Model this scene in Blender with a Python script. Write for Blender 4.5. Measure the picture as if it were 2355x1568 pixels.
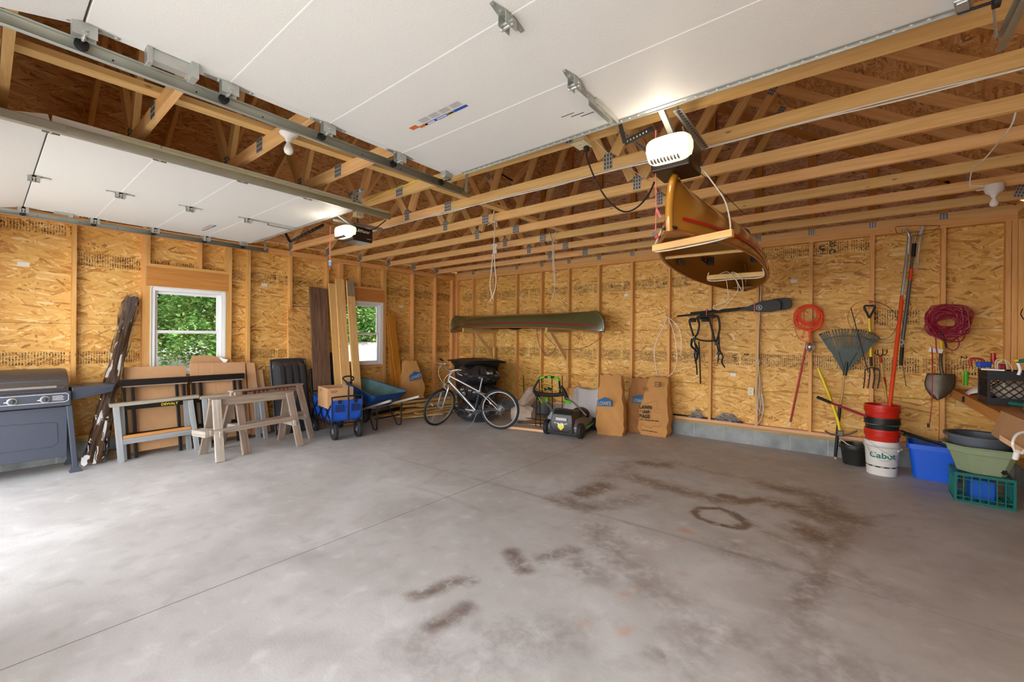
import bpy, bmesh, random
from mathutils import Vector, Matrix
from math import sin, cos, pi, radians, sqrt, atan2
random.seed(7)
for _o in list(bpy.data.objects):
    bpy.data.objects.remove(_o, do_unlink=True)
SC = bpy.context.scene
COL = SC.collection
V = Vector

# ---------------------------------------------------------------- camera
YAW, ROLL, EYE = 0.6754, 0.0087, 1.4776
_f = V((-sin(YAW), cos(YAW), 0)); _r = V((cos(YAW), sin(YAW), 0)); _u = V((0, 0, 1))
_r2 = _r*cos(ROLL) + _u*sin(ROLL); _u2 = _u*cos(ROLL) - _r*sin(ROLL)
cam_d = bpy.data.cameras.new('camera'); cam = bpy.data.objects.new('camera', cam_d); COL.objects.link(cam)
cam_d.sensor_fit = 'HORIZONTAL'; cam_d.sensor_width = 36.0
cam_d.lens = 36.0*977.5/2355.0
cam_d.shift_y = -9.36/2355.0
cam_d.clip_start = 0.02; cam_d.clip_end = 300
_m = Matrix.Identity(4)
for i in range(3):
    _m[i][0] = _r2[i]; _m[i][1] = _u2[i]; _m[i][2] = -_f[i]
_m[0][3], _m[1][3], _m[2][3] = 0.0, 0.0, EYE
cam.matrix_world = _m
SC.camera = cam

# ---------------------------------------------------------------- view, sky, sun
SC.view_settings.view_transform = 'Standard'
SC.view_settings.look = 'None'
SC.view_settings.gamma = 1.0
SC.view_settings.use_curve_mapping = False
SC.view_settings.exposure = 1.24
world = bpy.data.worlds.new('World'); SC.world = world
world.use_nodes = True
wn, wl = world.node_tree.nodes, world.node_tree.links
wn.clear()
_bg = wn.new('ShaderNodeBackground'); _out = wn.new('ShaderNodeOutputWorld')
_tc = wn.new('ShaderNodeTexCoord'); _sp = wn.new('ShaderNodeSeparateXYZ'); _rp = wn.new('ShaderNodeValToRGB')
wl.new(_tc.outputs['Generated'], _sp.inputs[0]); wl.new(_sp.outputs['Z'], _rp.inputs[0])
_e = _rp.color_ramp.elements; _e.new(.5)
_e[0].position = 0.0; _e[0].color = (1.0, 1.0, 1.0, 1); _e[1].position = 0.28; _e[1].color = (.74, .75, .77, 1); _e[2].position = 0.75; _e[2].color = (.38, .395, .42, 1)
wl.new(_rp.outputs[0], _bg.inputs['Color']); _bg.inputs['Strength'].default_value = 4.6
wl.new(_bg.outputs[0], _out.inputs[0])
_sd = bpy.data.lights.new('sun', 'SUN'); _sd.energy = 4.0; _sd.angle = radians(2.0); _sd.color = (1.0, 0.96, 0.9)
_so = bpy.data.objects.new('sun', _sd); COL.objects.link(_so)
_so.rotation_euler = V((-.35, -.62, -.85)).to_track_quat('-Z', 'Y').to_euler()

# ---------------------------------------------------------------- helpers
def lin(c):
    return tuple(((x/255.0)/12.92 if x/255.0 <= 0.04045 else (((x/255.0)+0.055)/1.055)**2.4) for x in c)

def rot(axis, deg):
    return Matrix.Rotation(radians(deg), 3, axis)

class MB:
    """collects shapes, with a UV map in metres whose u runs along the grain"""
    def __init__(self):
        self.v = []; self.f = []; self.uv = []; self.mi = []; self.cur = 0
    def face(self, idx, uvs):
        self.f.append(tuple(idx)); self.uv.append(list(uvs)); self.mi.append(self.cur)
    def quad(self, pts, uvs=None):
        b = len(self.v); self.v += [tuple(p) for p in pts]
        if uvs is None:
            p = [V(q) for q in pts]; a = (p[1]-p[0]).length; d = (p[-1]-p[0]).length
            uvs = [(0, 0), (a, 0), (a, d), (0, d)] if len(pts) == 4 else [(0, 0), (a, 0), (0, d)][:len(pts)]
            if len(pts) > 4: uvs = [((q-p[0]).length, 0) for q in p]
        self.face(range(b, b+len(pts)), uvs)
        return self
    def obox(self, c, size, M=None, off=None):
        """box: centre, size, 3x3 matrix; u along the longest side"""
        c = V(c); sx, sy, sz = [s/2 for s in size]
        M = M or Matrix.Identity(3)
        L = max(range(3), key=lambda i: size[i])
        if off is None: off = (random.uniform(0, 40), random.uniform(0, 40))
        b = len(self.v); loc = []
        for x in (-1, 1):
            for y in (-1, 1):
                for z in (-1, 1):
                    p = V((x*sx, y*sy, z*sz)); loc.append(p); self.v.append(tuple(M @ p + c))
        for k, q in enumerate(((0, 1, 3, 2), (4, 6, 7, 5), (0, 4, 5, 1), (2, 3, 7, 6), (0, 2, 6, 4), (1, 5, 7, 3))):
            ax = (0, 0, 1, 1, 2, 2)[k]
            rem = [i for i in range(3) if i != ax]
            if L in rem: ua = L; va = [i for i in rem if i != L][0]
            else: ua, va = rem
            self.face([b+i for i in q], [(loc[i][ua]+off[0], loc[i][va]+off[1]+k*0.37) for i in q])
        return self
    def box(self, x0, x1, y0, y1, z0, z1, off=None):
        return self.obox(((x0+x1)/2, (y0+y1)/2, (z0+z1)/2), (abs(x1-x0), abs(y1-y0), abs(z1-z0)), None, off)
    def beam(self, p0, p1, w, h, up=(0, 0, 1), off=None):
        """bar from p0 to p1; h measured along 'up', w across"""
        p0, p1 = V(p0), V(p1); d = p1-p0; L = d.length; x = d.normalized()
        z = V(up); z = z - x*z.dot(x)
        if z.length < 1e-5:
            z = V((1, 0, 0)) - x*x.x
        z.normalize(); y = z.cross(x)
        M = Matrix((x, y, z)).transposed()
        return self.obox((p0+p1)/2, (L, w, h), M, off)
    def tube(self, pts, r, n=8, caps=True, closed=False):
        pts = [V(p) for p in pts]; N = len(pts)
        rr = r if isinstance(r, (list, tuple)) else [r]*N
        b = len(self.v); nrm = None; run = 0
        for i in range(N):
            if closed: t = pts[(i+1) % N]-pts[i-1]
            else: t = (pts[min(i+1, N-1)]-pts[max(i-1, 0)])
            if t.length < 1e-9: t = V((0, 0, 1))
            t.normalize()
            if nrm is None:
                nrm = V((0, 0, 1)) if abs(t.z) < 0.9 else V((1, 0, 0))
            nrm = nrm - t*nrm.dot(t)
            if nrm.length < 1e-6: nrm = t.orthogonal()
            nrm.normalize(); bi = t.cross(nrm)
            for k in range(n):
                a = 2*pi*k/n
                self.v.append(tuple(pts[i] + (nrm*cos(a)+bi*sin(a))*rr[i]))
        M = N if closed else N-1
        for i in range(M):
            j = (i+1) % N; L = (pts[j]-pts[i]).length
            for k in range(n):
                k2 = (k+1) % n; c = 2*pi*rr[i]/n
                self.face((b+i*n+k, b+i*n+k2, b+j*n+k2, b+j*n+k), ((run, k*c), (run, (k+1)*c), (run+L, (k+1)*c), (run+L, k*c)))
            run += L
        if caps and not closed:
            self.face([b+k for k in range(n)][::-1], [(0, 0)]*n)
            self.face([b+(N-1)*n+k for k in range(n)], [(0, 0)]*n)
        return self
    def loft(self, rings, closed=True, cap0=True, cap1=True, us=1.0):
        """rings: lists of points of equal length"""
        b = len(self.v); n = len(rings[0])
        for r in rings: self.v += [tuple(p) for p in r]
        m = n if closed else n-1; run = 0
        for i in range(len(rings)-1):
            L = (V(rings[i+1][0])-V(rings[i][0])).length; cc = 0
            for k in range(m):
                k2 = (k+1) % n; c = (V(rings[i][k2])-V(rings[i][k])).length
                self.face((b+i*n+k, b+i*n+k2, b+(i+1)*n+k2, b+(i+1)*n+k), ((cc, run), (cc+c, run), (cc+c, run+L), (cc, run+L)))
                cc += c
            run += L
        def cap(i, rev):
            idx = [b+i*n+k for k in range(n)]; c0 = V(rings[i][0])
            uv = [((V(p)-c0).x + (V(p)-c0).z, (V(p)-c0).y) for p in rings[i]]
            if rev: idx, uv = idx[::-1], uv[::-1]
            self.face(idx, uv)
        if closed and cap0: cap(0, True)
        if closed and cap1: cap(len(rings)-1, False)
        return self
    def lathe(self, c, prof, n=24, axis='z', M=None):
        """prof: (radius, height) pairs"""
        c = V(c); rings = []
        for r, h in prof:
            ring = []
            for k in range(n):
                a = 2*pi*k/n; p = V((r*cos(a), r*sin(a), h))
                if axis == 'x': p = V((p.z, p.x, p.y))
                elif axis == 'y': p = V((p.y, p.z, p.x))
                if M: p = M @ p
                ring.append(p+c)
            rings.append(ring)
        return self.loft(rings)
    def prism(self, poly, origin, ex, ey, en, t):
        """2D polygon extruded by t along en (centred)"""
        o, ex, ey, en = V(origin), V(ex).normalized(), V(ey).normalized(), V(en).normalized()
        A = [o+ex*x+ey*y-en*t/2 for x, y in poly]; B = [o+ex*x+ey*y+en*t/2 for x, y in poly]
        b = len(self.v); n = len(poly); self.v += [tuple(p) for p in A+B]
        self.face(list(range(b, b+n))[::-1], [tuple(p) for p in poly][::-1])
        self.face(range(b+n, b+2*n), [tuple(p) for p in poly])
        for k in range(n):
            k2 = (k+1) % n; L = (A[k2]-A[k]).length
            self.face((b+k, b+k2, b+n+k2, b+n+k), ((0, 0), (L, 0), (L, t), (0, t)))
        return self
    def ball(self, c, r, nu=16, nv=10, M=None):
        rx, ry, rz = r if isinstance(r, (tuple, list)) else (r, r, r)
        rings = []
        for i in range(nv+1):
            a = -pi/2 + pi*i/nv; a = max(-pi/2+0.02, min(pi/2-0.02, a)); ring = []
            for k in range(nu):
                t = 2*pi*k/nu; p = V((rx*cos(a)*cos(t), ry*cos(a)*sin(t), rz*sin(a)))
                if M: p = M @ p
                ring.append(p+V(c))
            rings.append(ring)
        return self.loft(rings)
    def grid(self, fn, nu, nv):
        """open sheet: fn(u,v) for u,v in 0..1"""
        b = len(self.v)
        P = [[V(fn(i/nu, j/nv)) for j in range(nv+1)] for i in range(nu+1)]
        for row in P: self.v += [tuple(p) for p in row]
        for i in range(nu):
            for j in range(nv):
                q = (b+i*(nv+1)+j, b+(i+1)*(nv+1)+j, b+(i+1)*(nv+1)+j+1, b+i*(nv+1)+j+1)
                du = (P[1][0]-P[0][0]).length; dv = (P[0][1]-P[0][0]).length
                self.face(q, ((i*du, j*dv), ((i+1)*du, j*dv), ((i+1)*du, (j+1)*dv), (i*du, (j+1)*dv)))
        return self
    def mesh(self, name, mats, smooth=None):
        me = bpy.data.meshes.new(name); me.from_pydata(self.v, [], self.f)
        uvl = me.uv_layers.new(name='UVMap'); flat = []
        for u in self.uv:
            for p in u: flat += [float(p[0]), float(p[1])]
        uvl.data.foreach_set('uv', flat)
        for m in (mats if isinstance(mats, (list, tuple)) else [mats]): me.materials.append(m)
        me.polygons.foreach_set('material_index', self.mi)
        bm = bmesh.new(); bm.from_mesh(me); bmesh.ops.recalc_face_normals(bm, faces=bm.faces); bm.to_mesh(me); bm.free()
        if smooth is not None:
            me.polygons.foreach_set('use_smooth', [True]*len(me.polygons))
            me.set_sharp_from_angle(angle=radians(smooth))
        me.update()
        return me
    def build(self, name, mats, parent=None, smooth=None, bevel=None, solid=None, sub=None):
        o = bpy.data.objects.new(name, self.mesh(name, mats, smooth)); COL.objects.link(o)
        if parent is not None: o.parent = parent
        if solid:
            s = o.modifiers.new('solid', 'SOLIDIFY'); s.thickness = solid; s.offset = 0
        if bevel:
            b = o.modifiers.new('bevel', 'BEVEL'); b.width = bevel; b.segments = 2; b.limit_method = 'ANGLE'; b.angle_limit = radians(40)
        if sub:
            s = o.modifiers.new('sub', 'SUBSURF'); s.levels = sub; s.render_levels = sub
        return o

def tag(o, label=None, cat=None, group=None, kind=None):
    if label: o['label'] = label
    if cat: o['category'] = cat
    if group: o['group'] = group
    if kind: o['kind'] = kind
    return o
def thing(name, label, cat, loc=(0, 0, 0), rz=0, group=None):
    o = bpy.data.objects.new(name, None); o.empty_display_size = 0.1; COL.objects.link(o)
    o.location = loc; o.rotation_euler = (0, 0, rz)
    return tag(o, label, cat, group)
def children(o): return [c for c in bpy.data.objects if c.parent == o]
def copy_tree(o, parent=None):
    c = o.copy(); COL.objects.link(c); c.parent = parent
    for ch in children(o): copy_tree(ch, c)
    return c

def spline(pts, n=8, closed=False):
    """Catmull-Rom through the points"""
    P = [V(p) for p in pts]; N = len(P); out = []
    rng = N if closed else N-1
    for i in range(rng):
        if closed: a, b, c, d = P[i-1], P[i], P[(i+1) % N], P[(i+2) % N]
        else: a, b, c, d = P[max(i-1, 0)], P[i], P[i+1], P[min(i+2, N-1)]
        for k in range(n):
            t = k/n
            out.append(0.5*((2*b)+(c-a)*t+(2*a-5*b+4*c-d)*t*t+(3*b-a-3*c+d)*t*t*t))
    if not closed: out.append(P[-1])
    return out

def text_mesh(name, txt, size, mat, origin, ex, ey, parent=None, depth=0.0012, sx=1.0, bold=0.0, align='LEFT'):
    """flat lettering lying on a surface: ex is the reading direction, ey is up"""
    cu = bpy.data.curves.new(name, 'FONT'); cu.body = txt; cu.size = size; cu.extrude = depth/2; cu.offset = bold; cu.align_x = align
    tmp = bpy.data.objects.new('tmp_text', cu); COL.objects.link(tmp)
    dg = bpy.context.evaluated_depsgraph_get()
    me = bpy.data.meshes.new_from_object(tmp.evaluated_get(dg))
    bpy.data.objects.remove(tmp, do_unlink=True); bpy.data.curves.remove(cu)
    ex, ey = V(ex).normalized(), V(ey).normalized(); en = ex.cross(ey)
    M = Matrix(((ex.x*sx, ey.x, en.x, origin[0]), (ex.y*sx, ey.y, en.y, origin[1]), (ex.z*sx, ey.z, en.z, origin[2]), (0, 0, 0, 1)))
    me.transform(M); me.materials.clear(); me.materials.append(mat)
    o = bpy.data.objects.new(name, me); COL.objects.link(o)
    if parent is not None: o.parent = parent
    return o

# ---------------------------------------------------------------- materials
def newmat(name):
    m = bpy.data.materials.new(name); m.use_nodes = True
    nt = m.node_tree; b = nt.nodes['Principled BSDF']
    return m, nt.nodes, nt.links, b
def simple(name, rgb, rough=0.5, metal=0.0, var=0.06, bump=0.0, spec=0.5, scale=30.0, coat=0.0):
    m, N, L, b = newmat(name)
    c = lin(rgb)
    tc = N.new('ShaderNodeTexCoord'); nz = N.new('ShaderNodeTexNoise'); nz.inputs['Scale'].default_value = scale; nz.inputs['Detail'].default_value = 3
    L.new(tc.outputs['Object'], nz.inputs['Vector'])
    mx = N.new('ShaderNodeMix'); mx.data_type = 'RGBA'
    mx.inputs[6].default_value = (*[max(0, x*(1-var*2)) for x in c], 1); mx.inputs[7].default_value = (*[min(1, x*(1+var*2)) for x in c], 1)
    L.new(nz.outputs[0], mx.inputs[0]); L.new(mx.outputs[2], b.inputs['Base Color'])
    b.inputs['Roughness'].default_value = rough; b.inputs['Metallic'].default_value = metal
    b.inputs['Specular IOR Level'].default_value = spec
    if coat: b.inputs['Coat Weight'].default_value = coat; b.inputs['Coat Roughness'].default_value = 0.08
    if bump:
        bp = N.new('ShaderNodeBump'); bp.inputs['Strength'].default_value = bump; bp.inputs['Distance'].default_value = 0.01
        L.new(nz.outputs[0], bp.inputs['Height']); L.new(bp.outputs[0], b.inputs['Normal'])
    return m
def mth(N, L, op, a, b=None, c=None):
    n = N.new('ShaderNodeMath'); n.operation = op
    for i, x in enumerate((a, b, c)):
        if x is None: continue
        if isinstance(x, (int, float)): n.inputs[i].default_value = x
        else: L.new(x, n.inputs[i])
    return n.outputs[0]
def mixc(N, L, f, a, b):
    n = N.new('ShaderNodeMix'); n.data_type = 'RGBA'
    for i, x in ((0, f), (6, a), (7, b)):
        if isinstance(x, (int, float)): n.inputs[i].default_value = x
        elif isinstance(x, tuple): n.inputs[i].default_value = (*x, 1)
        else: L.new(x, n.inputs[i])
    return n.outputs[2]
def ramp(N, L, fac, stops):
    r = N.new('ShaderNodeValToRGB'); e = r.color_ramp.elements
    while len(e) < len(stops): e.new(0.5)
    for k, (p, c) in enumerate(stops):
        e[k].position = p; e[k].color = (*c, 1) if len(c) == 3 else c
    L.new(fac, r.inputs[0]); return r.outputs[0]
def uvmap(N, L, scale=(1, 1, 1), rotz=0, src='UV', loc=(0, 0, 0)):
    tc = N.new('ShaderNodeTexCoord'); mp = N.new('ShaderNodeMapping')
    mp.inputs['Scale'].default_value = scale; mp.inputs['Rotation'].default_value = (0, 0, rotz); mp.inputs['Location'].default_value = loc
    L.new(tc.outputs[src], mp.inputs[0]); return mp.outputs[0]

def wood(name, dark, mid, light, grain=1.0, rough=0.62, knots=True, weather=0.0):
    m, N, L, b = newmat(name)
    oi = N.new('ShaderNodeObjectInfo')
    uv = uvmap(N, L)
    # per-object shift so that no two boards carry the same grain
    cx = N.new('ShaderNodeCombineXYZ'); L.new(mth(N, L, 'MULTIPLY', oi.outputs['Random'], 37.0), cx.inputs[0]); L.new(mth(N, L, 'MULTIPLY', oi.outputs['Random'], 11.0), cx.inputs[1])
    ad = N.new('ShaderNodeVectorMath'); ad.operation = 'ADD'; L.new(uv, ad.inputs[0]); L.new(cx.outputs[0], ad.inputs[1])
    st = N.new('ShaderNodeVectorMath'); st.operation = 'MULTIPLY'; L.new(ad.outputs[0], st.inputs[0]); st.inputs[1].default_value = (1.2*grain, 22*grain, 1)
    n1 = N.new('ShaderNodeTexNoise'); n1.inputs['Scale'].default_value = 1.6; n1.inputs['Detail'].default_value = 5; n1.inputs['Distortion'].default_value = 0.6
    L.new(st.outputs[0], n1.inputs['Vector'])
    n2 = N.new('ShaderNodeTexNoise'); n2.inputs['Scale'].default_value = 7; n2.inputs['Detail'].default_value = 2
    L.new(st.outputs[0], n2.inputs['Vector'])
    f = mth(N, L, 'ADD', mth(N, L, 'MULTIPLY', n1.outputs[0], 0.7), mth(N, L, 'MULTIPLY', n2.outputs[0], 0.3))
    col = ramp(N, L, f, [(0.28, dark), (0.5, mid), (0.72, light)])
    if knots:
        ks = N.new('ShaderNodeVectorMath'); ks.operation = 'MULTIPLY'; L.new(ad.outputs[0], ks.inputs[0]); ks.inputs[1].default_value = (3.0, 7.0, 1)
        vo = N.new('ShaderNodeTexVoronoi'); vo.inputs['Scale'].default_value = 1.0; vo.inputs['Randomness'].default_value = 1.0; L.new(ks.outputs[0], vo.inputs['Vector'])
        k = ramp(N, L, vo.outputs['Distance'], [(0.03, (1, 1, 1)), (0.075, (0, 0, 0))])
        col = mixc(N, L, mth(N, L, 'MULTIPLY', k, 0.8), col, tuple(x*0.42 for x in dark))
    # board to board tone
    hs = N.new('ShaderNodeHueSaturation'); L.new(col, hs.inputs['Color'])
    L.new(mth(N, L, 'MULTIPLY_ADD', oi.outputs['Random'], 0.22, 0.9), hs.inputs['Value']); L.new(mth(N, L, 'MULTIPLY_ADD', oi.outputs['Random'], -0.015, 0.508), hs.inputs['Hue'])
    out = hs.outputs[0]
    if weather:
        n3 = N.new('ShaderNodeTexNoise'); n3.inputs['Scale'].default_value = 3; n3.inputs['Detail'].default_value = 6; L.new(ad.outputs[0], n3.inputs['Vector'])
        w = ramp(N, L, n3.outputs[0], [(0.4, (0, 0, 0)), (0.65, (1, 1, 1))])
        out = mixc(N, L, mth(N, L, 'MULTIPLY', w, weather), out, lin((128, 120, 112)))
    L.new(out, b.inputs['Base Color']); b.inputs['Roughness'].default_value = rough; b.inputs['Specular IOR Level'].default_value = 0.3
    bp = N.new('ShaderNodeBump'); bp.inputs['Strength'].default_value = 0.25; bp.inputs['Distance'].default_value = 0.004
    L.new(f, bp.inputs['Height']); L.new(bp.outputs[0], b.inputs['Normal'])
    return m

def osb(name, cols, bands=(), seam=None, tint=None, ang=0.0, scale=1.0):
    """oriented strand board; cols = dark..light; bands = (axis, s0, s1, z0, z1) ink stamps in object space"""
    m, N, L, b = newmat(name)
    nz = N.new('ShaderNodeTexNoise'); nz.inputs['Scale'].default_value = 5*scale; nz.inputs['Detail'].default_value = 2
    base = uvmap(N, L); L.new(base, nz.inputs['Vector'])
    wp = N.new('ShaderNodeVectorMath'); wp.operation = 'MULTIPLY_ADD'; L.new(nz.outputs['Color'], wp.inputs[0]); wp.inputs[1].default_value = (0.022/scale, 0.022/scale, 0); L.new(base, wp.inputs[2])
    def layer(a, lu, lv, off):
        mp = N.new('ShaderNodeMapping'); mp.inputs['Rotation'].default_value = (0, 0, a+ang); mp.inputs['Location'].default_value = (off, off*1.7, 0)
        L.new(wp.outputs[0], mp.inputs[0])
        sc = N.new('ShaderNodeVectorMath'); sc.operation = 'MULTIPLY'; L.new(mp.outputs[0], sc.inputs[0]); sc.inputs[1].default_value = (scale/lu, scale/lv, 1)
        vo = N.new('ShaderNodeTexVoronoi'); vo.voronoi_dimensions = '2D'; vo.inputs['Scale'].default_value = 1; L.new(sc.outputs[0], vo.inputs['Vector'])
        sp = N.new('ShaderNodeSeparateColor'); L.new(vo.outputs['Color'], sp.inputs[0])
        g = N.new('ShaderNodeTexNoise'); g.inputs['Scale'].default_value = 3; g.inputs['Detail'].default_value = 2; L.new(sc.outputs[0], g.inputs['Vector'])
        return sp.outputs[0], sp.outputs[1], g.outputs[0], vo.outputs['Distance']
    A = layer(0.12, 0.10, 0.020, 0.0); B = layer(-0.55, 0.085, 0.017, 3.3); C = layer(0.75, 0.075, 0.016, 7.1); D = layer(-0.1, 0.16, 0.045, 11.0); Ee = layer(1.35, 0.07, 0.014, 5.0)
    def pick(sel, th, x, y):
        s = mth(N, L, 'GREATER_THAN', sel, th); mm = N.new('ShaderNodeMix'); L.new(s, mm.inputs[0])
        L.new(x, mm.inputs[2]); L.new(y, mm.inputs[3]); return mm.outputs[0]
    def val(l): return mth(N, L, 'ADD', mth(N, L, 'MULTIPLY', l[0], 0.75), mth(N, L, 'MULTIPLY', l[2], 0.3))
    v = pick(Ee[1], 0.80, val(D), val(Ee)); v = pick(C[1], 0.62, v, val(C)); v = pick(B[1], 0.62, v, val(B)); v = pick(A[1], 0.60, v, val(A))
    col = ramp(N, L, v, [(0.13, cols[0]), (0.21, cols[1]), (0.42, cols[2]), (0.80, cols[3]), (0.95, cols[4])])
    # dark chinks between strands
    sp = N.new('ShaderNodeTexNoise'); sp.inputs['Scale'].default_value = 26*scale; sp.inputs['Detail'].default_value = 3
    st = N.new('ShaderNodeVectorMath'); st.operation = 'MULTIPLY'; L.new(wp.outputs[0], st.inputs[0]); st.inputs[1].default_value = (0.35, 1.3, 1); L.new(st.outputs[0], sp.inputs['Vector'])
    dk = ramp(N, L, sp.outputs[0], [(0.68, (0, 0, 0)), (0.76, (1, 1, 1))])
    col = mixc(N, L, mth(N, L, 'MULTIPLY', dk, 0.5), col, tuple(x*0.55 for x in cols[0]))
    big = N.new('ShaderNodeTexNoise'); big.inputs['Scale'].default_value = 0.9; big.inputs['Detail'].default_value = 2; L.new(base, big.inputs['Vector'])
    hs = N.new('ShaderNodeHueSaturation'); L.new(col, hs.inputs['Color']); L.new(mth(N, L, 'MULTIPLY_ADD', big.outputs[0], 0.35, 0.83), hs.inputs['Value'])
    col = hs.outputs[0]
    if bands or seam:
        tc = N.new('ShaderNodeTexCoord'); sx = N.new('ShaderNodeSeparateXYZ'); L.new(tc.outputs['Object'], sx.inputs[0])
        total = None
        for (ax, s0, s1, z0, z1) in bands:
            s = sx.outputs[ax]; z = sx.outputs[2]
            mk = mth(N, L, 'MULTIPLY', mth(N, L, 'MULTIPLY', mth(N, L, 'GREATER_THAN', s, s0), mth(N, L, 'LESS_THAN', s, s1)),
                      mth(N, L, 'MULTIPLY', mth(N, L, 'GREATER_THAN', z, z0), mth(N, L, 'LESS_THAN', z, z1)))
            # letter-like marks: columns of small print turned on end
            colm = mth(N, L, 'COMPARE', mth(N, L, 'FRACT', mth(N, L, 'MULTIPLY', s, 44.0)), 0.45, 0.31)
            cv = N.new('ShaderNodeCombineXYZ'); L.new(mth(N, L, 'FLOOR', mth(N, L, 'MULTIPLY', s, 132.0)), cv.inputs[0]); L.new(mth(N, L, 'FLOOR', mth(N, L, 'MULTIPLY', z, 120.0)), cv.inputs[1])
            wn_ = N.new('ShaderNodeTexWhiteNoise'); L.new(cv.outputs[0], wn_.inputs[0])
            ch = mth(N, L, 'GREATER_THAN', wn_.outputs[0], 0.34)
            pn = N.new('ShaderNodeTexNoise'); pn.noise_dimensions = '1D'; pn.inputs['Scale'].default_value = 9; L.new(s, pn.inputs['W'])
            pr = mth(N, L, 'GREATER_THAN', pn.outputs[0], 0.33)
            mm = mth(N, L, 'MULTIPLY', mth(N, L, 'MULTIPLY', colm, ch), mth(N, L, 'MULTIPLY', mk, pr))
            # two thicker rules per group
            total = mm if total is None else mth(N, L, 'MAXIMUM', total, mm)
        if total is not None:
            wr = ramp(N, L, sp.outputs[0], [(0.3, (0.25, 0.25, 0.25)), (0.6, (1, 1, 1))])
            col = mixc(N, L, mth(N, L, 'MULTIPLY', mth(N, L, 'MULTIPLY', total, wr), 0.95), col, (0.03, 0.022, 0.015))
        if seam:
            sm = None
            for zz in seam:
                q = mth(N, L, 'COMPARE', sx.outputs[2], zz, 0.0025); sm = q if sm is None else mth(N, L, 'MAXIMUM', sm, q)
            col = mixc(N, L, mth(N, L, 'MULTIPLY', sm, 0.75), col, (0.05, 0.03, 0.015))
    L.new(col, b.inputs['Base Color']); b.inputs['Roughness'].default_value = 0.55; b.inputs['Specular IOR Level'].default_value = 0.35
    bp = N.new('ShaderNodeBump'); bp.inputs['Strength'].default_value = 0.3; bp.inputs['Distance'].default_value = 0.004
    L.new(v, bp.inputs['Height']); L.new(bp.outputs[0], b.inputs['Normal'])
    return m

def glass(name, tint=(1, 1, 1), gl=0.06):
    m, N, L, b = newmat(name); N.remove(b)
    t = N.new('ShaderNodeBsdfTransparent'); t.inputs[0].default_value = (*tint, 1)
    g = N.new('ShaderNodeBsdfGlossy'); g.inputs['Roughness'].default_value = 0.03
    fr = N.new('ShaderNodeFresnel'); fr.inputs[0].default_value = 1.45
    mx = N.new('ShaderNodeMixShader'); L.new(mth(N, L, 'MULTIPLY', fr.outputs[0], gl/0.04), mx.inputs[0]); L.new(t.outputs[0], mx.inputs[1]); L.new(g.outputs[0], mx.inputs[2])
    L.new(mx.outputs[0], N['Material Output'].inputs[0]); return m

MT = {}
MT['stud'] = wood('stud_pine', lin((204, 146, 80)), lin((224, 170, 102)), lin((236, 188, 124)))
MT['chord'] = wood('truss_pine', lin((212, 162, 98)), lin((230, 184, 122)), lin((240, 200, 146)))
MT['header'] = wood('header_board', lin((186, 120, 56)), lin((200, 136, 70)), lin((214, 150, 84)))
MT['treated'] = wood('treated_sill', lin((160, 126, 70)), lin((186, 150, 92)), lin((204, 168, 112)))
MT['pinkpine'] = wood('bottom_plate_pine', lin((196, 150, 112)), lin((214, 170, 132)), lin((226, 186, 150)))
MT['osb_left'] = osb('osb_left_wall', [lin((160, 106, 52)), lin((202, 146, 72)), lin((222, 170, 92)), lin((232, 186, 110)), lin((246, 218, 162))],
                     bands=[(1, -0.3, 9, 1.115, 1.262), (1, 0.7, 9, 2.285, 2.435), (1, -0.3, 0.66, 2.60, 2.72)], seam=(1.587,), scale=.82)
MT['osb_back'] = osb('osb_back_wall', [lin((164, 110, 54)), lin((204, 148, 70)), lin((224, 172, 88)), lin((234, 188, 108)), lin((247, 218, 160))],
                     bands=[(0, -7.1, 1.2, 1.10, 1.27), (0, -6.9, -2.0, 2.28, 2.44), (0, -1.0, 0.16, 2.58, 2.73), (0, 0.15, 0.62, 1.66, 1.84)], seam=(1.61,), scale=.88)
MT['osb_roof'] = osb('osb_roof_deck', [lin((134, 86, 46)), lin((178, 122, 70)), lin((200, 146, 90)), lin((214, 164, 110)), lin((230, 194, 148))])
MT['osb_gable'] = osb('osb_gable', [lin((140, 94, 62)), lin((188, 138, 98)), lin((208, 160, 120)), lin((220, 176, 138)), lin((236, 202, 170))])
MT['osb_loose'] = osb('osb_offcut', [lin((140, 90, 40)), lin((190, 132, 66)), lin((210, 156, 86)), lin((222, 172, 104)), lin((234, 194, 134))], ang=1.1)
MT['galv'] = simple('galvanised_steel', (184, 187, 184), 0.36, 0.65, 0.10, 0.05, scale=14)
MT['galv2'] = simple('galvanised_track', (180, 186, 178), 0.40, 0.45, 0.08, 0.04, scale=8)
MT['plate'] = simple('truss_plate_steel', (178, 178, 176), 0.45, 0.35, 0.1, 0.1, scale=60)
MT['slot'] = simple('plate_tooth_slots', (84, 84, 84), .5, .3)
MT['door_white'] = simple('door_white_steel', (226, 227, 226), 0.55, 0.0, 0.01, 0.12, 0.3, scale=160)
MT['black'] = simple('black_plastic', (21, 21, 22), 0.55, 0, 0.1)
MT['rubber'] = simple('black_rubber', (30, 31, 34), 0.75, 0, 0.1, 0.1, scale=80)
MT['white'] = simple('white_plastic', (232, 230, 226), 0.4, 0, 0.02)
MT['vinyl'] = simple('white_vinyl', (238, 240, 242), 0.35, 0, 0.01)
MT['cream'] = simple('ivory_plastic', (222, 214, 178), 0.4, 0, 0.02)
MT['glass'] = glass('window_glass')
MT['blackmetal'] = simple('black_painted_steel', (30, 29, 29), 0.35, 0.3, 0.08)
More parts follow.
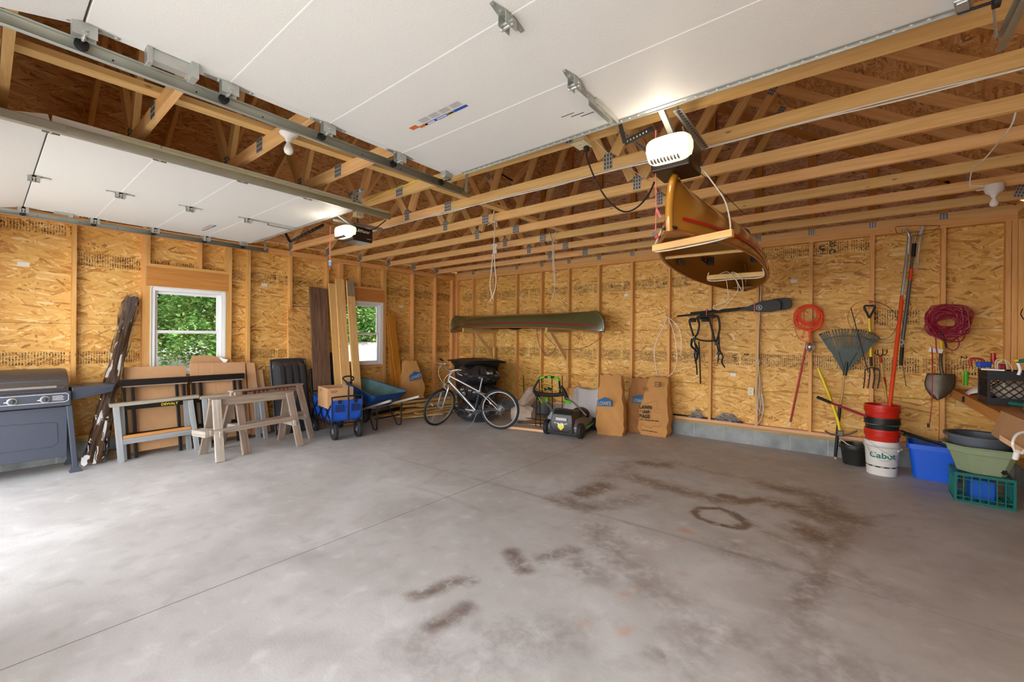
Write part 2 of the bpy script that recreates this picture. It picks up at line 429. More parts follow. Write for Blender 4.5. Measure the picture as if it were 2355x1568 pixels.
# lit lamps of the two openers
for _n, _p in (('opener_lamp', (-.845, 2.36, 2.60)), ('opener_lamp', (-4.24, 2.30, 2.58))):
    _d = bpy.data.lights.new(_n, 'POINT'); _d.energy = 1.3; _d.color = (1.0, .84, .62); _d.shadow_soft_size = .06
    _o = bpy.data.objects.new(_n, _d); COL.objects.link(_o); _o.location = _p
# ================================================================ THE ROOM
XL, YB, XR, YF = -7.041, 6.741, 1.335, -0.38          # stud faces
XLo, YBo, XRo, YFo = -7.130, 6.830, 1.424, -0.47      # inside face of the sheathing
ZT = 2.826                                            # top of plates = underside of trusses
SL = 2/3.0; RX = -2.853                               # roof slope, ridge
def struct(o): o['kind'] = 'structure'; return o

STAINS = [
('B',[(-2.05,4.05),(-2.03,4.78),(-1.82,5.08),(-1.42,5.19)],0.08,0.45),
('B',[(-1.89,4.9),(-1.71,5.0)],0.09,0.8),
('B',[(-1.99,3.57),(-1.93,3.89)],0.08,0.95),
('B',[(-2.08,3.31),(-1.76,3.31)],0.09,0.7),
('B',[(-1.74,3.27),(-1.66,3.53),(-1.52,3.85)],0.09,0.5),
('B',[(-1.81,4.34),(-1.57,4.28),(-1.31,4.26),(-1.0,4.22),(-0.81,4.31)],0.08,0.7),
('B',[(-0.93,4.36),(-0.86,4.37)],0.05,1.2),
('B',[(-0.79,4.31),(-0.66,4.5)],0.045,1.1),
('B',[(-1.04,3.8),(-1.03,3.92),(-0.9,4.03),(-0.75,3.98),(-0.64,3.85),(-0.65,3.74),(-0.72,3.69),(-0.86,3.67),(-0.98,3.71),(-1.04,3.8)],0.022,1.1),
('B',[(-0.8,4.0),(-0.65,3.84),(-0.7,3.7)],0.03,1),
('B',[(-0.64,3.85),(-0.49,3.77),(-0.34,3.67),(-0.16,3.4)],0.05,0.45),
('B',[(-1.63,5.13),(-1.2,5.06),(-0.83,5.08)],0.05,0.4),
('B',[(-0.65,4.97),(-0.47,4.96),(-0.24,4.93),(-0.17,4.58),(0.01,4.5)],0.1,0.8),
('B',[(-0.52,4.48),(-0.34,4.5),(-0.16,4.36)],0.09,0.85),
('B',[(-0.27,4.0),(-0.21,3.93)],0.1,0.9),
('B',[(-0.01,4.54),(-0.04,4.15),(-0.09,3.76),(-0.12,3.4),(-0.18,3.13),(-0.22,2.87)],0.06,0.6),
('B',[(-1.82,2.28),(-1.71,2.22),(-1.62,2.16)],0.045,0.8),
('B',[(-1.61,2.34),(-1.56,2.49),(-1.49,2.59)],0.045,0.7),
('B',[(-1.39,2.45),(-1.26,2.36),(-1.18,2.39)],0.06,0.55),
('B',[(-1.93,1.56),(-1.89,1.65),(-1.88,1.78),(-1.8,1.85)],0.04,0.8),
('B',[(-1.66,1.45),(-1.63,1.55),(-1.63,1.66)],0.04,0.8),
('B',[(-1.55,2.99),(-1.31,2.79),(-1.08,2.64),(-0.92,2.52),(-0.82,2.46)],0.11,0.5),
('B',[(-0.82,2.46),(-0.68,2.38)],0.02,0.4),
('B',[(-0.72,1.99),(-0.67,1.99)],0.035,0.6),
('B',[(-0.63,2.2),(-0.55,2.3),(-0.48,2.34)],0.13,0.45),
('B',[(-0.25,2.75),(-0.19,2.58),(-0.05,2.43),(0.1,2.43)],0.12,0.4),
('B',[(-0.42,2.22),(-0.29,2.24),(-0.13,2.29)],0.13,0.35),
('B',[(-1.33,1.6),(-1.21,1.72),(-1.12,1.88)],0.1,0.35),
('B',[(-0.63,3.3),(-0.56,3.29),(-0.42,3.19)],0.12,0.4),
('B',[(0.03,3.43),(0.13,3.33),(0.25,3.31)],0.08,0.35),
('B',[(-1.64,1.31),(-1.49,1.29)],0.09,0.35),
('B',[(-1.34,1.38),(-1.29,1.48)],0.09,0.3),
('B',[(-3.3,2.9),(-3.21,2.94)],0.07,0.3),
('B',[(-0.67,2.05),(-0.61,2.01)],0.1,0.25),
('W',[(-1.19,3.01),(-1.1,3.04)],0.06,1),
('W',[(-0.37,2.17),(-0.33,2.14)],0.06,0.7),
('W',[(-0.66,3.46),(-0.63,3.48)],0.02,0.9),
('W',[(-0.82,2.42),(-0.81,2.42)],0.02,0.8),
('W',[(-3.63,4.63),(-2.88,4.69),(-2.25,4.6)],0.012,0.5),
('W',[(-1.81,5.6),(-1.48,5.14)],0.015,0.6),
('W',[(-0.08,3.47),(-0.03,3.73)],0.05,0.35),
('W',[(-1.15,2.16),(-0.88,2.14)],0.15,0.3),
('W',[(-0.86,2.82),(-0.56,2.65)],0.2,0.25),
('R',[(-1.01,3.39),(-0.95,3.39)],0.022,1),
('R',[(-0.97,3.23),(-0.96,3.2)],0.015,0.8),
('R',[(-1.03,2.33),(-1.0,2.34)],0.012,0.8),
('R',[(-0.98,2.44),(-0.98,2.43)],0.01,0.8),
('R',[(-0.89,2.0),(-0.88,2.06)],0.015,0.6),
('R',[(-0.83,2.75),(-0.81,2.76)],0.015,0.4),
('R',[(-1.08,1.95),(-1.06,1.96)],0.02,0.4),
('L',[(-4.38,3.14),(-3.04,3.21),(-2.43,3.24),(-1.65,3.23),(-1.0,3.26),(-0.15,3.27)],0.008,0.5),
('L',[(-3.41,2.65),(-2.91,2.69),(-2.47,2.66)],0.02,0.3),
('L',[(-2.98,3.09),(-3.5,3.2),(-3.32,2.72)],0.02,0.25),
('L',[(0.02,4.51),(0.3,4.86)],0.008,0.5),
]
def seg_d(px, py, a, b):
    dx, dy = b[0]-a[0], b[1]-a[1]; L2 = dx*dx+dy*dy
    t = 0 if L2 == 0 else max(0, min(1, ((px-a[0])*dx+(py-a[1])*dy)/L2))
    return sqrt((px-a[0]-t*dx)**2+(py-a[1]-t*dy)**2)
def make_floor():
    x0, x1, y0, y1 = -7.3, 1.6, -0.6, 7.0; st = 0.022
    nx, ny = int((x1-x0)/st), int((y1-y0)/st)
    me = bpy.data.meshes.new('floor')
    vs = [(x0+(x1-x0)*i/nx, y0+(y1-y0)*j/ny, 0) for i in range(nx+1) for j in range(ny+1)]
    fs = [(i*(ny+1)+j, (i+1)*(ny+1)+j, (i+1)*(ny+1)+j+1, i*(ny+1)+j+1) for i in range(nx) for j in range(ny)]
    base = len(vs)
    vs += [(x0, y0, -0.15), (x1, y0, -0.15), (x1, y1, -0.15), (x0, y1, -0.15)]
    fs += [(base+3, base+2, base+1, base)]
    me.from_pydata(vs, [], fs)
    import array
    ch = {k: array.array('f', [0.0])*len(vs) for k in 'BWRL'}
    for k, pts, r, s in STAINS:
        A = ch[k]; R = r*2.4+0.03
        for a, b in zip(pts, pts[1:]):
            i0 = max(0, int((min(a[0], b[0])-R-x0)/st)); i1 = min(nx, int((max(a[0], b[0])+R-x0)/st)+1)
            j0 = max(0, int((min(a[1], b[1])-R-y0)/st)); j1 = min(ny, int((max(a[1], b[1])+R-y0)/st)+1)
            for i in range(i0, i1+1):
                for j in range(j0, j1+1):
                    p = vs[i*(ny+1)+j]; d = seg_d(p[0], p[1], a, b)/max(r, 0.012)
                    w = s*max(0.0, 1-(d/2.2)**1.6) if d < 2.2 else 0
                    q = i*(ny+1)+j
                    if w > A[q]: A[q] = w
    at = me.color_attributes.new('stain', 'FLOAT_COLOR', 'POINT')
    flat = array.array('f', [0.0])*(4*len(vs))
    for i in range(len(vs)):
        flat[4*i] = ch['B'][i]; flat[4*i+1] = ch['W'][i]; flat[4*i+2] = ch['R'][i]; flat[4*i+3] = ch['L'][i]
    at.data.foreach_set('color', flat)
    m, N, L, b = newmat('concrete_floor')
    ob = uvmap(N, L, src='Object')
    def noise(s, d=4, dist=0.0, vec=ob):
        n = N.new('ShaderNodeTexNoise'); n.inputs['Scale'].default_value = s; n.inputs['Detail'].default_value = d; n.inputs['Distortion'].default_value = dist
        L.new(vec, n.inputs['Vector']); return n.outputs[0]
    n0 = noise(0.45, 3); n1 = noise(1.3, 6, 0.8); n2 = noise(7, 6, 0.3); n3 = noise(60, 3); n4 = noise(240, 2)
    c = ramp(N, L, n1, [(0.30, lin((172, 171, 170))), (0.5, lin((188, 188, 188))), (0.70, lin((202, 203, 204)))])
    c = mixc(N, L, ramp(N, L, n0, [(0.4, (0, 0, 0)), (0.62, (0.35, 0.35, 0.35))]), c, lin((178, 172, 170)))
    c = mixc(N, L, ramp(N, L, n2, [(0.52, (0, 0, 0)), (0.72, (0.45, 0.45, 0.45))]), c, lin((158, 155, 153)))
    c = mixc(N, L, ramp(N, L, n2, [(0.26, (0.5, 0.5, 0.5)), (0.42, (0, 0, 0))]), c, lin((212, 213, 214)))
    c = mixc(N, L, ramp(N, L, n4, [(0.60, (0, 0, 0)), (0.72, (0.35, 0.35, 0.35))]), c, lin((120, 114, 108)))
    a = N.new('ShaderNodeAttribute'); a.attribute_name = 'stain'; sp = N.new('ShaderNodeSeparateColor'); L.new(a.outputs['Color'], sp.inputs[0])
    n5 = noise(22, 5, 0.6); br = mth(N, L, 'ADD', mth(N, L, 'ADD', mth(N, L, 'MULTIPLY', n2, 0.45), mth(N, L, 'MULTIPLY', n5, 0.55)), mth(N, L, 'MULTIPLY', mth(N, L, 'SUBTRACT', n4, 0.5), 0.3))
    bk = mth(N, L, 'MULTIPLY', sp.outputs[0], ramp(N, L, mth(N, L, 'ADD', br, mth(N, L, 'MULTIPLY', sp.outputs[0], 0.16)), [(0.44, (0.12, 0.12, 0.12)), (0.62, (0.8, 0.8, 0.8)), (0.8, (1.0, 1.0, 1.0))]))
    c = mixc(N, L, mth(N, L, 'MINIMUM', mth(N, L, 'MULTIPLY', bk, 1.1), 0.88), c, lin((98, 78, 68)))
    wk = mth(N, L, 'MULTIPLY', sp.outputs[1], ramp(N, L, br, [(0.45, (0.2, 0.2, 0.2)), (0.75, (1, 1, 1))]))
    c = mixc(N, L, mth(N, L, 'MINIMUM', wk, 0.9), c, lin((228, 228, 230)))
    c = mixc(N, L, mth(N, L, 'MINIMUM', mth(N, L, 'MULTIPLY', sp.outputs[2], n2), 0.7), c, lin((200, 130, 84)))
    c = mixc(N, L, mth(N, L, 'MINIMUM', mth(N, L, 'MULTIPLY', a.outputs['Alpha'], 0.7), 0.6), c, lin((126, 118, 112)))
    # sawn control joints
    sx = N.new('ShaderNodeSeparateXYZ'); L.new(ob, sx.inputs[0])
    j1 = mth(N, L, 'COMPARE', sx.outputs[0], -2.90, 0.0035)
    j2 = mth(N, L, 'COMPARE', mth(N, L, 'ADD', sx.outputs[1], mth(N, L, 'MULTIPLY', n2, 0.004)), 3.245, 0.0025)
    j = mth(N, L, 'MAXIMUM', j1, mth(N, L, 'MULTIPLY', j2, 0.5))
    c = mixc(N, L, mth(N, L, 'MULTIPLY', j, 0.8), c, lin((84, 78, 72)))
    L.new(c, b.inputs['Base Color']); b.inputs['Specular IOR Level'].default_value = 0.35
    L.new(ramp(N, L, mth(N, L, 'ADD', n1, mth(N, L, 'MULTIPLY', sp.outputs[0], -0.3)), [(0.2, (0.35, 0.35, 0.35)), (0.7, (0.62, 0.62, 0.62))]), b.inputs['Roughness'])
    bp = N.new('ShaderNodeBump'); bp.inputs['Strength'].default_value = 0.15; bp.inputs['Distance'].default_value = 0.004
    L.new(mth(N, L, 'SUBTRACT', n3, mth(N, L, 'MULTIPLY', j, 2.0)), bp.inputs['Height']); L.new(bp.outputs[0], b.inputs['Normal'])
    me.materials.append(m)
    o = bpy.data.objects.new('floor', me); COL.objects.link(o); struct(o)
make_floor()

# block curb material
def block_mat():
    m, N, L, b = newmat('concrete_block')
    tc = N.new('ShaderNodeTexCoord'); sx = N.new('ShaderNodeSeparateXYZ'); L.new(tc.outputs['Object'], sx.inputs[0])
    n = N.new('ShaderNodeTexNoise'); n.inputs['Scale'].default_value = 5; n.inputs['Detail'].default_value = 6; L.new(tc.outputs['Object'], n.inputs['Vector'])
    n2 = N.new('ShaderNodeTexNoise'); n2.inputs['Scale'].default_value = 90; n2.inputs['Detail'].default_value = 3; L.new(tc.outputs['Object'], n2.inputs['Vector'])
    c = ramp(N, L, n.outputs[0], [(0.3, lin((128, 134, 136))), (0.5, lin((150, 156, 156))), (0.7, lin((166, 172, 172)))])
    c = mixc(N, L, ramp(N, L, n2.outputs[0], [(0.55, (0, 0, 0)), (0.7, (0.4, 0.4, 0.4))]), c, lin((100, 104, 104)))
    s = mth(N, L, 'ADD', sx.outputs[0], sx.outputs[1])
    fr = mth(N, L, 'FRACT', mth(N, L, 'MULTIPLY', s, 1/0.406))
    j = mth(N, L, 'LESS_THAN', fr, 0.028)
    c = mixc(N, L, mth(N, L, 'MULTIPLY', j, 0.7), c, lin((176, 178, 172)))
    L.new(c, b.inputs['Base Color']); b.inputs['Roughness'].default_value = 0.9
    bp = N.new('ShaderNodeBump'); bp.inputs['Strength'].default_value = 0.5; bp.inputs['Distance'].default_value = 0.006
    L.new(mth(N, L, 'ADD', n2.outputs[0], mth(N, L, 'MULTIPLY', j, -0.6)), bp.inputs['Height']); L.new(bp.outputs[0], b.inputs['Normal']); return m
MT['block'] = block_mat()

def uvplane(mb, pts, o, eu, ev):
    """polygon with UVs measured along eu, ev from o"""
    o, eu, ev = V(o), V(eu), V(ev)
    b = len(mb.v); mb.v += [tuple(p) for p in pts]
    mb.face(range(b, b+len(pts)), [((V(p)-o).dot(eu), (V(p)-o).dot(ev)) for p in pts])

def stud(parent, x0, x1, y0, y1, z0, z1, name='stud', mat='stud'):
    o = MB().box(x0, x1, y0, y1, z0, z1).build(name, MT[mat], parent); return o

# ---- left wall: frame, sheathing with two window holes
W1 = (1.352, 2.196, 0.93, 2.094); W2 = (4.00, 4.822, 0.93, 2.113)
def wall_sheet_left():
    mb = MB(); t = 0.012
    ys = [YFo, W1[0], W1[1], W2[0], W2[1], YBo+t]; zs = [0.21, 0.93, 2.10, 2.93]
    for i in range(5):
        for j in range(3):
            if j == 1 and i in (1, 3): continue
            for X in (XLo, XLo-t):
                uvplane(mb, [(X, ys[i], zs[j]), (X, ys[i+1], zs[j]), (X, ys[i+1], zs[j+1]), (X, ys[i], zs[j+1])], (0, 0, 0), (0, 1, 0), (0, 0, 1))
    for (a, c, d, e) in ((W1[0], W1[1], .93, 2.10), (W2[0], W2[1], .93, 2.10)):
        for p, q in (((a, d), (c, d)), ((c, d), (c, e)), ((c, e), (a, e)), ((a, e), (a, d))):
            uvplane(mb, [(XLo, p[0], p[1]), (XLo, q[0], q[1]), (XLo-t, q[0], q[1]), (XLo-t, p[0], p[1])], (0, 0, 0), (0, 1, 1), (1, 0, 0))
    return mb.build('wall_left', MT['osb_left'])
WL = struct(wall_sheet_left())
MB().box(XLo-0.06, XL+0.012, YFo, YBo, 0, 0.203).build('block_course', MT['block'], WL)
stud(WL, XLo, XL, YFo, YB, 0.203, 0.241, 'sill_plate', 'treated'); stud(WL, XLo, XL, YFo, YB, 0.241, 0.279, 'bottom_plate', 'stud')
stud(WL, XLo, XL, YFo, YBo, 2.742, 2.784, 'top_plate', 'stud'); stud(WL, XLo, XL, YFo, YBo, 2.784, 2.826, 'top_plate', 'stud')
for j in (0, 1, 4, 5, 6, 9, 10):
    y = .079+.6096*j; stud(WL, XLo, XL, y-.038, y, .279, 2.742)
for (a, b_, zh, zt) in ((W1[0], W1[1], 2.094, 2.344), (W2[0], W2[1], 2.113, 2.345)):
    for y in (a-.038, b_): stud(WL, XLo, XL, y, y+.038, .279, zh, 'jack_stud')
    for y in (a-.076, b_+.038): stud(WL, XLo, XL, y, y+.038, .279, 2.742, 'king_stud')
    stud(WL, XLo, XL-.001, a-.038, b_+.038, zh, zt, 'window_header', 'header')
    stud(WL, XLo, XL, a-.038, b_+.038, zt, zt+.038, 'header_plate')
    stud(WL, XLo, XL, a, b_, .885, .925, 'rough_sill')
    stud(WL, XLo, XL, a-.038, a, zt+.038, 2.742, 'cripple_stud'); stud(WL, XLo, XL, b_, b_+.038, zt+.038, 2.742, 'cripple_stud')
for y in (1.908, 4.346):
    stud(WL, XLo, XL, y-.038, y, .279, .885, 'cripple_stud'); stud(WL, XLo, XL, y-.038, y, 2.384, 2.742, 'cripple_stud')
stud(WL, XLo, XL, YB-.11, YB-.07, .279, 2.742); stud(WL, XLo, XL, YB-.04, YB, .279, 2.742)

# ---- back wall with the gable above it
def tri_sheet(name, Y, t, mat, z0):
    mb = MB()
    for yy in (Y, Y+t):
        uvplane(mb, [(XLo, yy, z0), (XRo, yy, z0), (XRo, yy, ZT+.1), (RX, yy, ZT+.1+SL*(XRo-RX)), (XLo, yy, ZT+.1)], (0, 0, 0), (1, 0, 0), (0, 0, 1))
    return mb.build(name, mat)
def rect_sheet_y(name, Y, t, z0, z1, mat):
    mb = MB()
    for yy in (Y, Y+t):
        uvplane(mb, [(XLo, yy, z0), (XRo, yy, z0), (XRo, yy, z1), (XLo, yy, z1)], (0, 0, 0), (1, 0, 0), (0, 0, 1))
    return mb.build(name, mat)
WB = struct(rect_sheet_y('wall_back', YBo, .012, .21, ZT, MT['osb_back']))
g = tri_sheet('gable_sheathing', YBo, .012, MT['osb_gable'], ZT); g.parent = WB
MB().box(XLo, XRo, YB-.006, YBo+.1, 0, .203).build('block_course', MT['block'], WB)
stud(WB, XL, XR, YB-.003, YBo, .203, .241, 'sill_plate', 'treated'); stud(WB, XL, XR, YB, YBo, .241, .279, 'bottom_plate', 'pinkpine')
stud(WB, XL, XRo, YB, YBo, 2.742, 2.784, 'top_plate', 'stud'); stud(WB, XL, XRo, YB, YBo, 2.784, 2.826, 'top_plate', 'stud')
for i in range(1, 14):
    x = -7.152+.6096*i; stud(WB, x, x+.038, YB, YBo, .279, 2.742)
stud(WB, XL, XL+.038, YB, YBo, .279, 2.742); stud(WB, XR-.038, XR, YB, YBo, .279, 2.742); stud(WB, XR-.08, XR-.042, YB, YBo, .279, 2.742)

# ---- right wall
mb = MB()
for X in (XRo, XRo+.012):
    uvplane(mb, [(X, YFo, .21), (X, YBo, .21), (X, YBo, 2.93), (X, YFo, 2.93)], (0, 0, 0), (0, 1, 0), (0, 0, 1))
WR = struct(mb.build('wall_right', MT['osb_left']))
MB().box(XR-.012, XRo+.06, YFo, YBo, 0, .203).build('block_course', MT['block'], WR)
stud(WR, XR, XRo, YFo, YB, .203, .241, 'sill_plate', 'treated'); stud(WR, XR, XRo, YFo, YB, .241, .279, 'bottom_plate', 'stud')
stud(WR, XR, XRo, YFo, YB, 2.742, 2.784, 'top_plate'); stud(WR, XR, XRo, YFo, YB, 2.784, 2.826, 'top_plate')
stud(WR, XR, XRo, YB-.04, YB, .279, 2.742)
for j in range(0, 11):
    y = .21+.6096*j
    if y < YB-.08: stud(WR, XR, XRo, y-.038, y, .279, 2.742)

# ---- front wall with its two door openings (behind the camera)
D1 = (-6.37, -3.66); D2 = (-2.42, .33)
mb = MB()
for (x0, x1, z0, z1) in ((XLo, D1[0], 0, 2.45), (D1[1], D2[0], 0, 2.45), (D2[1], XRo, 0, 2.45), (XLo, XRo, 2.45, 2.826)):
    mb.obox(((x0+x1)/2, YFo+.045, (z0+z1)/2), (x1-x0, .09, z1-z0))
for yy in (YFo, YFo+.012):
    uvplane(mb, [(XLo, yy, 2.826), (XRo, yy, 2.826), (RX, yy, ZT+.1+SL*(XRo-RX)), (XLo, yy, ZT+.1)], (0, 0, 0), (1, 0, 0), (0, 0, 1))
struct(mb.build('wall_front', MT['osb_left']))

# ---- roof deck: two slopes of board
def roof():
    mb = MB(); zt = ZT+.107+.012
    for s in (-1, 1):
        xe = RX+s*4.30; ze = zt + SL*(4.277-4.30)
        zr = zt+SL*4.277
        e = V((-s, 0, SL)).normalized()
        for dz in (0, .014):
            uvplane(mb, [(xe, YFo-.2, ze+dz), (RX, YFo-.2, zr+dz), (RX, YBo+.2, zr+dz), (xe, YBo+.2, ze+dz)], (0, 0, 0), (0, 1, 0), e)
    return mb.build('ceiling', MT['osb_roof'])
struct(roof())

# ---- roof trusses
def zc(x): return ZT + .012 + SL*(4.277-abs(x-RX))      # underside of the top chord
XA, XBr = RX-4.277, RX+4.277
J1, J2, QL, QR = -4.10, -1.55, RX-2.14, RX+2.14
def plate_mesh(w, h):
    mb = MB().obox((0, 0, 0), (w, .002, h))
    nx = max(3, int(w/.022)); mb.cur = 1
    for i in range(nx):                                  # pressed-tooth columns
        for j in range(max(2, int(h/.03))):
            mb.obox((-w/2+w*(i+.5)/nx, -.0022, -h/2+h*(j+.5)/max(2, int(h/.03))), (w/nx*.42, .003, h/max(2, int(h/.03))*.62))
    return mb.mesh('truss_plate', [MT['plate'], MT['slot']])
PM1 = plate_mesh(.10, .105); PM2 = plate_mesh(.075, .13); PM3 = plate_mesh(.11, .12)
def truss(i, Y, label):
    sk = {0: (.075, .0125), -1: (.13, .034), 1: (.05, .008)}.get(i, (0, 0))
    t = thing('roof_truss', label, 'roof truss', (0, Y+sk[0], ZT), sk[1], 'roof trusses')
    y0, y1 = 0, .038
    def bar(name, pts, mat='chord'):
        """pts: outline in x,z (world), shifted so the empty is at the base"""
        mb = MB(); L = V((pts[1][0]-pts[0][0], 0, pts[1][1]-pts[0][1])); e = L.normalized(); n = V((-e.z, 0, e.x)); off = random.uniform(0, 50)
        P = [V((x, 0, z-ZT)) for x, z in pts]; b = len(mb.v)
        mb.v += [tuple(p) for p in P]+[tuple(p+V((0, y1, 0))) for p in P]
        uv = [((p-P[0]).dot(e)+off, (p-P[0]).dot(n)) for p in P]; k = len(P)
        mb.face(list(range(k))[::-1], uv[::-1]); mb.face(range(k, 2*k), [(u, v+.3) for u, v in uv])
        for q in range(k):
            r = (q+1) % k; mb.face((q, r, k+r, k+q), [(uv[q][0], .7+uv[q][1]), (uv[r][0], .7+uv[r][1]), (uv[r][0], .738+uv[r][1]), (uv[q][0], .738+uv[q][1])])
        return mb.build(name, MT[mat], t)
    h = .089
    bar('bottom_chord', [(XA+.02, ZT), (-3.41, ZT), (-3.41, ZT+h), (XA+.13, ZT+h)]); bar('bottom_chord', [(-3.41, ZT), (XBr-.02, ZT), (XBr-.13, ZT+h), (-3.41, ZT+h)])
    vt = h*sqrt(1+SL*SL)
    bar('top_chord', [(XA, zc(XA)), (RX, zc(RX)), (RX, zc(RX)+vt), (XA, zc(XA)+vt)]); bar('top_chord', [(RX, zc(RX)), (XBr, zc(XBr)), (XBr, zc(XBr)+vt), (RX, zc(RX)+vt)])
    def web(p, q):
        a, b = V((p[0], 0, p[1])), V((q[0], 0, q[1])); e = (b-a).normalized(); n = V((-e.z, 0, e.x))*(h/2)
        bar('web', [((a-n).x, (a-n).z), ((b-n).x, (b-n).z), ((b+n).x, (b+n).z), ((a+n).x, (a+n).z)])
    zb = ZT+h+.03
    web((J1-.05, zb), (QL, zc(QL)-.01)); web((J1+.05, zb), (RX-.04, zc(RX)-.06)); web((J2-.05, zb), (RX+.04, zc(RX)-.06)); web((J2+.05, zb), (QR, zc(QR)-.01))
    def pl(me, x, z, tilt=0):
        o = bpy.data.objects.new('truss_plate', me); COL.objects.link(o); o.parent = t; o.location = (x, -.0015, z-ZT); o.rotation_euler = (0, tilt, 0)
    pl(PM2, J1, ZT+.075); pl(PM2, J2, ZT+.075); pl(PM1, -3.41, ZT+.045)
    pl(PM3, XA+.10, ZT+.075, -.3); pl(PM3, XBr-.17, ZT+.07, .3); pl(PM2, QL, zc(QL)+.02, -.588); pl(PM2, QR, zc(QR)+.02, .588); pl(PM3, RX, zc(RX)-.02)
    # hurricane clip on the left plate
    MB().obox((XL-.02, -.003, -.02), (.05, .002, .12)).obox((XL+.001, .01, -.05), (.002, .03, .06)).build('hurricane_clip', MT['plate'], t)
    return t
ordn = ['sixth', 'fifth', 'fourth', 'third', 'second', 'first']
ords = ['first', 'second', 'third', 'fourth', 'fifth', 'sixth', 'seventh', 'eighth', 'ninth', 'tenth', 'eleventh', 'twelfth']
for i, k in enumerate(range(5, -6, -1)):
    if -5 <= k <= 5:
        truss(k, 3.10+.6096*k, 'pale pine roof truss, %s from the back wall counting toward the garage doors' % ords[i])
# gable end truss standing on the back plate, with upright studs
t = thing('gable_truss', 'pine gable end truss standing on top of the back wall plate with upright studs', 'roof truss', (0, YB+.02, ZT))
mb = MB().obox((RX, .019, .0445), (8.5, .038, .089)).build('bottom_chord', MT['chord'], t)
for s in (-1, 1):
    MB().beam((RX, .019, zc(RX)-ZT+.05), (RX+s*4.2, .019, zc(RX+s*4.2)-ZT+.05), .038, .089).build('top_chord', MT['header'], t)
for i in range(1, 14):
    x = -7.152+.6096*i+.019
    if zc(x)-ZT > .15: MB().box(x-.0445, x+.0445, .0, .038, .089, zc(x)-ZT+.01).build('stud', MT['header'], t)
for i in range(1, 14):
    x = -7.152+.6096*i+.019
    o = bpy.data.objects.new('truss_plate', PM2); COL.objects.link(o); o.parent = t; o.location = (x, -.0015, .05); o.scale = (1, 1, .55)
# long flat board laid over the bottom chords
t = MB().beam((-3.33, -.3, ZT+.108), (-2.99, 6.7, ZT+.108), .089, .037).build('lateral_brace', MT['chord'])
tag(t, 'long flat pine board running over the truss bottom chords toward the back wall', 'brace')
# diagonal wind brace seen in the middle of the roof
tag(MB().beam((-.55, 3.2, 3.72), (-3.0, 6.7, 4.8), .038, .089).build('wind_brace', MT['chord']), 'diagonal pine brace nailed across the truss webs high in the roof', 'brace')
for i, (x, y) in enumerate(((.16, 4.95),)):
    o = MB().obox((x, y, zc(x)-.06), (.04, .003, .16), rot('Y', 8)).obox((x-.05, y, zc(x)-.10), (.05, .003, .03), rot('Y', 30)).build('steel_strap', MT['galv']); tag(o, 'short grey steel strap hanging from a rafter at right', 'strap')

# ---- windows
def window(name, W, parent_lab):
    y0, y1, z0, z1 = W; y0 += .012; y1 -= .012; z0 += .0; z1 -= .012; X0, X1 = XLo-.03, XL-.012
    f = MB(); w = .042
    f.box(X0, X1, y0, y0+w, z0, z1).box(X0, X1, y1-w, y1, z0, z1).box(X0, X1, y0+w, y1-w, z0, z0+w).box(X0, X1, y0+w, y1-w, z1-w, z1)
    o = struct(f.build(name, MT['vinyl'], bevel=.004))
    zm = (z0+z1)/2
    for nm, a, b, X in (('upper_sash', zm-.02, z1-w, X0+.02), ('lower_sash', z0+w, zm+.02, X0+.045)):
        s = MB(); q = .036; ya, yb = y0+w, y1-w
        s.box(X, X+.024, ya, ya+q, a, b).box(X, X+.024, yb-q, yb, a, b).box(X, X+.024, ya+q, yb-q, a, a+q).box(X, X+.024, ya+q, yb-q, b-q, b)
        so = s.build(nm, MT['vinyl'], o, bevel=.003)
        MB().box(X+.009, X+.013, ya+q-.004, yb-q+.004, a+q-.004, b-q+.004).build('pane', MT['glass'], so)
    # ragged white wrap round the opening
    wr = MB()
    for (ya, yb, za, zb) in ((W[0], W[0]+.012, z0, z1), (W[1]-.012, W[1], z0, z1+.01), (W[0], W[1], z1, z1+.012)):
        wr.box(XL-.012, XL+.004, ya, yb, za, zb)
    wr.build('house_wrap', MT['white'], o)
    if name == 'window_2' or True:
        MB().box(XLo, XL+.03, W[0]-.05, W[1]+.05, W[2]-.045, W[2]-.005).build('window_stool', MT['stud'], o)
    return o
window('window_1', W1, ''); window('window_2', W2, '')

# ---- overhead doors lying open under the trusses
ZD = 2.71; SEC = .505
MT['seal'] = simple('white_seal', (250, 250, 250), .6, 0, 0)
def roller_hinge():
    """edge hinge with roller carrier; local: door face at z=0, hinge axis along x, arms along +-y"""
    mb = MB()
    for s in (-1, 1):
        mb.prism([(0, 0), (.10*s, -.012), (.10*s, .012), (.0, .03)] if False else [(.006*s, -.024), (.035*s, -.022), (.105*s, -.008), (.108*s, .008), (.035*s, .022), (.006*s, .024)], (0, 0, -.003), (0, 1, 0), (1, 0, 0), (0, 0, 1), .004)
        mb.obox((0+.018, .012*s, -.03), (.003, .05, .055)); mb.obox((-.018, .012*s, -.03), (.003, .05, .055))
        mb.tube([(0, .095*s, -.004), (0, .095*s, -.012)], .007, 6); mb.tube([(0, .045*s, -.004), (0, .045*s, -.012)], .007, 6)
    mb.tube([(-.03, 0, -.03), (.03, 0, -.03)], .011, 10); mb.tube([(-.03, .0, -.05), (.03, 0, -.05)], .008, 8)
    return mb.mesh('hinge', MT['galv'], 40)
HM = roller_hinge()
def roller_mesh(s):
    mb = MB().tube([(-.02*s, 0, 0), (.085*s, 0, 0)], .0055, 8)
    mb.lathe((.075*s, 0, 0), [(.012, -.011), (.023, -.009), (.023, .009), (.012, .011)], 16, 'x'); return mb.mesh('roller', MT['black'], 40)
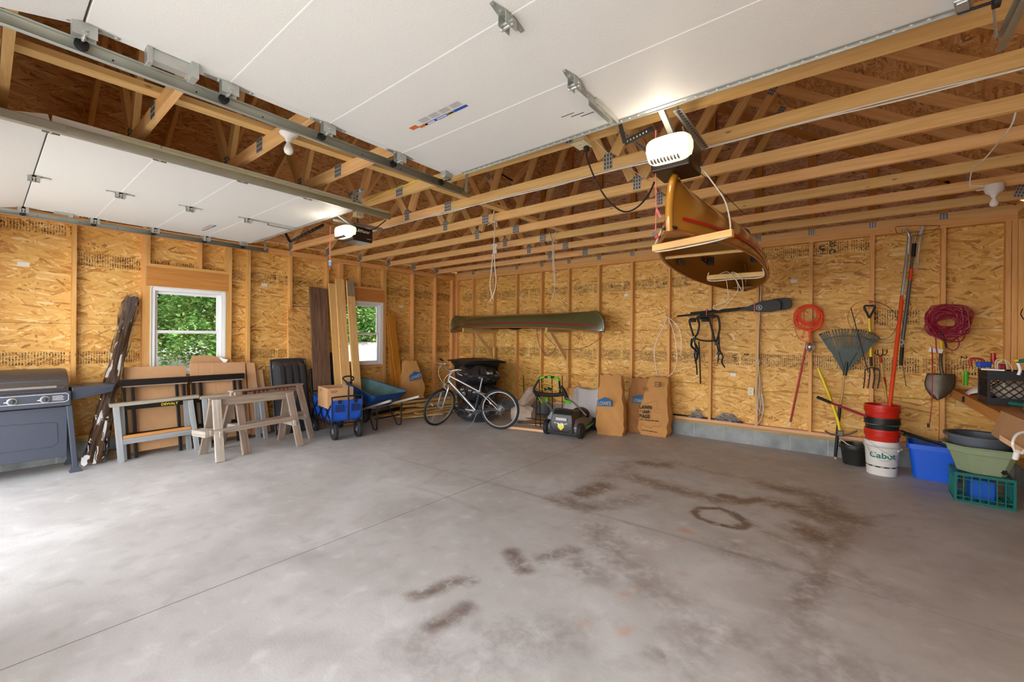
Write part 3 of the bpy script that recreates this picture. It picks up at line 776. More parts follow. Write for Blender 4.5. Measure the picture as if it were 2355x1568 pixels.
def garage_door(name, x0, x1, label):
    ys = [.25+SEC*k for k in range(5)]
    root = bpy.data.objects.new(name, None); COL.objects.link(root); struct(root)
    root.location = (0, 0, 0)
    W = x1-x0
    for k in range(4):
        p = MB().box(x0, x1, ys[k]+.0015, ys[k+1]-.0015, ZD, ZD+.042).build('door_section', MT['door_white'], root, bevel=.003)
    for k in range(1, 4): MB().box(x0, x1, ys[k]-.003, ys[k]+.003, ZD-.0008, ZD+.02).build('joint_seal', MT['seal'], root)
    # top section tipped down into the curve
    a = V((0, .245, ZD)); b = V((0, -.22, ZD-.12)); d = (b-a).normalized(); n = V((0, -d.z, d.y)); n = n if n.z > 0 else -n
    mb = MB(); mb.loft([[(x0, *(a)[1:]), (x0, *(b)[1:]), (x0, *(b+n*.042)[1:]), (x0, *(a+n*.042)[1:])], [(x1, *(a)[1:]), (x1, *(b)[1:]), (x1, *(b+n*.042)[1:]), (x1, *(a+n*.042)[1:])]])
    mb.build('door_section', MT['door_white'], root, bevel=.003)
    # steel end caps with folded lip
    for xe, s in ((x0, 1), (x1, -1)):
        MB().box(xe, xe+.045*s, ys[0]+.004, ys[4]-.004, ZD-.0016, ZD-.0002).build('end_stile', MT['door_white'], root)
    xs = [x0+.022, x0+.022+(W-.044)/2 if name == 'door_2' else None, x1-.022]
    cen = [x0+W*f for f in ((.5,) if name == 'door_2' else (.33, .66))]
    cen = [x0+W*.5]
    for k in range(4):
        for x in [x0+.022, x1-.022]+cen:
            h = bpy.data.objects.new('hinge', HM); COL.objects.link(h); h.parent = root; h.location = (x, ys[k], ZD); h.scale = (1, 1, 1) if x not in cen else (1, .9, .8)
    rm = {-1: roller_mesh(-1), 1: roller_mesh(1)}
    for k in range(5):
        yy = ys[k] if k < 4 else ys[4]-.07
        for x, s in ((x0+.022, -1), (x1-.022, 1)):
            r = bpy.data.objects.new('roller', rm[s]); COL.objects.link(r); r.parent = root; r.location = (x, yy, ZD-.05)
    for x, s in ((x0+.03, 1), (x1-.03, -1)):             # bottom corner brackets with red tag edge
        MB().obox((x, ys[4]-.09, ZD-.02), (.045, .09, .04), rot('Z', 12*s)).obox((x, ys[4]-.09, ZD-.045), (.03, .085, .012), rot('Z', 12*s)).build('corner_bracket', MT['galv'], root, bevel=.003)
    # handle / lock box on the second section
    if name == 'door_2':
        MB().obox((x0+.035, .52, ZD-.028), (.05, .16, .05)).obox((x0+.04, .445, ZD-.035), (.055, .02, .07)).obox((x0+.05, .60, ZD-.035), (.075, .03, .07)).build('slide_lock', MT['galv'], root, bevel=.002)
    else:
        MB().obox((x0+.05, .52, ZD-.012), (.03, .14, .02)).obox((x0+.05, .57, ZD-.02), (.035, .035, .035)).build('slide_lock', MT['galv'], root, bevel=.002)
    # perforated strut along the bottom edge
    mb = MB(); y = ys[4]-.004; xa, xb = x0+.12, x1-.03
    mb.obox(((xa+xb)/2, y+.008, ZD+.012), (xb-xa, .003, .045)); mb.obox(((xa+xb)/2, y-.006, ZD-.003), (xb-xa, .03, .002))
    st = mb.build('bottom_strut', MT['galv'], root)
    hb = MB(); nh = int((xb-xa)/.05)
    for q in range(nh): hb.tube([(xa+.02+q*.05, y-.006, ZD-.0042), (xa+.02+q*.05, y-.006, ZD-.0055)], .0055, 8)
    hb.build('strut_holes', MT['white'], st)
    # opener bracket running from the last seam to the strut
    xo = x0+W*.5
    if name == 'door_2':
        xo = -1.055
    mb = MB().obox((xo, ys[3]+.13, ZD-.006), (.03, .24, .003)).obox((xo, ys[3]+.33, ZD-.004), (.045, .27, .004)).obox((xo+.02, ys[3]+.33, ZD-.016), (.003, .27, .026)).obox((xo-.02, ys[3]+.33, ZD-.016), (.003, .27, .026))
    for q in range(5): mb.tube([(xo, ys[3]+.05+q*.1, ZD-.006), (xo, ys[3]+.05+q*.1, ZD-.014)], .006, 6)
    mb.build('opener_bracket', MT['galv'], root)
    return root, xo, ys
DR1, XO1, YS = garage_door('door_1', D1[0], D1[1], '')
DR2, XO2, YS = garage_door('door_2', D2[0], D2[1], '')

# stickers on the doors
def sticker(root, cx, cy, name, s=1.0, orange=True):
    z = ZD-.0012; mb = MB(); 
    def pt(a, b_): return (cx+a*s, cy+b_*s, z)
    def q(a0, a1, b0, b1, mat, nm, dz=0):
        MB().quad([(cx+a0*s, cy+b0*s, z-dz), (cx+a1*s, cy+b0*s, z-dz), (cx+a1*s, cy+b1*s, z-dz), (cx+a0*s, cy+b1*s, z-dz)]).build(nm, mat, lab)
    lab = MB().box(cx, cx+.36*s, cy-.02*s, cy+.0*s, z-.0003, z).build(name, MT['st_blue'], root)
    q(.02, .10, -.016, -.004, MT['white'], 'label_text', .0006); q(.12, .20, -.015, -.006, MT['white'], 'label_text', .0006)
    q(.21, .26, -.02, 0, MT['st_gold'], 'label_panel', .0006); q(.215, .255, -.016, -.004, MT['black'], 'label_text', .0009)
    q(-.03, .04, -.02, 0, MT['st_orange'], 'label_panel', .0006); q(-.09, -.03, -.045, -.012, MT['st_orange'], 'label_panel', .0006)
    for k in range(4):
        q(.02+k*.085, .095+k*.085, -.07, -.03, MT['st_grey'], 'label_panel', .0003)
        for r in range(4): q(.028+k*.085, .088+k*.085, -.066+r*.009, -.062+r*.009, MT['plate'], 'label_text', .0006)
MT['st_blue'] = simple('sticker_blue', (32, 84, 190), .4); MT['st_gold'] = simple('sticker_gold', (206, 178, 90), .4)
MT['st_orange'] = simple('sticker_orange', (214, 116, 56), .4); MT['st_grey'] = simple('sticker_grey', (206, 208, 210), .4)

# ---- door tracks
def track(x, label, side, hang):
    zc_, y0, y1, R = ZD-.05, .05, 2.53, .38
    t = thing('door_track', label, 'door track', (x, 0, zc_), 0, 'overhead door tracks')
    prof = [(-.012*side, .0265), (.0125*side, .0265), (.0165*side, .019), (.0165*side, -.019), (.0125*side, -.0265), (-.012*side, -.0265)]
    path = [(y1, 0, 0), (y0, 0, 0)]
    for k in range(1, 9):
        a = pi/2*k/8; path.append((y0-R*sin(a), -R*(1-cos(a)), a))
    path.append((y0-R, -2.55, pi/2))
    mb = MB(); rings = []
    for (y, z, a) in path:
        rings.append([V((px, y-pz*sin(a), z+pz*cos(a))) for px, pz in prof])
    mb.loft(rings, closed=False)
    o = mb.build('rail', MT['galv2'], t, 30, solid=.0025)
    hb = MB()
    for k in range(8): hb.tube([(.0125*side, .35+k*.3, 0), (.0145*side, .35+k*.3, 0)], .004, 8)
    hb.build('bolt', MT['black'], t)
    MB().obox((.019*side, .17, 0), (.003, .26, .045)).build('splice_plate', MT['galv2'], t)
    if hang:      # reinforcing angle and perforated hangers
        MB().obox((.019*side, 1.50, .030), (.003, 2.0, .014)).obox((.027*side, 1.50, .037), (.018, 2.0, .002)).build('stiffening_angle', MT['angle'], t)
        hg = MB(); top = ZT-zc_
        hg.obox((.0, 2.16, top-.02), (.26, .004, .035)); hg.beam((-.03*side, 2.16, top), (-.03*side, 2.16, -.03), .003, .032, (0, 1, 0)); hg.beam((.08*side, 2.16, top-.01), (-.03*side, 2.2, .0), .004, .032, (0, 1, 0))
        h = hg.build('hanger_bracket', MT['galv'], t)
        hd = MB()
        for k in range(9): hd.tube([(-.12+k*.03, 2.157, top-.02), (-.12+k*.03, 2.156, top-.02)], .006, 8)
        for k in range(6): hd.tube([(-.03*side+.002, 2.16, top-.04-k*.03), (-.03*side+.003, 2.16, top-.04-k*.03)], .006, 8)
        hd.build('bracket_holes', MT['black'], h)
    else:
        hg = MB(); top = ZT-zc_
        hg.beam((-.03*side, 2.47, top), (-.02*side, 2.47, 0), .003, .03, (0, 1, 0)); hg.build('hanger_bracket', MT['galv'], t)
    return t
MT['angle'] = simple('angle_pale', (196, 196, 160), .45, .5)
track(D1[0]-.065, 'galvanised door track along the left wall, above the grill', -1, False)
track(D1[1]+.065, 'galvanised door track with stiffening angle and perforated hanger, right edge of the far door', 1, True)
track(D2[0]-.075, 'galvanised door track at the left edge of the nearer white overhead door', -1, False)
track(D2[1]+.12, 'galvanised door track at the right edge of the nearer white overhead door', 1, False)
sticker(DR2, -2.0+.03, 1.62, 'warning_label'); sticker(DR1, -5.95, 1.66, 'warning_label', .9)
# three little code bars printed near the last panel
for k in range(3):
    MB().quad([(-1.28+k*.045, 2.02+k*.03, ZD-.0012), (-1.20+k*.045, 2.02+k*.03, ZD-.0012), (-1.20+k*.045, 2.026+k*.03, ZD-.0012), (-1.28+k*.045, 2.026+k*.03, ZD-.0012)]).build('label_text', MT['black'], DR2)

# ---- outside: ground, driveway, leafy trees beyond the windows
def outside():
    m, N, L, b = newmat('gravel_drive')
    ob = uvmap(N, L, src='Object')
    n = N.new('ShaderNodeTexNoise'); n.inputs['Scale'].default_value = 12; n.inputs['Detail'].default_value = 6; L.new(ob, n.inputs['Vector'])
    L.new(ramp(N, L, n.outputs[0], [(.3, lin((190, 188, 180))), (.7, lin((226, 224, 218)))]), b.inputs['Base Color']); b.inputs['Roughness'].default_value = .95
    MB().quad([(-40, -40, -.12), (30, -40, -.12), (30, 30, -.12), (-40, 30, -.12)]).build('floor_outside', m)
    struct(bpy.data.objects['floor_outside'])
outside()
def leafmat(name, a, b_, c):
    m, N, L, b = newmat(name); N.remove(b)
    tc = N.new('ShaderNodeTexCoord'); n = N.new('ShaderNodeTexNoise'); n.inputs['Scale'].default_value = 1.7; n.inputs['Detail'].default_value = 5; L.new(tc.outputs['Object'], n.inputs['Vector'])
    g = N.new('ShaderNodeNewGeometry')
    col = ramp(N, L, mth(N, L, 'ADD', mth(N, L, 'MULTIPLY', n.outputs[0], .6), mth(N, L, 'MULTIPLY', g.outputs['Random Per Island'], .4)), [(.2, a), (.5, b_), (.8, c)])
    d = N.new('ShaderNodeBsdfDiffuse'); t = N.new('ShaderNodeBsdfTranslucent'); L.new(col, d.inputs[0]); L.new(col, t.inputs[0])
    mx = N.new('ShaderNodeMixShader'); mx.inputs[0].default_value = .4; L.new(d.outputs[0], mx.inputs[1]); L.new(t.outputs[0], mx.inputs[2])
    L.new(mx.outputs[0], N['Material Output'].inputs[0]); return m
MT['leaf'] = leafmat('leaves', lin((34, 66, 30)), lin((74, 118, 56)), lin((150, 180, 112)))
MT['bark'] = simple('bark', (90, 76, 60), .9, 0, .2, .5, scale=20)
def tree(x, y, h, r, n, label, z0=.6):
    rnd = random.Random(int(x*100+y*7)); t = thing('leafy_tree', label, 'tree', (x, y, -.12), 0, 'trees outside the windows')
    MB().tube([(0, 0, 0), (.05, .05, h*.5), (0, .1, h*.9)], [.09, .07, .02], 8).build('trunk', MT['bark'], t, 40)
    mb = MB(); zl = -.12; cl = [(rnd.uniform(-r, r)*.8, rnd.uniform(-r, r), rnd.uniform(z0, h)) for _ in range(46)]
    for i in range(n):
        c = V(rnd.choice(cl)); p = c + V((rnd.gauss(0, 1), rnd.gauss(0, 1), rnd.gauss(0, .7)))*(.20*r)
        if p.z < z0-.35: continue
        M = Matrix.Rotation(rnd.uniform(0, 6.28), 3, 'Z') @ Matrix.Rotation(rnd.gauss(0, .6), 3, 'X') @ Matrix.Rotation(rnd.gauss(0, .5), 3, 'Y'); s = rnd.uniform(.03, .065)*(1 if x > -12 else 1.7 if x > -16 else 2.8)
        mb.quad([p+M @ V((-s, 0, 0)), p+M @ V((0, -s*.5, 0)), p+M @ V((s, 0, 0)), p+M @ V((0, s*.5, 0))])
    mb.build('foliage', MT['leaf'], t)
MB().loft([[V((-8.6, -8, -.12)), V((-8.6, 16, -.12))], [V((-14.0, -8, 1.22)), V((-14.0, 16, 1.22))], [V((-22, -8, 1.6)), V((-22, 16, 1.6))]], closed=False).build('floor_bank', simple('gravel_bank', (132, 132, 126), .95, 0, .06, scale=3))
struct(bpy.data.objects['floor_bank'])
for (x, y, h, r, n, lab, z0) in ((-15.2, .6, 5.2, 1.6, 26000, 'bright leafy tree at the left of the near window view', 1.45),
                             (-11.4, 3.35, 4.0, .95, 22000, 'drooping leafy tree at the right of the near window view', 1.0),
                             (-15.2, 8.6, 5.0, 1.7, 26000, 'broad leafy tree filling the far window view', 1.45),
                             (-18.5, 4.2, 7.5, 3.2, 30000, 'tall tree standing behind the two nearer trees in the near window', 1.5)):
    tree(x, y, h, r, n, lab, z0)
# ================================================================ THINGS ALONG THE LEFT WALL
MT['grill'] = simple('grill_slate_paint', (66, 72, 86), .38, .15, .05, .06, scale=120)
MT['grill_lid'] = simple('grill_lid_enamel', (74, 66, 62), .35, .1, .05)
MT['chrome'] = simple('chrome', (216, 216, 214), .12, 1.0, .02)
MT['card'] = simple('cardboard', (188, 146, 104), .8, 0, .05, .05, scale=12)
MT['card2'] = simple('cardboard_pale', (196, 152, 112), .8, 0, .05, .05, scale=12)
MT['greypaint'] = wood('grey_painted_wood', lin((122, 126, 130)), lin((146, 150, 152)), lin((164, 166, 166)), knots=False)
MT['greywood'] = wood('grey_beam', lin((126, 116, 100)), lin((154, 146, 130)), lin((170, 164, 150)), knots=False)
MT['weather'] = wood('weathered_wood', lin((120, 96, 80)), lin((158, 138, 122)), lin((180, 164, 150)), weather=.55)
MT['weather2'] = wood('weathered_wood_pale', lin((150, 136, 122)), lin((182, 172, 160)), lin((206, 200, 192)), knots=False, weather=.3)
MT['brownboard'] = wood('old_brown_board', lin((70, 50, 38)), lin((106, 82, 64)), lin((134, 108, 88)))
MT['newboard'] = wood('pale_plank', lin((196, 152, 90)), lin((216, 176, 112)), lin((228, 194, 134)))
MT['orangeboard'] = wood('varnished_board', lin((168, 96, 30)), lin((196, 122, 46)), lin((212, 144, 68)), rough=.4, knots=False)
MT['darkwood'] = wood('dark_sleeper', lin((86, 62, 46)), lin((120, 94, 74)), lin((146, 120, 98)), weather=.3)
MT['yellow'] = simple('yellow_print', (226, 214, 60), .5)
MT['bluecloth'] = simple('blue_fabric', (22, 84, 196), .7, 0, .12, .12, scale=7)
MT['blueshade'] = simple('blue_mesh_pocket', (14, 42, 104), .8)
MT['tray'] = simple('wheelbarrow_blue', (10, 62, 122), .35, 0, .15, .05, scale=6)
MT['traydirt'] = simple('tray_inside_dusty', (78, 110, 112), .7, 0, .25, .1, scale=9)
MT['sled'] = simple('sled_black_plastic', (54, 56, 60), .32, 0, .08)
MT['paper'] = simple('kraft_paper', (190, 138, 78), .8, 0, .07, .6, scale=7)
MT['paper2'] = simple('kraft_paper_dark', (172, 120, 66), .8, 0, .07, .6, scale=7)
MT['loweblue'] = simple('printed_blue', (22, 92, 142), .7)
MT['print'] = simple('printed_black', (44, 34, 28), .8)
MT['binblack'] = simple('bin_plastic', (28, 32, 34), .45, 0, .08, .04)
MT['bagblack'] = simple('bin_bag_film', (40, 40, 45), .2, 0, .2, .0, spec=.8)
MT['silver'] = simple('silver_paint', (178, 178, 176), .28, .75, .03)
MT['slatepaint'] = simple('dark_grey_paint', (64, 68, 74), .3, .5, .05)
MT['plasticfilm'] = glass('clear_film', (.86, .86, .88), .11)

def grill():
    t = thing('gas_grill', 'dark blue-grey gas grill with chrome lid handle at the left wall', 'grill', (-6.7, .13, 0))
    T = V((-6.7, .13, 0))
    def mb(): return MB()
    def B(m, *a, **k):
        m.v = [tuple(V(p)-T) for p in m.v]; return m.build(*a, **k)
    y0, y1 = -.33, .60
    b = mb().box(-6.95, -6.45, y0, y1, .713, .865); body = B(b, 'firebox', MT['grill'], t, bevel=.012)
    # control panel outline
    o = mb(); pts = [(-6.447, -.3, .765), (-6.447, .555, .758), (-6.447, .578, .775), (-6.447, .578, .832), (-6.447, .56, .847), (-6.447, -.3, .842)]
    o.tube(pts, .0022, 6); B(o, 'panel_trim', MT['white'], body)
    o = mb()
    for r in range(6): o.box(-6.4475, -6.446, .462, .535+(r % 3)*.006, .823-r*.009, .826-r*.009)
    B(o, 'panel_print', MT['st_grey'], body)
    for y in (-.03, .19, .409):
        kb = mb().lathe((-6.45, y, .795), [(.036, -.001), (.036, .003), (.028, .004)], 24, 'x')
        k = B(kb, 'knob', MT['silver'], t, smooth=40)
        k2 = mb().lathe((-6.45, y, .795), [(.025, .0), (.024, .028), (.02, .032)], 20, 'x').box(-6.445, -6.405, y-.005, y+.005, .775, .815); B(k2, 'knob_grip', MT['grill'], k, smooth=40)
        B(mb().obox((-6.447, y-.042, .79), (.002, .02, .008)), 'knob_pointer', MT['white'], k)
    # barrel lid
    prof = [(-6.955, .868), (-6.96, .95), (-6.93, 1.03), (-6.87, 1.075), (-6.78, 1.092), (-6.67, 1.082), (-6.58, 1.045), (-6.51, .985), (-6.475, .92), (-6.465, .868)]
    rings = []
    for yy, s in ((y0, .90), (y0+.03, 1), (y1-.055, 1), (y1-.02, .97), (y1-.012, .80)):
        rings.append([V((-6.71+(x+6.71)*s, yy, .868+(z-.868)*s)) for x, z in prof])
    lid = B(mb().loft(rings), 'lid', MT['grill_lid'], t, smooth=35)
    B(mb().box(-6.475, -6.462, y0+.02, y1-.05, .895, .915), 'lid_rim', MT['grill'], lid)
    B(mb().box(-6.52, -6.505, y0+.02, y1-.08, .975, .985), 'lid_ridge', MT['grill'], lid)
    h = mb().tube([(-6.40, -.2, .925), (-6.40, .487, .925)], .012, 12)
    for y in (-.15, .44): h.tube([(-6.40, y, .925), (-6.48, y, .925)], .008, 8)
    B(h, 'lid_handle', MT['chrome'], lid, smooth=40)
    # side shelf
    s = mb().loft([[V((-6.93, .605, .79)), V((-6.50, .605, .755)), V((-6.50, .605, .895)), V((-6.93, .605, .895))],
                   [V((-6.93, .93, .83)), V((-6.53, .93, .82)), V((-6.52, .955, .905)), V((-6.93, .955, .905))]])
    B(s, 'side_shelf', MT['grill'], t, bevel=.008)
    c = mb().box(-6.53, -6.505, y0, .575, .175, .70); p = B(c, 'front_panel', MT['grill'], t, bevel=.004)
    g = mb().tube([(-6.503, -.3, .58), (-6.503, .47, .545), (-6.503, .50, .53), (-6.503, .505, .33), (-6.503, .47, .29), (-6.503, -.3, .30)], .003, 6); B(g, 'panel_ridge', MT['grill'], p, smooth=60)
    B(mb().box(-6.93, -6.53, y0, .56, .17, .19), 'bottom_shelf', MT['grill'], t)
    for (x, y, n) in ((-6.48, .585, 1), (-6.91, .585, 1), (-6.48, y0+.02, -1), (-6.91, y0+.02, -1)):
        l = mb().beam((x, y, .71), (x, y+.05*n, .04), .045, .04, (1, 0, 0)); lg = B(l, 'leg', MT['grill'], t, bevel=.006)
        f = mb().loft([[V((x+dx*.025, y+.05*n+dy*.025, .05)) for dx, dy in ((-1, -1), (1, -1), (1, 1), (-1, 1))], [V((x+dx*.05, y+.055*n+dy*.05, .0)) for dx, dy in ((-1, -1), (1, -1), (1, 1), (-1, 1))]])
        B(f, 'foot', MT['grill'], lg)
grill()

def on(t, m, *a, **k):
    """build a part given in world coordinates under a thing placed at its base"""
    L = t.location; m.v = [(p[0]-L.x, p[1]-L.y, p[2]-L.z) for p in m.v]; return m.build(*a, parent=t, **k)
def sub(t, m, name, mat, par, **k):
    L = t.location; m.v = [(p[0]-L.x, p[1]-L.y, p[2]-L.z) for p in m.v]; return m.build(name, mat, par, **k)

# ---- plastic wrapped bundle of dark boards leaning beside the window
t = thing('board_bundle', 'bundle of dark brown boards wrapped in clear plastic leaning beside the left window', 'bundle', (-6.75, .85, 0))
P0, P1 = V((-6.62, .79, .0)), V((-6.99, 1.175, 1.96)); ax = (P1-P0).normalized()
rnd = random.Random(3)
for k in range(4):
    m = MB().beam(P0+V((-.03+.0*k, -.045+.03*k, .03)), P1+V((-.03, -.045+.03*k, -.02-.01*(k % 2))), .027, .06, (1, 0, .2)); on(t, m, 'board', MT['brownboard'])
rings = []
for i in range(34):
    f = i/33; c = P0.lerp(P1, f)+V((-.03, .005, .0)); w = .078+.009*sin(i*.9)+rnd.uniform(-.003, .003); d = .045+rnd.uniform(-.003, .003); ring = []
    if f < .2: w *= 1.25; 
    if f > .96: w *= .75
    for k in range(22):
        a = 2*pi*k/22; r = 1+.09*sin(k*2.7+i*.55)+.07*sin(k*5.1-i*.4); ring.append(c+V((d*sin(a)*r, w*cos(a)*r, .03*sin(a)+.02*sin(k*2))))
    rings.append(ring)
on(t, MB().loft(rings, cap0=False, cap1=False), 'plastic_wrap', MT['plasticfilm'], smooth=25)

def panel(name, mat, pts, th, label, cat='cardboard', group=None, creases=(), cmat=None):
    """flat sheet from 4 corner points, real thickness"""
    P = [V(p) for p in pts]; n = (P[1]-P[0]).cross(P[3]-P[0]).normalized()*th
    t = thing(name, label, cat, tuple(V((P[0].x, P[0].y, 0))), 0, group)
    m = MB().loft([P, [p+n for p in P]]); o = on(t, m, 'sheet', mat)
    for f0 in creases:
        a = P[0].lerp(P[1], f0); b = P[3].lerp(P[2], f0)
        for q in (a, b): pass
        s = 1 if n.x > 0 else 0
        mm = MB().tube([a+n*(1.05 if s else -.05), b+n*(1.05 if s else -.05)], .0018, 5); sub(t, mm, 'crease', cmat or MT['card'], o)
    return t
# flattened boxes and sheets leaning on the wall (bottom-left, bottom-right, top-right, top-left; face toward the room)
panel('cardboard_sheet', MT['card'], [(-6.68, 1.07, .06), (-6.72, 1.70, .06), (-6.93, 1.70, 1.055), (-6.93, 1.08, 1.065)], .008, 'tan flattened cardboard box behind the nearer black work stand', 'cardboard', None, (.52,))
panel('cardboard_sheet', MT['card2'], [(-6.70, 1.73, .06), (-6.72, 2.42, .06), (-6.92, 2.40, 1.075), (-6.90, 1.735, 1.09)], .008, 'wide tan cardboard sheet behind the second black work stand', 'cardboard', None, (.14, .42))
t = thing('cardboard_sheet', 'torn cardboard flap standing up in front of the lower window pane', 'cardboard', (-6.96, 1.95, 0))
pts = [(1.76, .95), (2.30, .95), (2.26, 1.10), (2.19, 1.12), (2.16, 1.15), (2.11, 1.135), (2.09, 1.16), (1.98, 1.19), (1.78, 1.18), (1.76, 1.12)]
on(t, MB().prism([(a, b) for a, b in pts], (-6.965, 0, 0), (0, 1, 0), (0, 0, 1), (1, 0, 0), .006), 'sheet', MT['card'])
on(t, MB().loft([[V((-6.955, 2.09, 1.15)), V((-6.955, 2.2, 1.11)), V((-6.94, 2.16, 1.06))], [V((-6.95, 2.09, 1.155)), V((-6.92, 2.19, 1.12)), V((-6.93, 2.16, 1.06))]]), 'torn_corner', MT['white'])
panel('cardboard_sheet', MT['card2'], [(-6.74, 2.43, .03), (-6.74, 2.59, .03), (-6.94, 2.54, 1.06), (-6.94, 2.43, 1.07)], .008, 'narrow upright cardboard strip at the right of the wide sheet')
panel('cardboard_sheet', MT['card'], [(-6.80, 2.60, .03), (-6.80, 2.72, .03), (-6.97, 2.66, .95), (-6.97, 2.55, .95)], .008, 'short narrow cardboard strip leaning farthest right of the cardboard')

# ---- black folding work stands
def workstand(y0, y1, x0, label, text=True):
    t = thing('work_stand', label, 'sawhorse', (x0, (y0+y1)/2, 0), 0, 'black folding work stands')
    xt = x0-.14
    on(t, MB().box(xt, xt+.05, y0, y1, .85, .925), 'top_rail', MT['blackmetal'], bevel=.004)
    on(t, MB().box(xt+.02, xt+.055, y0+.02, y1-.02, .835, .85), 'wood_strip', MT['weather'])
    for (a, b) in ((y0+.03, y0+.06), (y0+.11, y0+.13), (y1-.06, y1-.03), (y1-.13, y1-.11)):
        on(t, MB().beam((xt+.03, a, .86), (x0+.03, b, .0), .035, .03, (1, 0, 0)), 'leg', MT['blackmetal'], bevel=.003)
    r = on(t, MB().beam((x0-.045, y0+.05, .60), (x0-.045, y1-.02, .60), .03, .055), 'cross_rail', MT['blackmetal'], bevel=.003)
    on(t, MB().beam((x0+.0, y0+.07, .28), (x0+.0, y1-.04, .28), .025, .04), 'lower_rail', MT['blackmetal'])
    if text:
        o = text_mesh('brand_print', 'DEWALT', .042, MT['yellow'], (x0-.028, y0+.37, .587), (0, 1, 0), (0, 0, 1), r, bold=.001); o.location = -t.location
workstand(1.03, 1.70, -6.67, 'nearer black steel folding work stand leaning against flattened cardboard')
workstand(1.72, 2.36, -6.70, 'farther black steel folding work stand behind the grey trestle frames', False)

# ---- grey painted trestle frames leaning in front
def trestle(y0, y1, x0, label, strip=True):
    t = thing('trestle_frame', label, 'sawhorse', (x0, (y0+y1)/2, 0), 0, 'grey painted trestle frames')
    on(t, MB().beam((x0+.0, y0, .66), (x0+.0, y1, .68), .10, .038), 'top_beam', MT['greywood'], bevel=.003)
    for (a, b) in ((y0+.05, y0+.10), (y1-.09, y1-.01)):
        lg = on(t, MB().beam((x0+.03, a, .645), (x0+.03, b, .0), .055, .035, (1, 0, 0)), 'leg', MT['greypaint'], bevel=.003)
    for (a, b) in ((y0+.10, y0+.14), (y1-.12, y1-.07)):
        on(t, MB().beam((x0-.03, a, .645), (x0-.08, b, .0), .055, .03, (1, 0, 0)), 'leg', MT['greypaint'])
    on(t, MB().beam((x0+.03, y0+.10, .235), (x0+.03, y1-.06, .245), .03, .065), 'cross_rail', MT['greypaint'])
    if strip: on(t, MB().beam((x0+.02, y0+.11, .285), (x0+.02, y1-.08, .295), .045, .030), 'cross_strip', MT['header'])
trestle(.91, 1.745, -6.56, 'grey painted trestle with an orange wooden strip on its crossbar, beside the grill')
trestle(1.755, 2.56, -6.56, 'grey painted trestle standing behind the weathered wooden sawhorses', False)
# dark sleeper on the floor
tag(MB().beam((-6.83, .80, .05), (-6.80, 2.6, .05), .09, .10).build('timber_sleeper', MT['darkwood']), 'old dark timber lying on the floor against the wall under the work stands', 'timber')

# ---- weathered wooden sawhorses
def sawhorse(c, L, H, rz, label, paint=False, ext=0.0):
    t = thing('wooden_sawhorse', label, 'sawhorse', (c[0], c[1], 0), rz, 'weathered wooden sawhorses')
    def P(m, *a, **k): return m.build(*a, parent=t, **k)
    mt = MT['weather']
    bm = P(MB().obox((0, 0, H-.045), (L, .038, .089)), 'beam', mt, bevel=.004)
    bm2 = P(MB().obox((0, 0, H+.006), (L, .10 if paint else .05, .02)), 'beam_cap', mt, bevel=.003)
    if paint:
        pm = MB().obox((0, -.0215, H-.012), (L-.06, .003, .012)); rr = random.Random(5)
        for k in range(16): q_ = .015+rr.uniform(0, .035); pm.obox((-L/2+.06+k*L/17, -.0215, H-.008-q_/2), (.02+rr.uniform(0, .02), .003, q_))
        P(pm, 'paint_drips', simple('red_paint', (130, 52, 34), .5), )
    ox = L/2-.07
    for sx in (-1, 1):
        for sy in (-1, 1):
            P(MB().beam((sx*ox, sy*.035, H-.005), (sx*(ox+.035), sy*.265, .0), .089, .036, (0, sy, .25)), 'leg', MT['weather2'] if (sx < 0 and sy < 0 and not paint) else mt, bevel=.003)
        P(MB().obox((sx*(ox+.0), 0, .30), (.036, .40, .075)), 'end_brace', MT['weather2'], bevel=.003)
    for sy in (-1,):
        P(MB().beam((-ox-.1*ext, sy*.15, .33), (ox, sy*.15, .36), .036, .06), 'side_rail', mt, bevel=.003)
    if ext: P(MB().obox((-ox-.10, .02, .31), (.14, .26, .07), rot('Z', 12)), 'end_block', MT['weather2'], bevel=.004)
    return t
sawhorse((-5.985, 2.19), 1.0, .70, pi/2+.04, 'weathered grey wooden sawhorse in front, nearest the camera', False, 1.0)
sawhorse((-6.20, 2.45), 1.02, .755, pi/2+.24, 'taller weathered sawhorse with red paint drips, behind the nearest one', True)

# ---- OSB offcut and boards leaning on the wall
o = panel('osb_offcut', MT['osb_loose'], [(-6.93, 3.05, .25), (-6.93, 3.78, .25), (-7.02, 3.78, 1.945), (-7.02, 3.045, 1.925)], .011, 'loose sheet of strand board leaning on the studs behind the dark brown board', 'board')
def lean(name, mat, p0, p1, w, th, label, cat='board', group='boards leaning on the left wall'):
    t = thing(name, label, cat, (p0[0], p0[1], 0), 0, group); m = MB().beam(p0, p1, w, th, (1, 0, .2)); on(t, m, 'plank', MT[mat], bevel=.003); return t
lean('leaning_board', 'brownboard', (-6.52, 3.40, .0), (-6.985, 3.515, 2.27), .29, .036, 'wide dark brown weathered board leaning beside the far window')
lean('leaning_board', 'newboard', (-6.56, 3.70, .0), (-6.97, 3.75, 2.36), .12, .036, 'pale pine plank, left one of the pale planks at the far window')
t = lean('leaning_board', 'newboard', (-6.50, 3.80, .0), (-6.92, 3.86, 2.45), .16, .036, 'widest and tallest pale plank, middle one of those at the far window')
lean('leaning_board', 'newboard', (-6.46, 3.98, .0), (-6.87, 4.025, 2.43), .14, .036, 'pale plank with a grey stained top end, overlapping the far window frame')
st = MB().beam((-6.848, 4.025, 2.43), (-6.802, 4.02, 2.16), .142, .004, (1, 0, .2)); st.build('stained_end', MT['weather'], None)
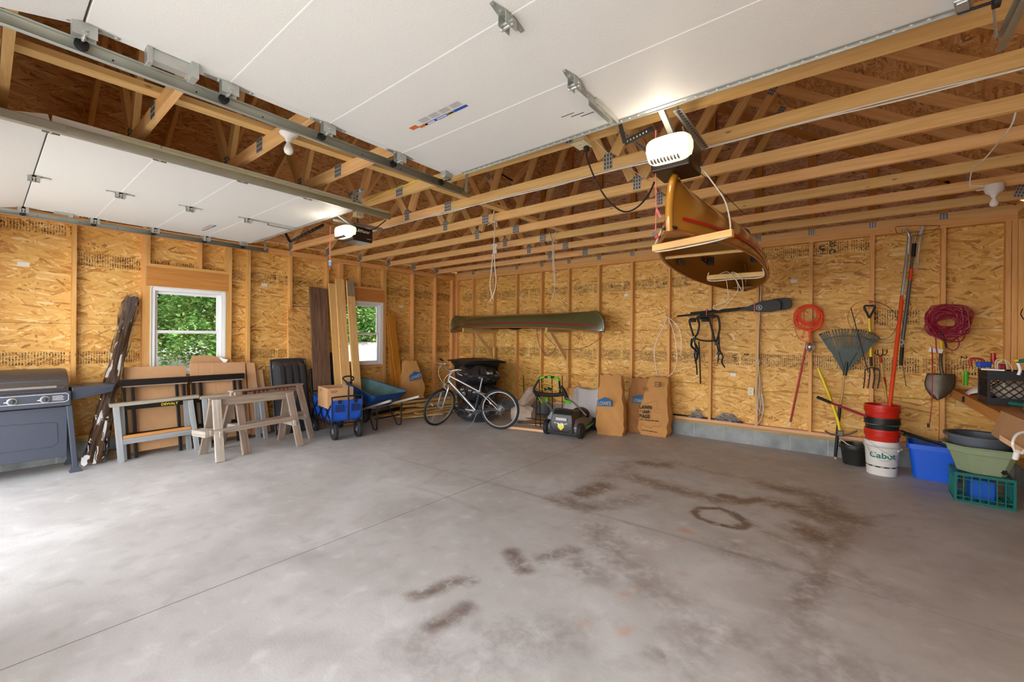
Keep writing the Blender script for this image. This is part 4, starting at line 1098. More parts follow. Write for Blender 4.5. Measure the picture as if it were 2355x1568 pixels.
_so2 = bpy.data.objects['stained_end']; _par = [o for o in bpy.data.objects if o.get('label', '').startswith('pale plank with a grey')][0]
_so2.parent = _par; _so2.location = (-_par.location.x, -_par.location.y, 0)
lean('leaning_board', 'orangeboard', (-6.80, 5.10, .0), (-6.98, 4.965, 1.90), .15, .03, 'orange varnished board leaning just right of the far window')
lean('leaning_board', 'orangeboard', (-6.86, 5.00, .0), (-7.0, 4.93, 1.86), .12, .03, 'darker orange board edge behind the varnished one')

# ---- black plastic sleds standing on end
def sled(c, w, h, lean_, label, ribs=True):
    t = thing('utility_sled', label, 'sled', (c[0], c[1], 0), 0, 'black sleds on end'); M = rot('Y', -lean_)
    def fn(u, v):
        y = (u-.5)*w; z = v*h
        e = min(u, 1-u)*w; f = min(v, 1-v)*h
        rim = 1 if (e < .02 or f < .02) else 0
        d = -.10*(min(1, max(0, (e-.025)/.05)))*(min(1, max(0, (f-.03)/.10)))
        if ribs and not rim:
            k = min(1, max(0, (f-.05)/.12)); q = abs(((u*5.0+.0) % 1.0)-.5)
            d += -.03*k*(1 if q > .24 else 0)*(1 if .1 < u < .9 else 0)
        cr = .07; ex = max(0, cr-min(u, 1-u)*w); ez = max(0, cr-min(v, 1-v)*h)
        if ex > 0 and ez > 0:
            l = sqrt(ex*ex+ez*ez)
            if l > cr: y -= (1 if u > .5 else -1)*(ex-ex*cr/l); z -= (1 if v > .5 else -1)*(ez-ez*cr/l)
        return M @ V((-d, y, z))
    b = MB().grid(fn, 60, 44).build('shell', MT['sled'], t, smooth=50, solid=.005)
    rim = []
    for (u, v) in [(.06, 0), (.5, 0), (.94, 0), (1, .06), (1, .5), (1, .94), (.94, 1), (.5, 1), (.06, 1), (0, .94), (0, .5), (0, .06)]:
        rim.append(fn(min(max(u, 0), 1), min(max(v, 0), 1)))
    MB().tube(spline(rim, 6, True), .011, 8, closed=True).build('rim', MT['sled'], t, smooth=60)
    if ribs: MB().tube(spline([M @ V((.14, .02, h*.93)), M @ V((.16, -.02, h*.87)), M @ V((.15, -.03, h*.75)), M @ V((.145, -.04, h*.6))], 5), .004, 6).build('pull_cord', MT['black'], t)
    return t
sled((-6.60, 2.975), .52, 1.13, 12, 'large black ribbed plastic sled standing on end behind the wagon')
def flatsled(c, w, h, lean_, label):
    t = thing('utility_sled', label, 'sled', (c[0], c[1], 0), 0, 'black sleds on end'); M = rot('Y', -lean_)
    rr = [(-w/2+.05, 0), (w/2-.05, 0), (w/2, .06), (w/2, h-.10), (w/2-.03, h-.03), (w/2-.10, h), (-w/2+.10, h), (-w/2+.03, h-.03), (-w/2, h-.10), (-w/2, .06)]
    MB().tube(spline([M @ V((.03, y, z)) for y, z in rr], 5, True), .018, 10, closed=True).build('rim', MT['sled'], t, smooth=60)
    def fn(u, v):
        y = (u-.5)*(w-.03); z = .02+v*(h-.04); e = min(u, 1-u)*w; f = min(v, 1-v)*h
        if v > .9: y *= 1-.10*(v-.9)/.1
        d = .06*min(1, e/.05)*min(1, f/.05); s = .004*sin((y+z)*130)*sin((y-z)*130)
        return M @ V((.03-d+s, y, z))
    MB().grid(fn, 60, 60).build('shell', MT['sled'], t, smooth=50, solid=.004)
flatsled((-6.62, 3.51), .43, .965, 12, 'smaller black sled with a cross-hatched bed, standing behind the cardboard box')
t = thing('utility_sled', 'black sled edge just showing behind the pale planks', 'sled', (-6.75, 3.72, 0), 0, 'black sleds on end')
on(t, MB().beam((-6.72, 3.70, .02), (-6.93, 3.70, 1.19), .14, .03, (1, 0, .2)), 'shell', MT['sled'], bevel=.012)

# ---- blue folding wagon
def wagon():
    # local: x along the wagon (front = +x toward the camera side end), y to the left, z up
    FX, FY = -5.66, 3.29; ang = atan2(-.17, .985)
    t = thing('folding_wagon', 'blue fabric folding wagon with black frame carrying a cardboard box', 'wagon', (FX, FY, 0), ang)
    def P(m, n, mat, par=None, **k): return m.build(n, MT[mat], par or t, **k)
    W, L = .43, .86        # width (y), length back from the front (-x)
    z0, z1 = .25, .55
    # fabric tub, slightly sagging
    def side(u, v):
        return None
    rings = []
    for z, s, sag in ((z0, .93, 0), (z0+.03, 1, 0), (z0+.15, 1.02, 0), (z1-.03, 1.0, 0), (z1, .99, 1)):
        ring = []
        pts = []
        for k in range(12): pts.append((-L+L*k/12, -W/2))
        for k in range(8): pts.append((0, -W/2+W*k/8))
        for k in range(12): pts.append((-L*k/12, W/2))
        for k in range(8): pts.append((-L, W/2-W*k/8))
        for i, (x, y) in enumerate(pts):
            w = .012*sin(i*2.1+z*30)
            dz = -.035*sin(pi*min(1, max(0, -x/L)))*sag if abs(y) > W/2-.01 else 0
            cx, cy = -L/2, 0
            ring.append(V((cx+(x-cx)*s*.985+w*.4, cy+(y-cy)*s*.96+w, z+dz)))
        rings.append(ring)
    inner = [[V((-L/2+(p.x+L/2)*.965, p.y*.94, max(p.z-.0, z0+.02))) for p in r] for r in (rings[-1], rings[-2], rings[1])]
    P(MB().loft(rings+inner, cap0=True, cap1=True), 'fabric_tub', 'bluecloth', smooth=60)
    fr = MB(); r = .0095
    for x in (.015, -L-.015):
        fr.tube(spline([(x, -W/2, z0-.06), (x, -W/2, z0+.1), (x, -W/2, z1+.02), (x, -W/2+.03, z1+.055), (x, W/2-.03, z1+.055), (x, W/2, z1+.02), (x, W/2, z0+.1), (x, W/2, z0-.06)], 4), r, 8)
        fr.tube([(x, -W/2, z0-.02), (x, W/2, z0-.02)], r, 8)
    P(fr, 'end_frame', 'blackmetal', smooth=60)
    xb = MB()
    for s in (-1, 1):
        y = s*(W/2+.012)
        for k in range(3):
            a, b = -L*k/3-.01, -L*(k+1)/3
            xb.beam((a, y, z0), (b, y, z1-.06), .008, .018); xb.beam((a, y, z1-.06), (b, y, z0), .008, .018)
        xb.beam((0, y, z0-.02), (-L, y, z0-.02), .01, .02)
    P(xb, 'scissor_brace', 'blackmetal')
    # handle folded up at the front
    h = P(MB().tube([(.04, .0, z0-.02), (.05, .0, z1+.16)], .012, 10).tube([(.05, 0, z1+.12), (.055, 0, z1+.24)], .009, 10), 'handle_pole', 'blackmetal', smooth=60)
    P(MB().tube(spline([(.055, 0, z1+.24), (.05, -.035, z1+.27), (.03, -.075, z1+.32), (.03, -.02, z1+.345), (.03, .06, z1+.335), (.04, .075, z1+.30), (.055, .03, z1+.27), (.055, 0, z1+.24)], 5, True), .011, 8, closed=True), 'handle_loop', 'black', h, smooth=60)
    # pockets on the front face
    for y in (-.11, .12):
        p = P(MB().obox((.014, y, .44), (.006, .12, .10)), 'pocket', 'blueshade'); P(MB().obox((.017, y, .535), (.004, .045, .05)), 'strap', 'black', p)
    for (x, y, d) in ((-.02, -.17, .24), (-.02, .17, .24), (-L+.06, -.19, .17), (-L+.06, .19, .17)):
        wr = d/2; w = .045
        wm = MB().lathe((x, y, wr), [(wr*.72, -w*.5), (wr*.93, -w*.52), (wr, -w*.3), (wr, w*.3), (wr*.93, w*.52), (wr*.72, w*.5)], 28, 'y')
        for k in range(28):
            a = 2*pi*k/28; wm.obox((x+wr*1.0*cos(a), y+(.011 if k % 2 else -.011), wr+wr*1.0*sin(a)), (.008, .018, .012), rot('Y', -a*180/pi))
        wh = P(wm, 'wheel', 'rubber', smooth=40)
        P(MB().lathe((x, y, wr), [(.018, -w*.58), (wr*.70, -w*.36), (wr*.70, w*.36), (.018, w*.58)], 24, 'y'), 'hub', 'silver', wh, smooth=40)
        P(MB().tube([(x, y, wr), (x, y+(.035 if y < 0 else -.035), wr+.02), (x, y+(.035 if y < 0 else -.035), z0-.02)], .008, 8), 'fork', 'blackmetal', wh, smooth=60)
wagon()
# box in the wagon
t = thing('cardboard_box', 'open brown cardboard box with small black print sitting in the blue wagon', 'box', (-5.955, 3.275, .44), radians(-10))
bm_ = MB(); w, d, h, th = .42, .36, .285, .006
for (cx, cy, sx, sy) in ((-w/2, 0, th, d), (w/2, 0, th, d), (0, -d/2, w, th), (0, d/2, w, th)): bm_.obox((cx, cy, h/2), (sx, sy, h))
bm_.obox((0, 0, .003), (w, d, th)); bx_ = bm_.build('carton', MT['card'], t)
MB().obox((w/2+.0035, -d/2+.09, h-.04), (.001, .10, .006)).obox((w/2+.0035, -d/2+.085, h-.055), (.001, .09, .004)).obox((w/2+.0035, -d/2+.085, h-.066), (.001, .08, .004)).obox((-.08, -d/2-.0035, h-.04), (.10, .001, .008)).obox((-.09, -d/2-.0035, h-.06), (.08, .001, .005)).build('box_print', MT['print'], bx_)

# ---- wheelbarrow
def barrow():
    # local frame: x from wheel toward the handles, y left, z up
    a = V((-6.38, 4.03, 0)); b = V((-5.82, 4.0, 0)); ang = radians(0)
    t = thing('wheelbarrow', 'blue steel wheelbarrow with weathered wooden handles and black legs', 'wheelbarrow', (-6.42, 4.05, 0), radians(6))
    def P(m, n, mat, par=None, **k): return m.build(n, MT[mat], par or t, **k)
    def rr(x0, x1, w0, w1, z0, z1, c, n=6):
        """rounded outline, z varying along x"""
        out = []
        cs = [((x0, -w0), 180), ((x1, -w1), 270), ((x1, w1), 0), ((x0, w0), 90)]
        for (cx, cy), a0 in cs:
            sx = 1 if cx == x1 else -1; sy = 1 if cy > 0 else -1
            for k in range(n+1):
                an = radians(a0+90*k/n); X = cx-sx*c+c*cos(an); Y = cy-sy*c+c*sin(an)
                f = (X-x0)/(x1-x0); out.append(V((X, Y, z0+(z1-z0)*f)))
        return out
    top = rr(-.28, .66, .24, .37, .735, .545, .09); mid = rr(-.16, .56, .20, .32, .55, .43, .09); bot = rr(-.02, .42, .14, .22, .38, .33, .08)
    tr = P(MB().loft([bot, mid, top], cap0=True, cap1=False), 'tray', 'tray', smooth=60, solid=.004)
    inn = lambda r, k, dz: [V((p.x*1+(.19-p.x)*k, p.y*(1-k*1.6), p.z+dz)) for p in r]
    P(MB().loft([inn(bot, .05, .012), inn(mid, .035, .006), inn(top, .014, -.002)], cap0=True, cap1=False), 'tray_lining', 'traydirt', tr, smooth=60)
    P(MB().tube(top, .009, 8, closed=True), 'rim', 'tray', tr, smooth=60)
    for s in (-1, 1):
        P(MB().beam((-.10, s*.13, .20), (.98, s*.30, .50), .036, .036), 'handle', 'weather2', bevel=.006)
        lg = MB().tube(spline([(.32, s*.21, .31), (.47, s*.235, .10), (.52, s*.24, .012), (.60, s*.245, .012), (.615, s*.25, .10), (.62, s*.25, .39)], 5), .012, 8); P(lg, 'leg', 'blackmetal', smooth=60)
    P(MB().beam((.57, -.245, .17), (.57, .245, .17), .01, .025), 'leg_brace', 'blackmetal')
    P(MB().tube([(-.05, -.10, .19), (-.05, .10, .19)], .008, 8).beam((-.05, -.1, .2), (.12, -.12, .32), .012, .02).beam((-.05, .1, .2), (.12, .12, .32), .012, .02), 'axle_bracket', 'blackmetal')
    wm = MB().lathe((-.05, 0, .19), [(.10, -.03), (.15, -.045), (.185, -.03), (.19, 0), (.185, .03), (.15, .045), (.10, .03)], 32, 'y'); w = P(wm, 'wheel', 'rubber', smooth=50)
    P(MB().lathe((-.05, 0, .19), [(.02, -.04), (.10, -.02), (.10, .02), (.02, .04)], 24, 'y'), 'hub', 'blackmetal', w, smooth=50)
barrow()
_wb = [o for o in bpy.data.objects if o.name == 'wheelbarrow'][0]

# ---- paper leaf bags
def crumple(p, k, a):
    return V((a*sin(p.z*23+p.y*31+k)*cos(p.x*27+k), a*sin(p.z*19+p.x*29+2*k)*cos(p.y*21), 0))
def leafbag(c, w, d, h, rz, lab, lean_=(0, 0), kind='lowes', mat='paper', top=.85, bulge=1.0, seed=1):
    t = thing('paper_leaf_bag', lab, 'paper bag', (c[0], c[1], 0), rz, 'kraft paper leaf bags'); rings = []; n = 12
    rs = random.Random(seed)
    for i in range(25):
        f = i/24; s = 1+.05*bulge*sin(pi*min(1, f*1.5)) - (1-top)*max(0, f-.35)/.65; sd = s*(1-.35*max(0, f-.55)/.45)
        ring = []
        pts = [(-1+2*k/n, -1) for k in range(n)]+[(1, -1+2*k/n) for k in range(n)]+[(1-2*k/n, 1) for k in range(n)]+[(-1, 1-2*k/n) for k in range(n)]
        for (x, y) in pts:
            r = max(abs(x), abs(y)); l = sqrt(x*x+y*y); q = r*(1-.10*(l-1)/.414)
            p = V((x*q*w/2*s, y*q*d/2*sd, f*h)); j = crumple(p, seed, .010 if .06 < f < .93 else .004)
            low = .012*max(0, 1-f*2.2); j += V((low*sin(p.z*40+x*5+seed), low*cos(p.z*33+y*4+x*7), 0))
            if f > .97: p.z += .012*sin(x*7+seed*2)
            ring.append(p+j+V((lean_[0]*f*f, lean_[1]*f*f, 0)))
        rings.append(ring)
    inner = [[V((p.x*.97+lean_[0]*.03, p.y*.9+lean_[1]*.1, p.z-.03)) for p in rings[-1]]]
    o = MB().loft(rings+inner).build('bag', MT[mat], t, smooth=28)
    return t
MT['bagprint_w'] = simple('bag_kraft_letters', (196, 160, 116), .8)
def lowes(t, y, x0, z0, s=1.0, ang=0, nose=None, clip=False):
    """blue gabled panel with the store name, on the local -y face"""
    R = rot('Y', -ang); ex = R @ V((1, 0, 0)); ez = R @ V((0, 0, 1)); O = V((x0, y, z0))
    poly = [(0, 0), (.20, 0), (.20, .075), (.185, .08), (.185, .088), (.15, .095), (.10, .125), (.05, .098), (.015, .088), (.015, .08), (0, .075)]
    if clip: poly = [(.10, 0), (.20, 0), (.20, .075), (.185, .08), (.185, .088), (.15, .095), (.10, .125)]
    m = MB().prism([(a*s, b*s) for a, b in poly], O, ex, ez, ex.cross(ez), .002); o = m.build('store_print', MT['loweblue'], t)
    tx = text_mesh('store_name', "LOWE'S" if not clip else "E'S", .068*s, MT['bagprint_w'], O+ex*(.012*s if not clip else .10*s)+ez*.016*s-ex.cross(ez)*-.002, ex, ez, o, sx=.72, bold=.0012)
    return o
bg = leafbag((-6.70, 5.26), .46, .22, .72, radians(68), 'slouching kraft paper leaf bag with a blue store print, behind the wheelbarrow', (-.03, .10), top=.62, seed=3, mat='paper', bulge=1.5)
bg.location.z = .27
lowes(bg, -.138, -.08, .34, 1.3, 16)

# ---- loose lumber heap by the corner
def lumber():
    spec = [((-6.35, 4.70, .03), (-6.45, 6.35, .03), .14, .035, 'stud'), ((-6.20, 4.85, .03), (-6.05, 6.3, .03), .12, .035, 'newboard'), ((-6.50, 4.75, .075), (-6.25, 6.2, .07), .12, .035, 'newboard'),
            ((-6.18, 4.95, .07), (-6.20, 6.45, .07), .14, .03, 'stud'), ((-6.40, 4.9, .11), (-6.15, 6.3, .105), .13, .03, 'newboard'), ((-6.62, 4.95, .16), (-6.2, 6.2, .145), .13, .04, 'stud'),
            ((-6.30, 5.1, .19), (-6.30, 6.4, .18), .14, .06, 'newboard'), ((-6.25, 4.68, .02), (-5.85, 5.3, .06), .05, .02, 'newboard'), ((-6.60, 4.5, .03), (-6.75, 5.6, .03), .09, .04, 'stud'), ((-6.55, 4.75, .24), (-6.4, 6.2, .23), .09, .035, 'newboard')]
    for i, (a, b, w, h, m) in enumerate(spec):
        t = thing('lumber_offcut', ['flat pine board at the bottom of the lumber heap, next to the wheelbarrow leg', 'flat pale board at the bottom right of the lumber heap, behind the bicycle front wheel', 'pale board lying second in the lumber heap under the leaf bag', 'pine board on the right side of the lumber heap', 'pale board across the middle of the lumber heap', 'pine offcut crossing the lumber heap at a slant', 'thick pale block on top of the lumber heap', 'thin pale splinter of wood sticking out of the lumber heap toward the room', 'single pine stud on the floor behind the wheelbarrow legs', 'narrow board on top of the lumber heap beside the leaf bag'][i], 'board', (a[0], a[1], 0), 0, 'lumber heap in the corner')
        on(t, MB().beam(a, b, w, h), 'plank', MT[m], bevel=.003)
lumber()
tag(MB().beam((-6.55, 4.30, .10), (-6.75, 5.0, .10), .03, .05).build('black_rail', MT['blackmetal']), 'black steel rail lying low behind the wheelbarrow', 'rail')

# ---- bicycle
def bicycle():
    t = thing('bicycle', 'silver bicycle on its kickstand with the front wheel turned toward the camera', 'bicycle', (-4.39, 5.19, 0), atan2(-.412, -.911))
    Lm = rot('X', -4)       # leaning a little onto the stand
    def tf(p): return Lm @ V(p)
    def P(m, n, mat, par=None, **k):
        m.v = [tuple(tf(p)) for p in m.v]; return m.build(n, MT[mat] if isinstance(mat, str) else mat, par or t, **k)
    R = .325
    rear, bb, sj, cl = (0, 0, R), (.41, 0, .29), (.335, 0, .595), (.30, 0, .735)
    hb, ht = V((.865, 0, .735)), V((.83, 0, .86)); ax = (ht-hb).normalized()
    P(MB().tube([hb-ax*.01, ht+ax*.005], .021, 12), 'head_tube', 'silver', smooth=60)
    P(MB().tube([V(ht)-ax*.03, sj], [.019, .016], 12), 'top_tube', 'silver', smooth=60)
    dt = P(MB().tube([V(hb)+ax*.02, bb], [.024, .022], 12), 'down_tube', 'silver', smooth=60)
    d0, d1 = V(hb), V(bb); dd = (d1-d0).normalized()
    P(MB().beam(d0+dd*.17+V((0, .0, 0)), d0+dd*.36, .05, .026, (0, 0, 1)), 'frame_decal', 'slatepaint', dt)
    P(MB().tube([bb, sj], .018, 12), 'seat_tube', 'slatepaint', smooth=60)
    P(MB().tube([sj, V(cl)+V((-.02, 0, .09))], .013, 10).lathe(V(sj)+V((-.003, 0, .01)), [(.022, -.015), (.022, .015)], 12), 'seat_post', 'silver', smooth=60)
    sd = MB(); rings = []
    for x, w, z, h in ((.42, .012, .868, .02), (.36, .03, .872, .035), (.29, .045, .87, .05), (.22, .085, .872, .06), (.16, .11, .876, .055), (.12, .09, .872, .035)):
        rings.append([V((x, w*cos(a), z-h/2+h/2*sin(a))) for a in [2*pi*k/14 for k in range(14)]])
    P(sd.loft(rings), 'saddle', 'black', smooth=60)
    P(MB().tube([(.36, .02, .85), (.2, .03, .83)], .004, 6).tube([(.36, -.02, .85), (.2, -.03, .83)], .004, 6), 'saddle_rail', 'silver')
    for s in (-1, 1):
        P(MB().tube([(bb[0]-.02, s*.03, bb[2]), (.22, s*.045, .30), (rear[0]+.01, s*.06, rear[2])], [.011, .010, .008], 8), 'chain_stay', 'slatepaint', smooth=60)
        P(MB().tube([(sj[0], s*.015, sj[2]-.02), (.26, s*.045, .55), (rear[0]+.01, s*.06, rear[2])], [.009, .008, .008], 8), 'seat_stay', 'silver', smooth=60)
    def wheel(C, M, nm, casc=False):
        """M: wheel matrix, axle along local y"""
        C = V(C)
        tb = MB(); pts = [C+M @ V(((R-.021)*cos(a), 0, (R-.021)*sin(a))) for a in [2*pi*k/56 for k in range(56)]]
        w = P(tb.tube(pts, .021, 10, closed=True), nm, 'rubber', smooth=60)
        def ring(r0, r1, hw, n2, mat):
            mm = MB(); prof = [(r0, -hw), (r1, -hw), (r1, hw), (r0, hw)]; rr = []
            for k in range(56):
                a = 2*pi*k/56; rr.append([C+M @ V((r*cos(a), y, r*sin(a))) for r, y in prof])
            rr.append(rr[0]); P(mm.loft(rr, cap0=False, cap1=False), n2, mat, w, smooth=60)
        ring(R-.055, R-.030, .010, 'rim', 'silver')
        sp = MB()
        for k in range(28):
            a = 2*pi*k/28; a2 = a+(.35 if k % 2 else -.35)*(1 if (k//2) % 2 else -1); s = 1 if k % 2 else -1
            sp.tube([C+M @ V(((R-.05)*cos(a), 0, (R-.05)*sin(a))), C+M @ V((.022*cos(a2), s*.028, .022*sin(a2)))], .0012, 4, caps=False)
        P(sp, 'spokes', 'silver', w)
        P(MB().tube([C+M @ V((0, -.05, 0)), C+M @ V((0, -.03, 0)), C+M @ V((0, -.029, 0)), C+M @ V((0, .029, 0)), C+M @ V((0, .03, 0)), C+M @ V((0, .05, 0))], [.008, .008, .024, .024, .008, .008], 14), 'hub', 'silver', w, smooth=40)
        P(MB().obox(C+M @ V((.16, .0, .10)), (.06, .006, .018), M @ rot('Y', -60)), 'reflector', 'white', w)
        return w
    wr = wheel(rear, Matrix.Identity(3), 'rear_wheel')
    P(MB().lathe(V(rear), [(.05, -.034), (.05, -.03), (.036, -.026), (.03, -.018)], 24, 'y'), 'cassette', 'silver', wr, smooth=40)
    P(MB().lathe(V(rear), [(.085, -.016), (.085, -.013)], 30, 'y'), 'spoke_guard', MT['film'] if 'film' in MT else MT['plasticfilm'], wr)
    P(MB().tube(spline([V((0.0, -.05, R)), V((-.02, -.05, R-.06)), V((.02, -.05, R-.09)), V((-.005, -.05, R-.14))], 4), .008, 6), 'derailleur', 'slatepaint', smooth=60)
    # steering assembly turned toward the camera
    F0 = V((.895, 0, .66)); S = Matrix.Rotation(radians(64), 3, ax)
    def st(p): return F0+S @ (V(p)-F0)
    fh = V((1.035, 0, R)); fhw = st(fh)
    fhw = V((fhw.x, fhw.y, fhw.z)); fr_ = wheel(fhw, S, 'front_wheel')
    P(MB().tube([hb-ax*.01, hb-ax*.05], .018, 10), 'steerer', 'black', smooth=60)
    for s in (-1, 1):
        P(MB().tube([st((.885, s*.02, .69)), st((.90, s*.055, .665)), st((.925, s*.06, .62)), st((1.00, s*.06, .43)), st((1.035, s*.055, R))], [.018, .018, .016, .012, .010], 10), 'fork_leg', 'silver', smooth=60)
    P(MB().tube([st((.93, -.06, .60)), st((.955, -.045, .655)), st((.96, 0, .67)), st((.955, .045, .655)), st((.93, .06, .60))], .008, 8), 'fork_brace', 'silver', smooth=60)
    for s in (-1, 1): P(MB().beam(st((.95, s*.05, .63)), st((.965, s*.035, .54)), .02, .012), 'brake_arm', 'black')
    tp = ht+ax*.09; P(MB().tube([ht, tp], .014, 10).tube([tp, tp+S @ V((.07, 0, .01))], .014, 10), 'stem', 'silver', smooth=60)
    bc = tp+S @ V((.075, 0, .01)); hbm = MB()
    pts = [bc+S @ V(p) for p in ((-.10, -.32, .05), (-.085, -.22, .045), (-.05, -.14, .035), (.0, -.07, .0), (0, 0, 0), (0, .07, 0), (-.05, .14, .035), (-.085, .22, .045), (-.10, .32, .05))]
    bar = P(hbm.tube(spline(pts, 4), .011, 10), 'handlebar', 'silver', smooth=60)
    for s in (-1, 1):
        P(MB().tube([bc+S @ V((-.088, s*.23, .046)), bc+S @ V((-.105, s*.34, .05))], .016, 10), 'grip', 'black', bar, smooth=60)
        P(MB().tube(spline([bc+S @ V((-.07, s*.19, .045)), bc+S @ V((-.01, s*.21, .03)), bc+S @ V((.0, s*.27, .02)), bc+S @ V((-.015, s*.33, .01))], 4), .006, 6), 'brake_lever', 'silver', bar, smooth=60)
        P(MB().tube(spline([bc+S @ V((-.05, s*.17, .04)), bc+S @ V((.10, s*.12, -.02)), bc+S @ V((.12, s*.05, -.14)), V((.92, s*.02, .66))], 6), .0025, 5), 'cable', 'white', bar)
    P(MB().lathe(bc+S @ V((-.03, -.12, .05)), [(.02, 0), (.02, .015), (.01, .022)], 14), 'bell', 'silver', bar, smooth=40)
    # cranks, chainring, pedals
    cr = P(MB().lathe(V(bb), [(.085, -.05), (.085, -.046), (.02, -.045)], 36, 'y'), 'chainring', 'slatepaint', smooth=40)
    P(MB().beam(V(bb)+V((0, .05, 0)), V((.58, .06, .315)), .014, .022), 'crank_arm', 'silver', cr); P(MB().obox((.60, .10, .318), (.08, .07, .02)), 'pedal', 'black', cr)
    P(MB().beam(V(bb)+V((0, -.055, 0)), V((.24, -.06, .265)), .014, .022), 'crank_arm', 'silver', cr); P(MB().obox((.23, -.10, .262), (.08, .07, .02)), 'pedal', 'black', cr)
    P(MB().tube([(.0, -.045, R+.035), (.41, -.05, .375)], .003, 5).tube([(.0, -.045, R-.10), (.41, -.05, .205)], .003, 5), 'chain', 'slatepaint')
    P(MB().tube([(.37, .03, .255), (.40, .10, .15), (.47, .215, -.0)], .008, 8), 'kickstand', 'silver', smooth=60)
    P(MB().tube(spline([V((.835, .02, .80)), V((.6, .025, .70)), V((.40, .02, .60)), V((.30, .03, .52)), V((.22, .04, .56)), V((.18, .04, .53))], 5), .0025, 5), 'cable', 'black')
bicycle()

# ---- wheelie bin and bags behind the bicycle
t = thing('wheeled_bin', 'large black wheeled rubbish bin with a wide hinged lid in the corner', 'bin', (-5.72, 6.02, 0), radians(-24))
rings = []
for z, w, d in ((.06, .44, .46), (.08, .50, .52), (.9, .64, .66), (.93, .68, .70), (.98, .68, .70)):
    rings.append([V((x*w/2, y*d/2, z)) for x, y in ((-1, -1), (-.5, -1.02), (0, -1.03), (.5, -1.02), (1, -1), (1.02, 0), (1, 1), (0, 1.02), (-1, 1), (-1.02, 0))])
MB().loft(rings).build('bin_body', MT['binblack'], t, smooth=30)
lid = MB(); rings = []
for x, z in ((-.50, 0), (-.48, .03), (-.2, .055), (.2, .055), (.56, .04), (.60, 0)):
    rings.append([V((x, -.40, 1.0-.012)), V((x, -.40, 1.0+z*.4)), V((x, -.2, 1.0+z)), V((x, .25, 1.0+z)), V((x, .36, 1.0+z*.5)), V((x, .36, .988))])
lb = lid.loft(rings).build('lid', MT['binblack'], t, smooth=25)
MB().obox((-.05, -.42, .985), (.22, .05, .05)).build('lid_catch', MT['black'], lb, bevel=.005); MB().obox((.05, 0, 1.055), (.5, .03, .012)).build('lid_ridge', MT['black'], lb)
for s in (-1, 1): MB().lathe((s*.24, .26, .10), [(.04, -.02), (.10, -.02), (.10, .02), (.04, .02)], 20, 'x').build('wheel', MT['rubber'], t, smooth=40)

def garbage(c, r, seed, label, sq=1.0):
    t = thing('garbage_bag', label, 'garbage bag', (c[0], c[1], c[3] if len(c) > 3 else 0), 0, 'black garbage bags'); rs = random.Random(seed); rings = []
    ph = [rs.uniform(0, 6) for _ in range(8)]
    nv, nu = 30, 56
    for i in range(nv+1):
        f = i/nv; a = -pi/2+pi*f; rad = cos(a)**.62 if 0 < i < nv else .02; ring = []
        for k in range(nu):
            th = 2*pi*k/nu
            fold = .06*sin(th*9+ph[0]+f*4)*f + .045*sin(th*17+ph[1]-f*7)*(.3+f) + .05*sin(th*4+ph[2]+f*9) + .03*sin(th*26+f*14+ph[3])
            q = rad*(1+fold); z = (sin(a)*.5+.5)
            ring.append(V((r[0]*q*cos(th), r[1]*q*sin(th), max(0.002, r[2]*(z**(1/sq))*(1+.05*sin(th*3+ph[4]))))))
        rings.append(ring)
    MB().loft(rings).build('bag', MT['bagblack'], t, smooth=35)
    MB().loft([[V((.03*cos(a)*s, .03*sin(a)*s, r[2]*z)) for a in [2*pi*k/10 for k in range(10)]] for z, s in ((.93, 1.6), (.99, .7), (1.03, 1.1), (1.08, 2.0))]).build('knot', MT['bagblack'], t, smooth=35)
garbage((-5.18, 5.48), (.40, .34, .36), 1, 'black garbage bag on the floor at the bottom of the pile behind the bicycle')
garbage((-5.20, 5.56, 0, .33), (.36, .30, .32), 2, 'black garbage bag in the middle of the pile behind the bicycle')
garbage((-5.30, 5.62, 0, .62), (.42, .32, .34), 3, 'wide black garbage bag on top of the pile, in front of the bin lid')
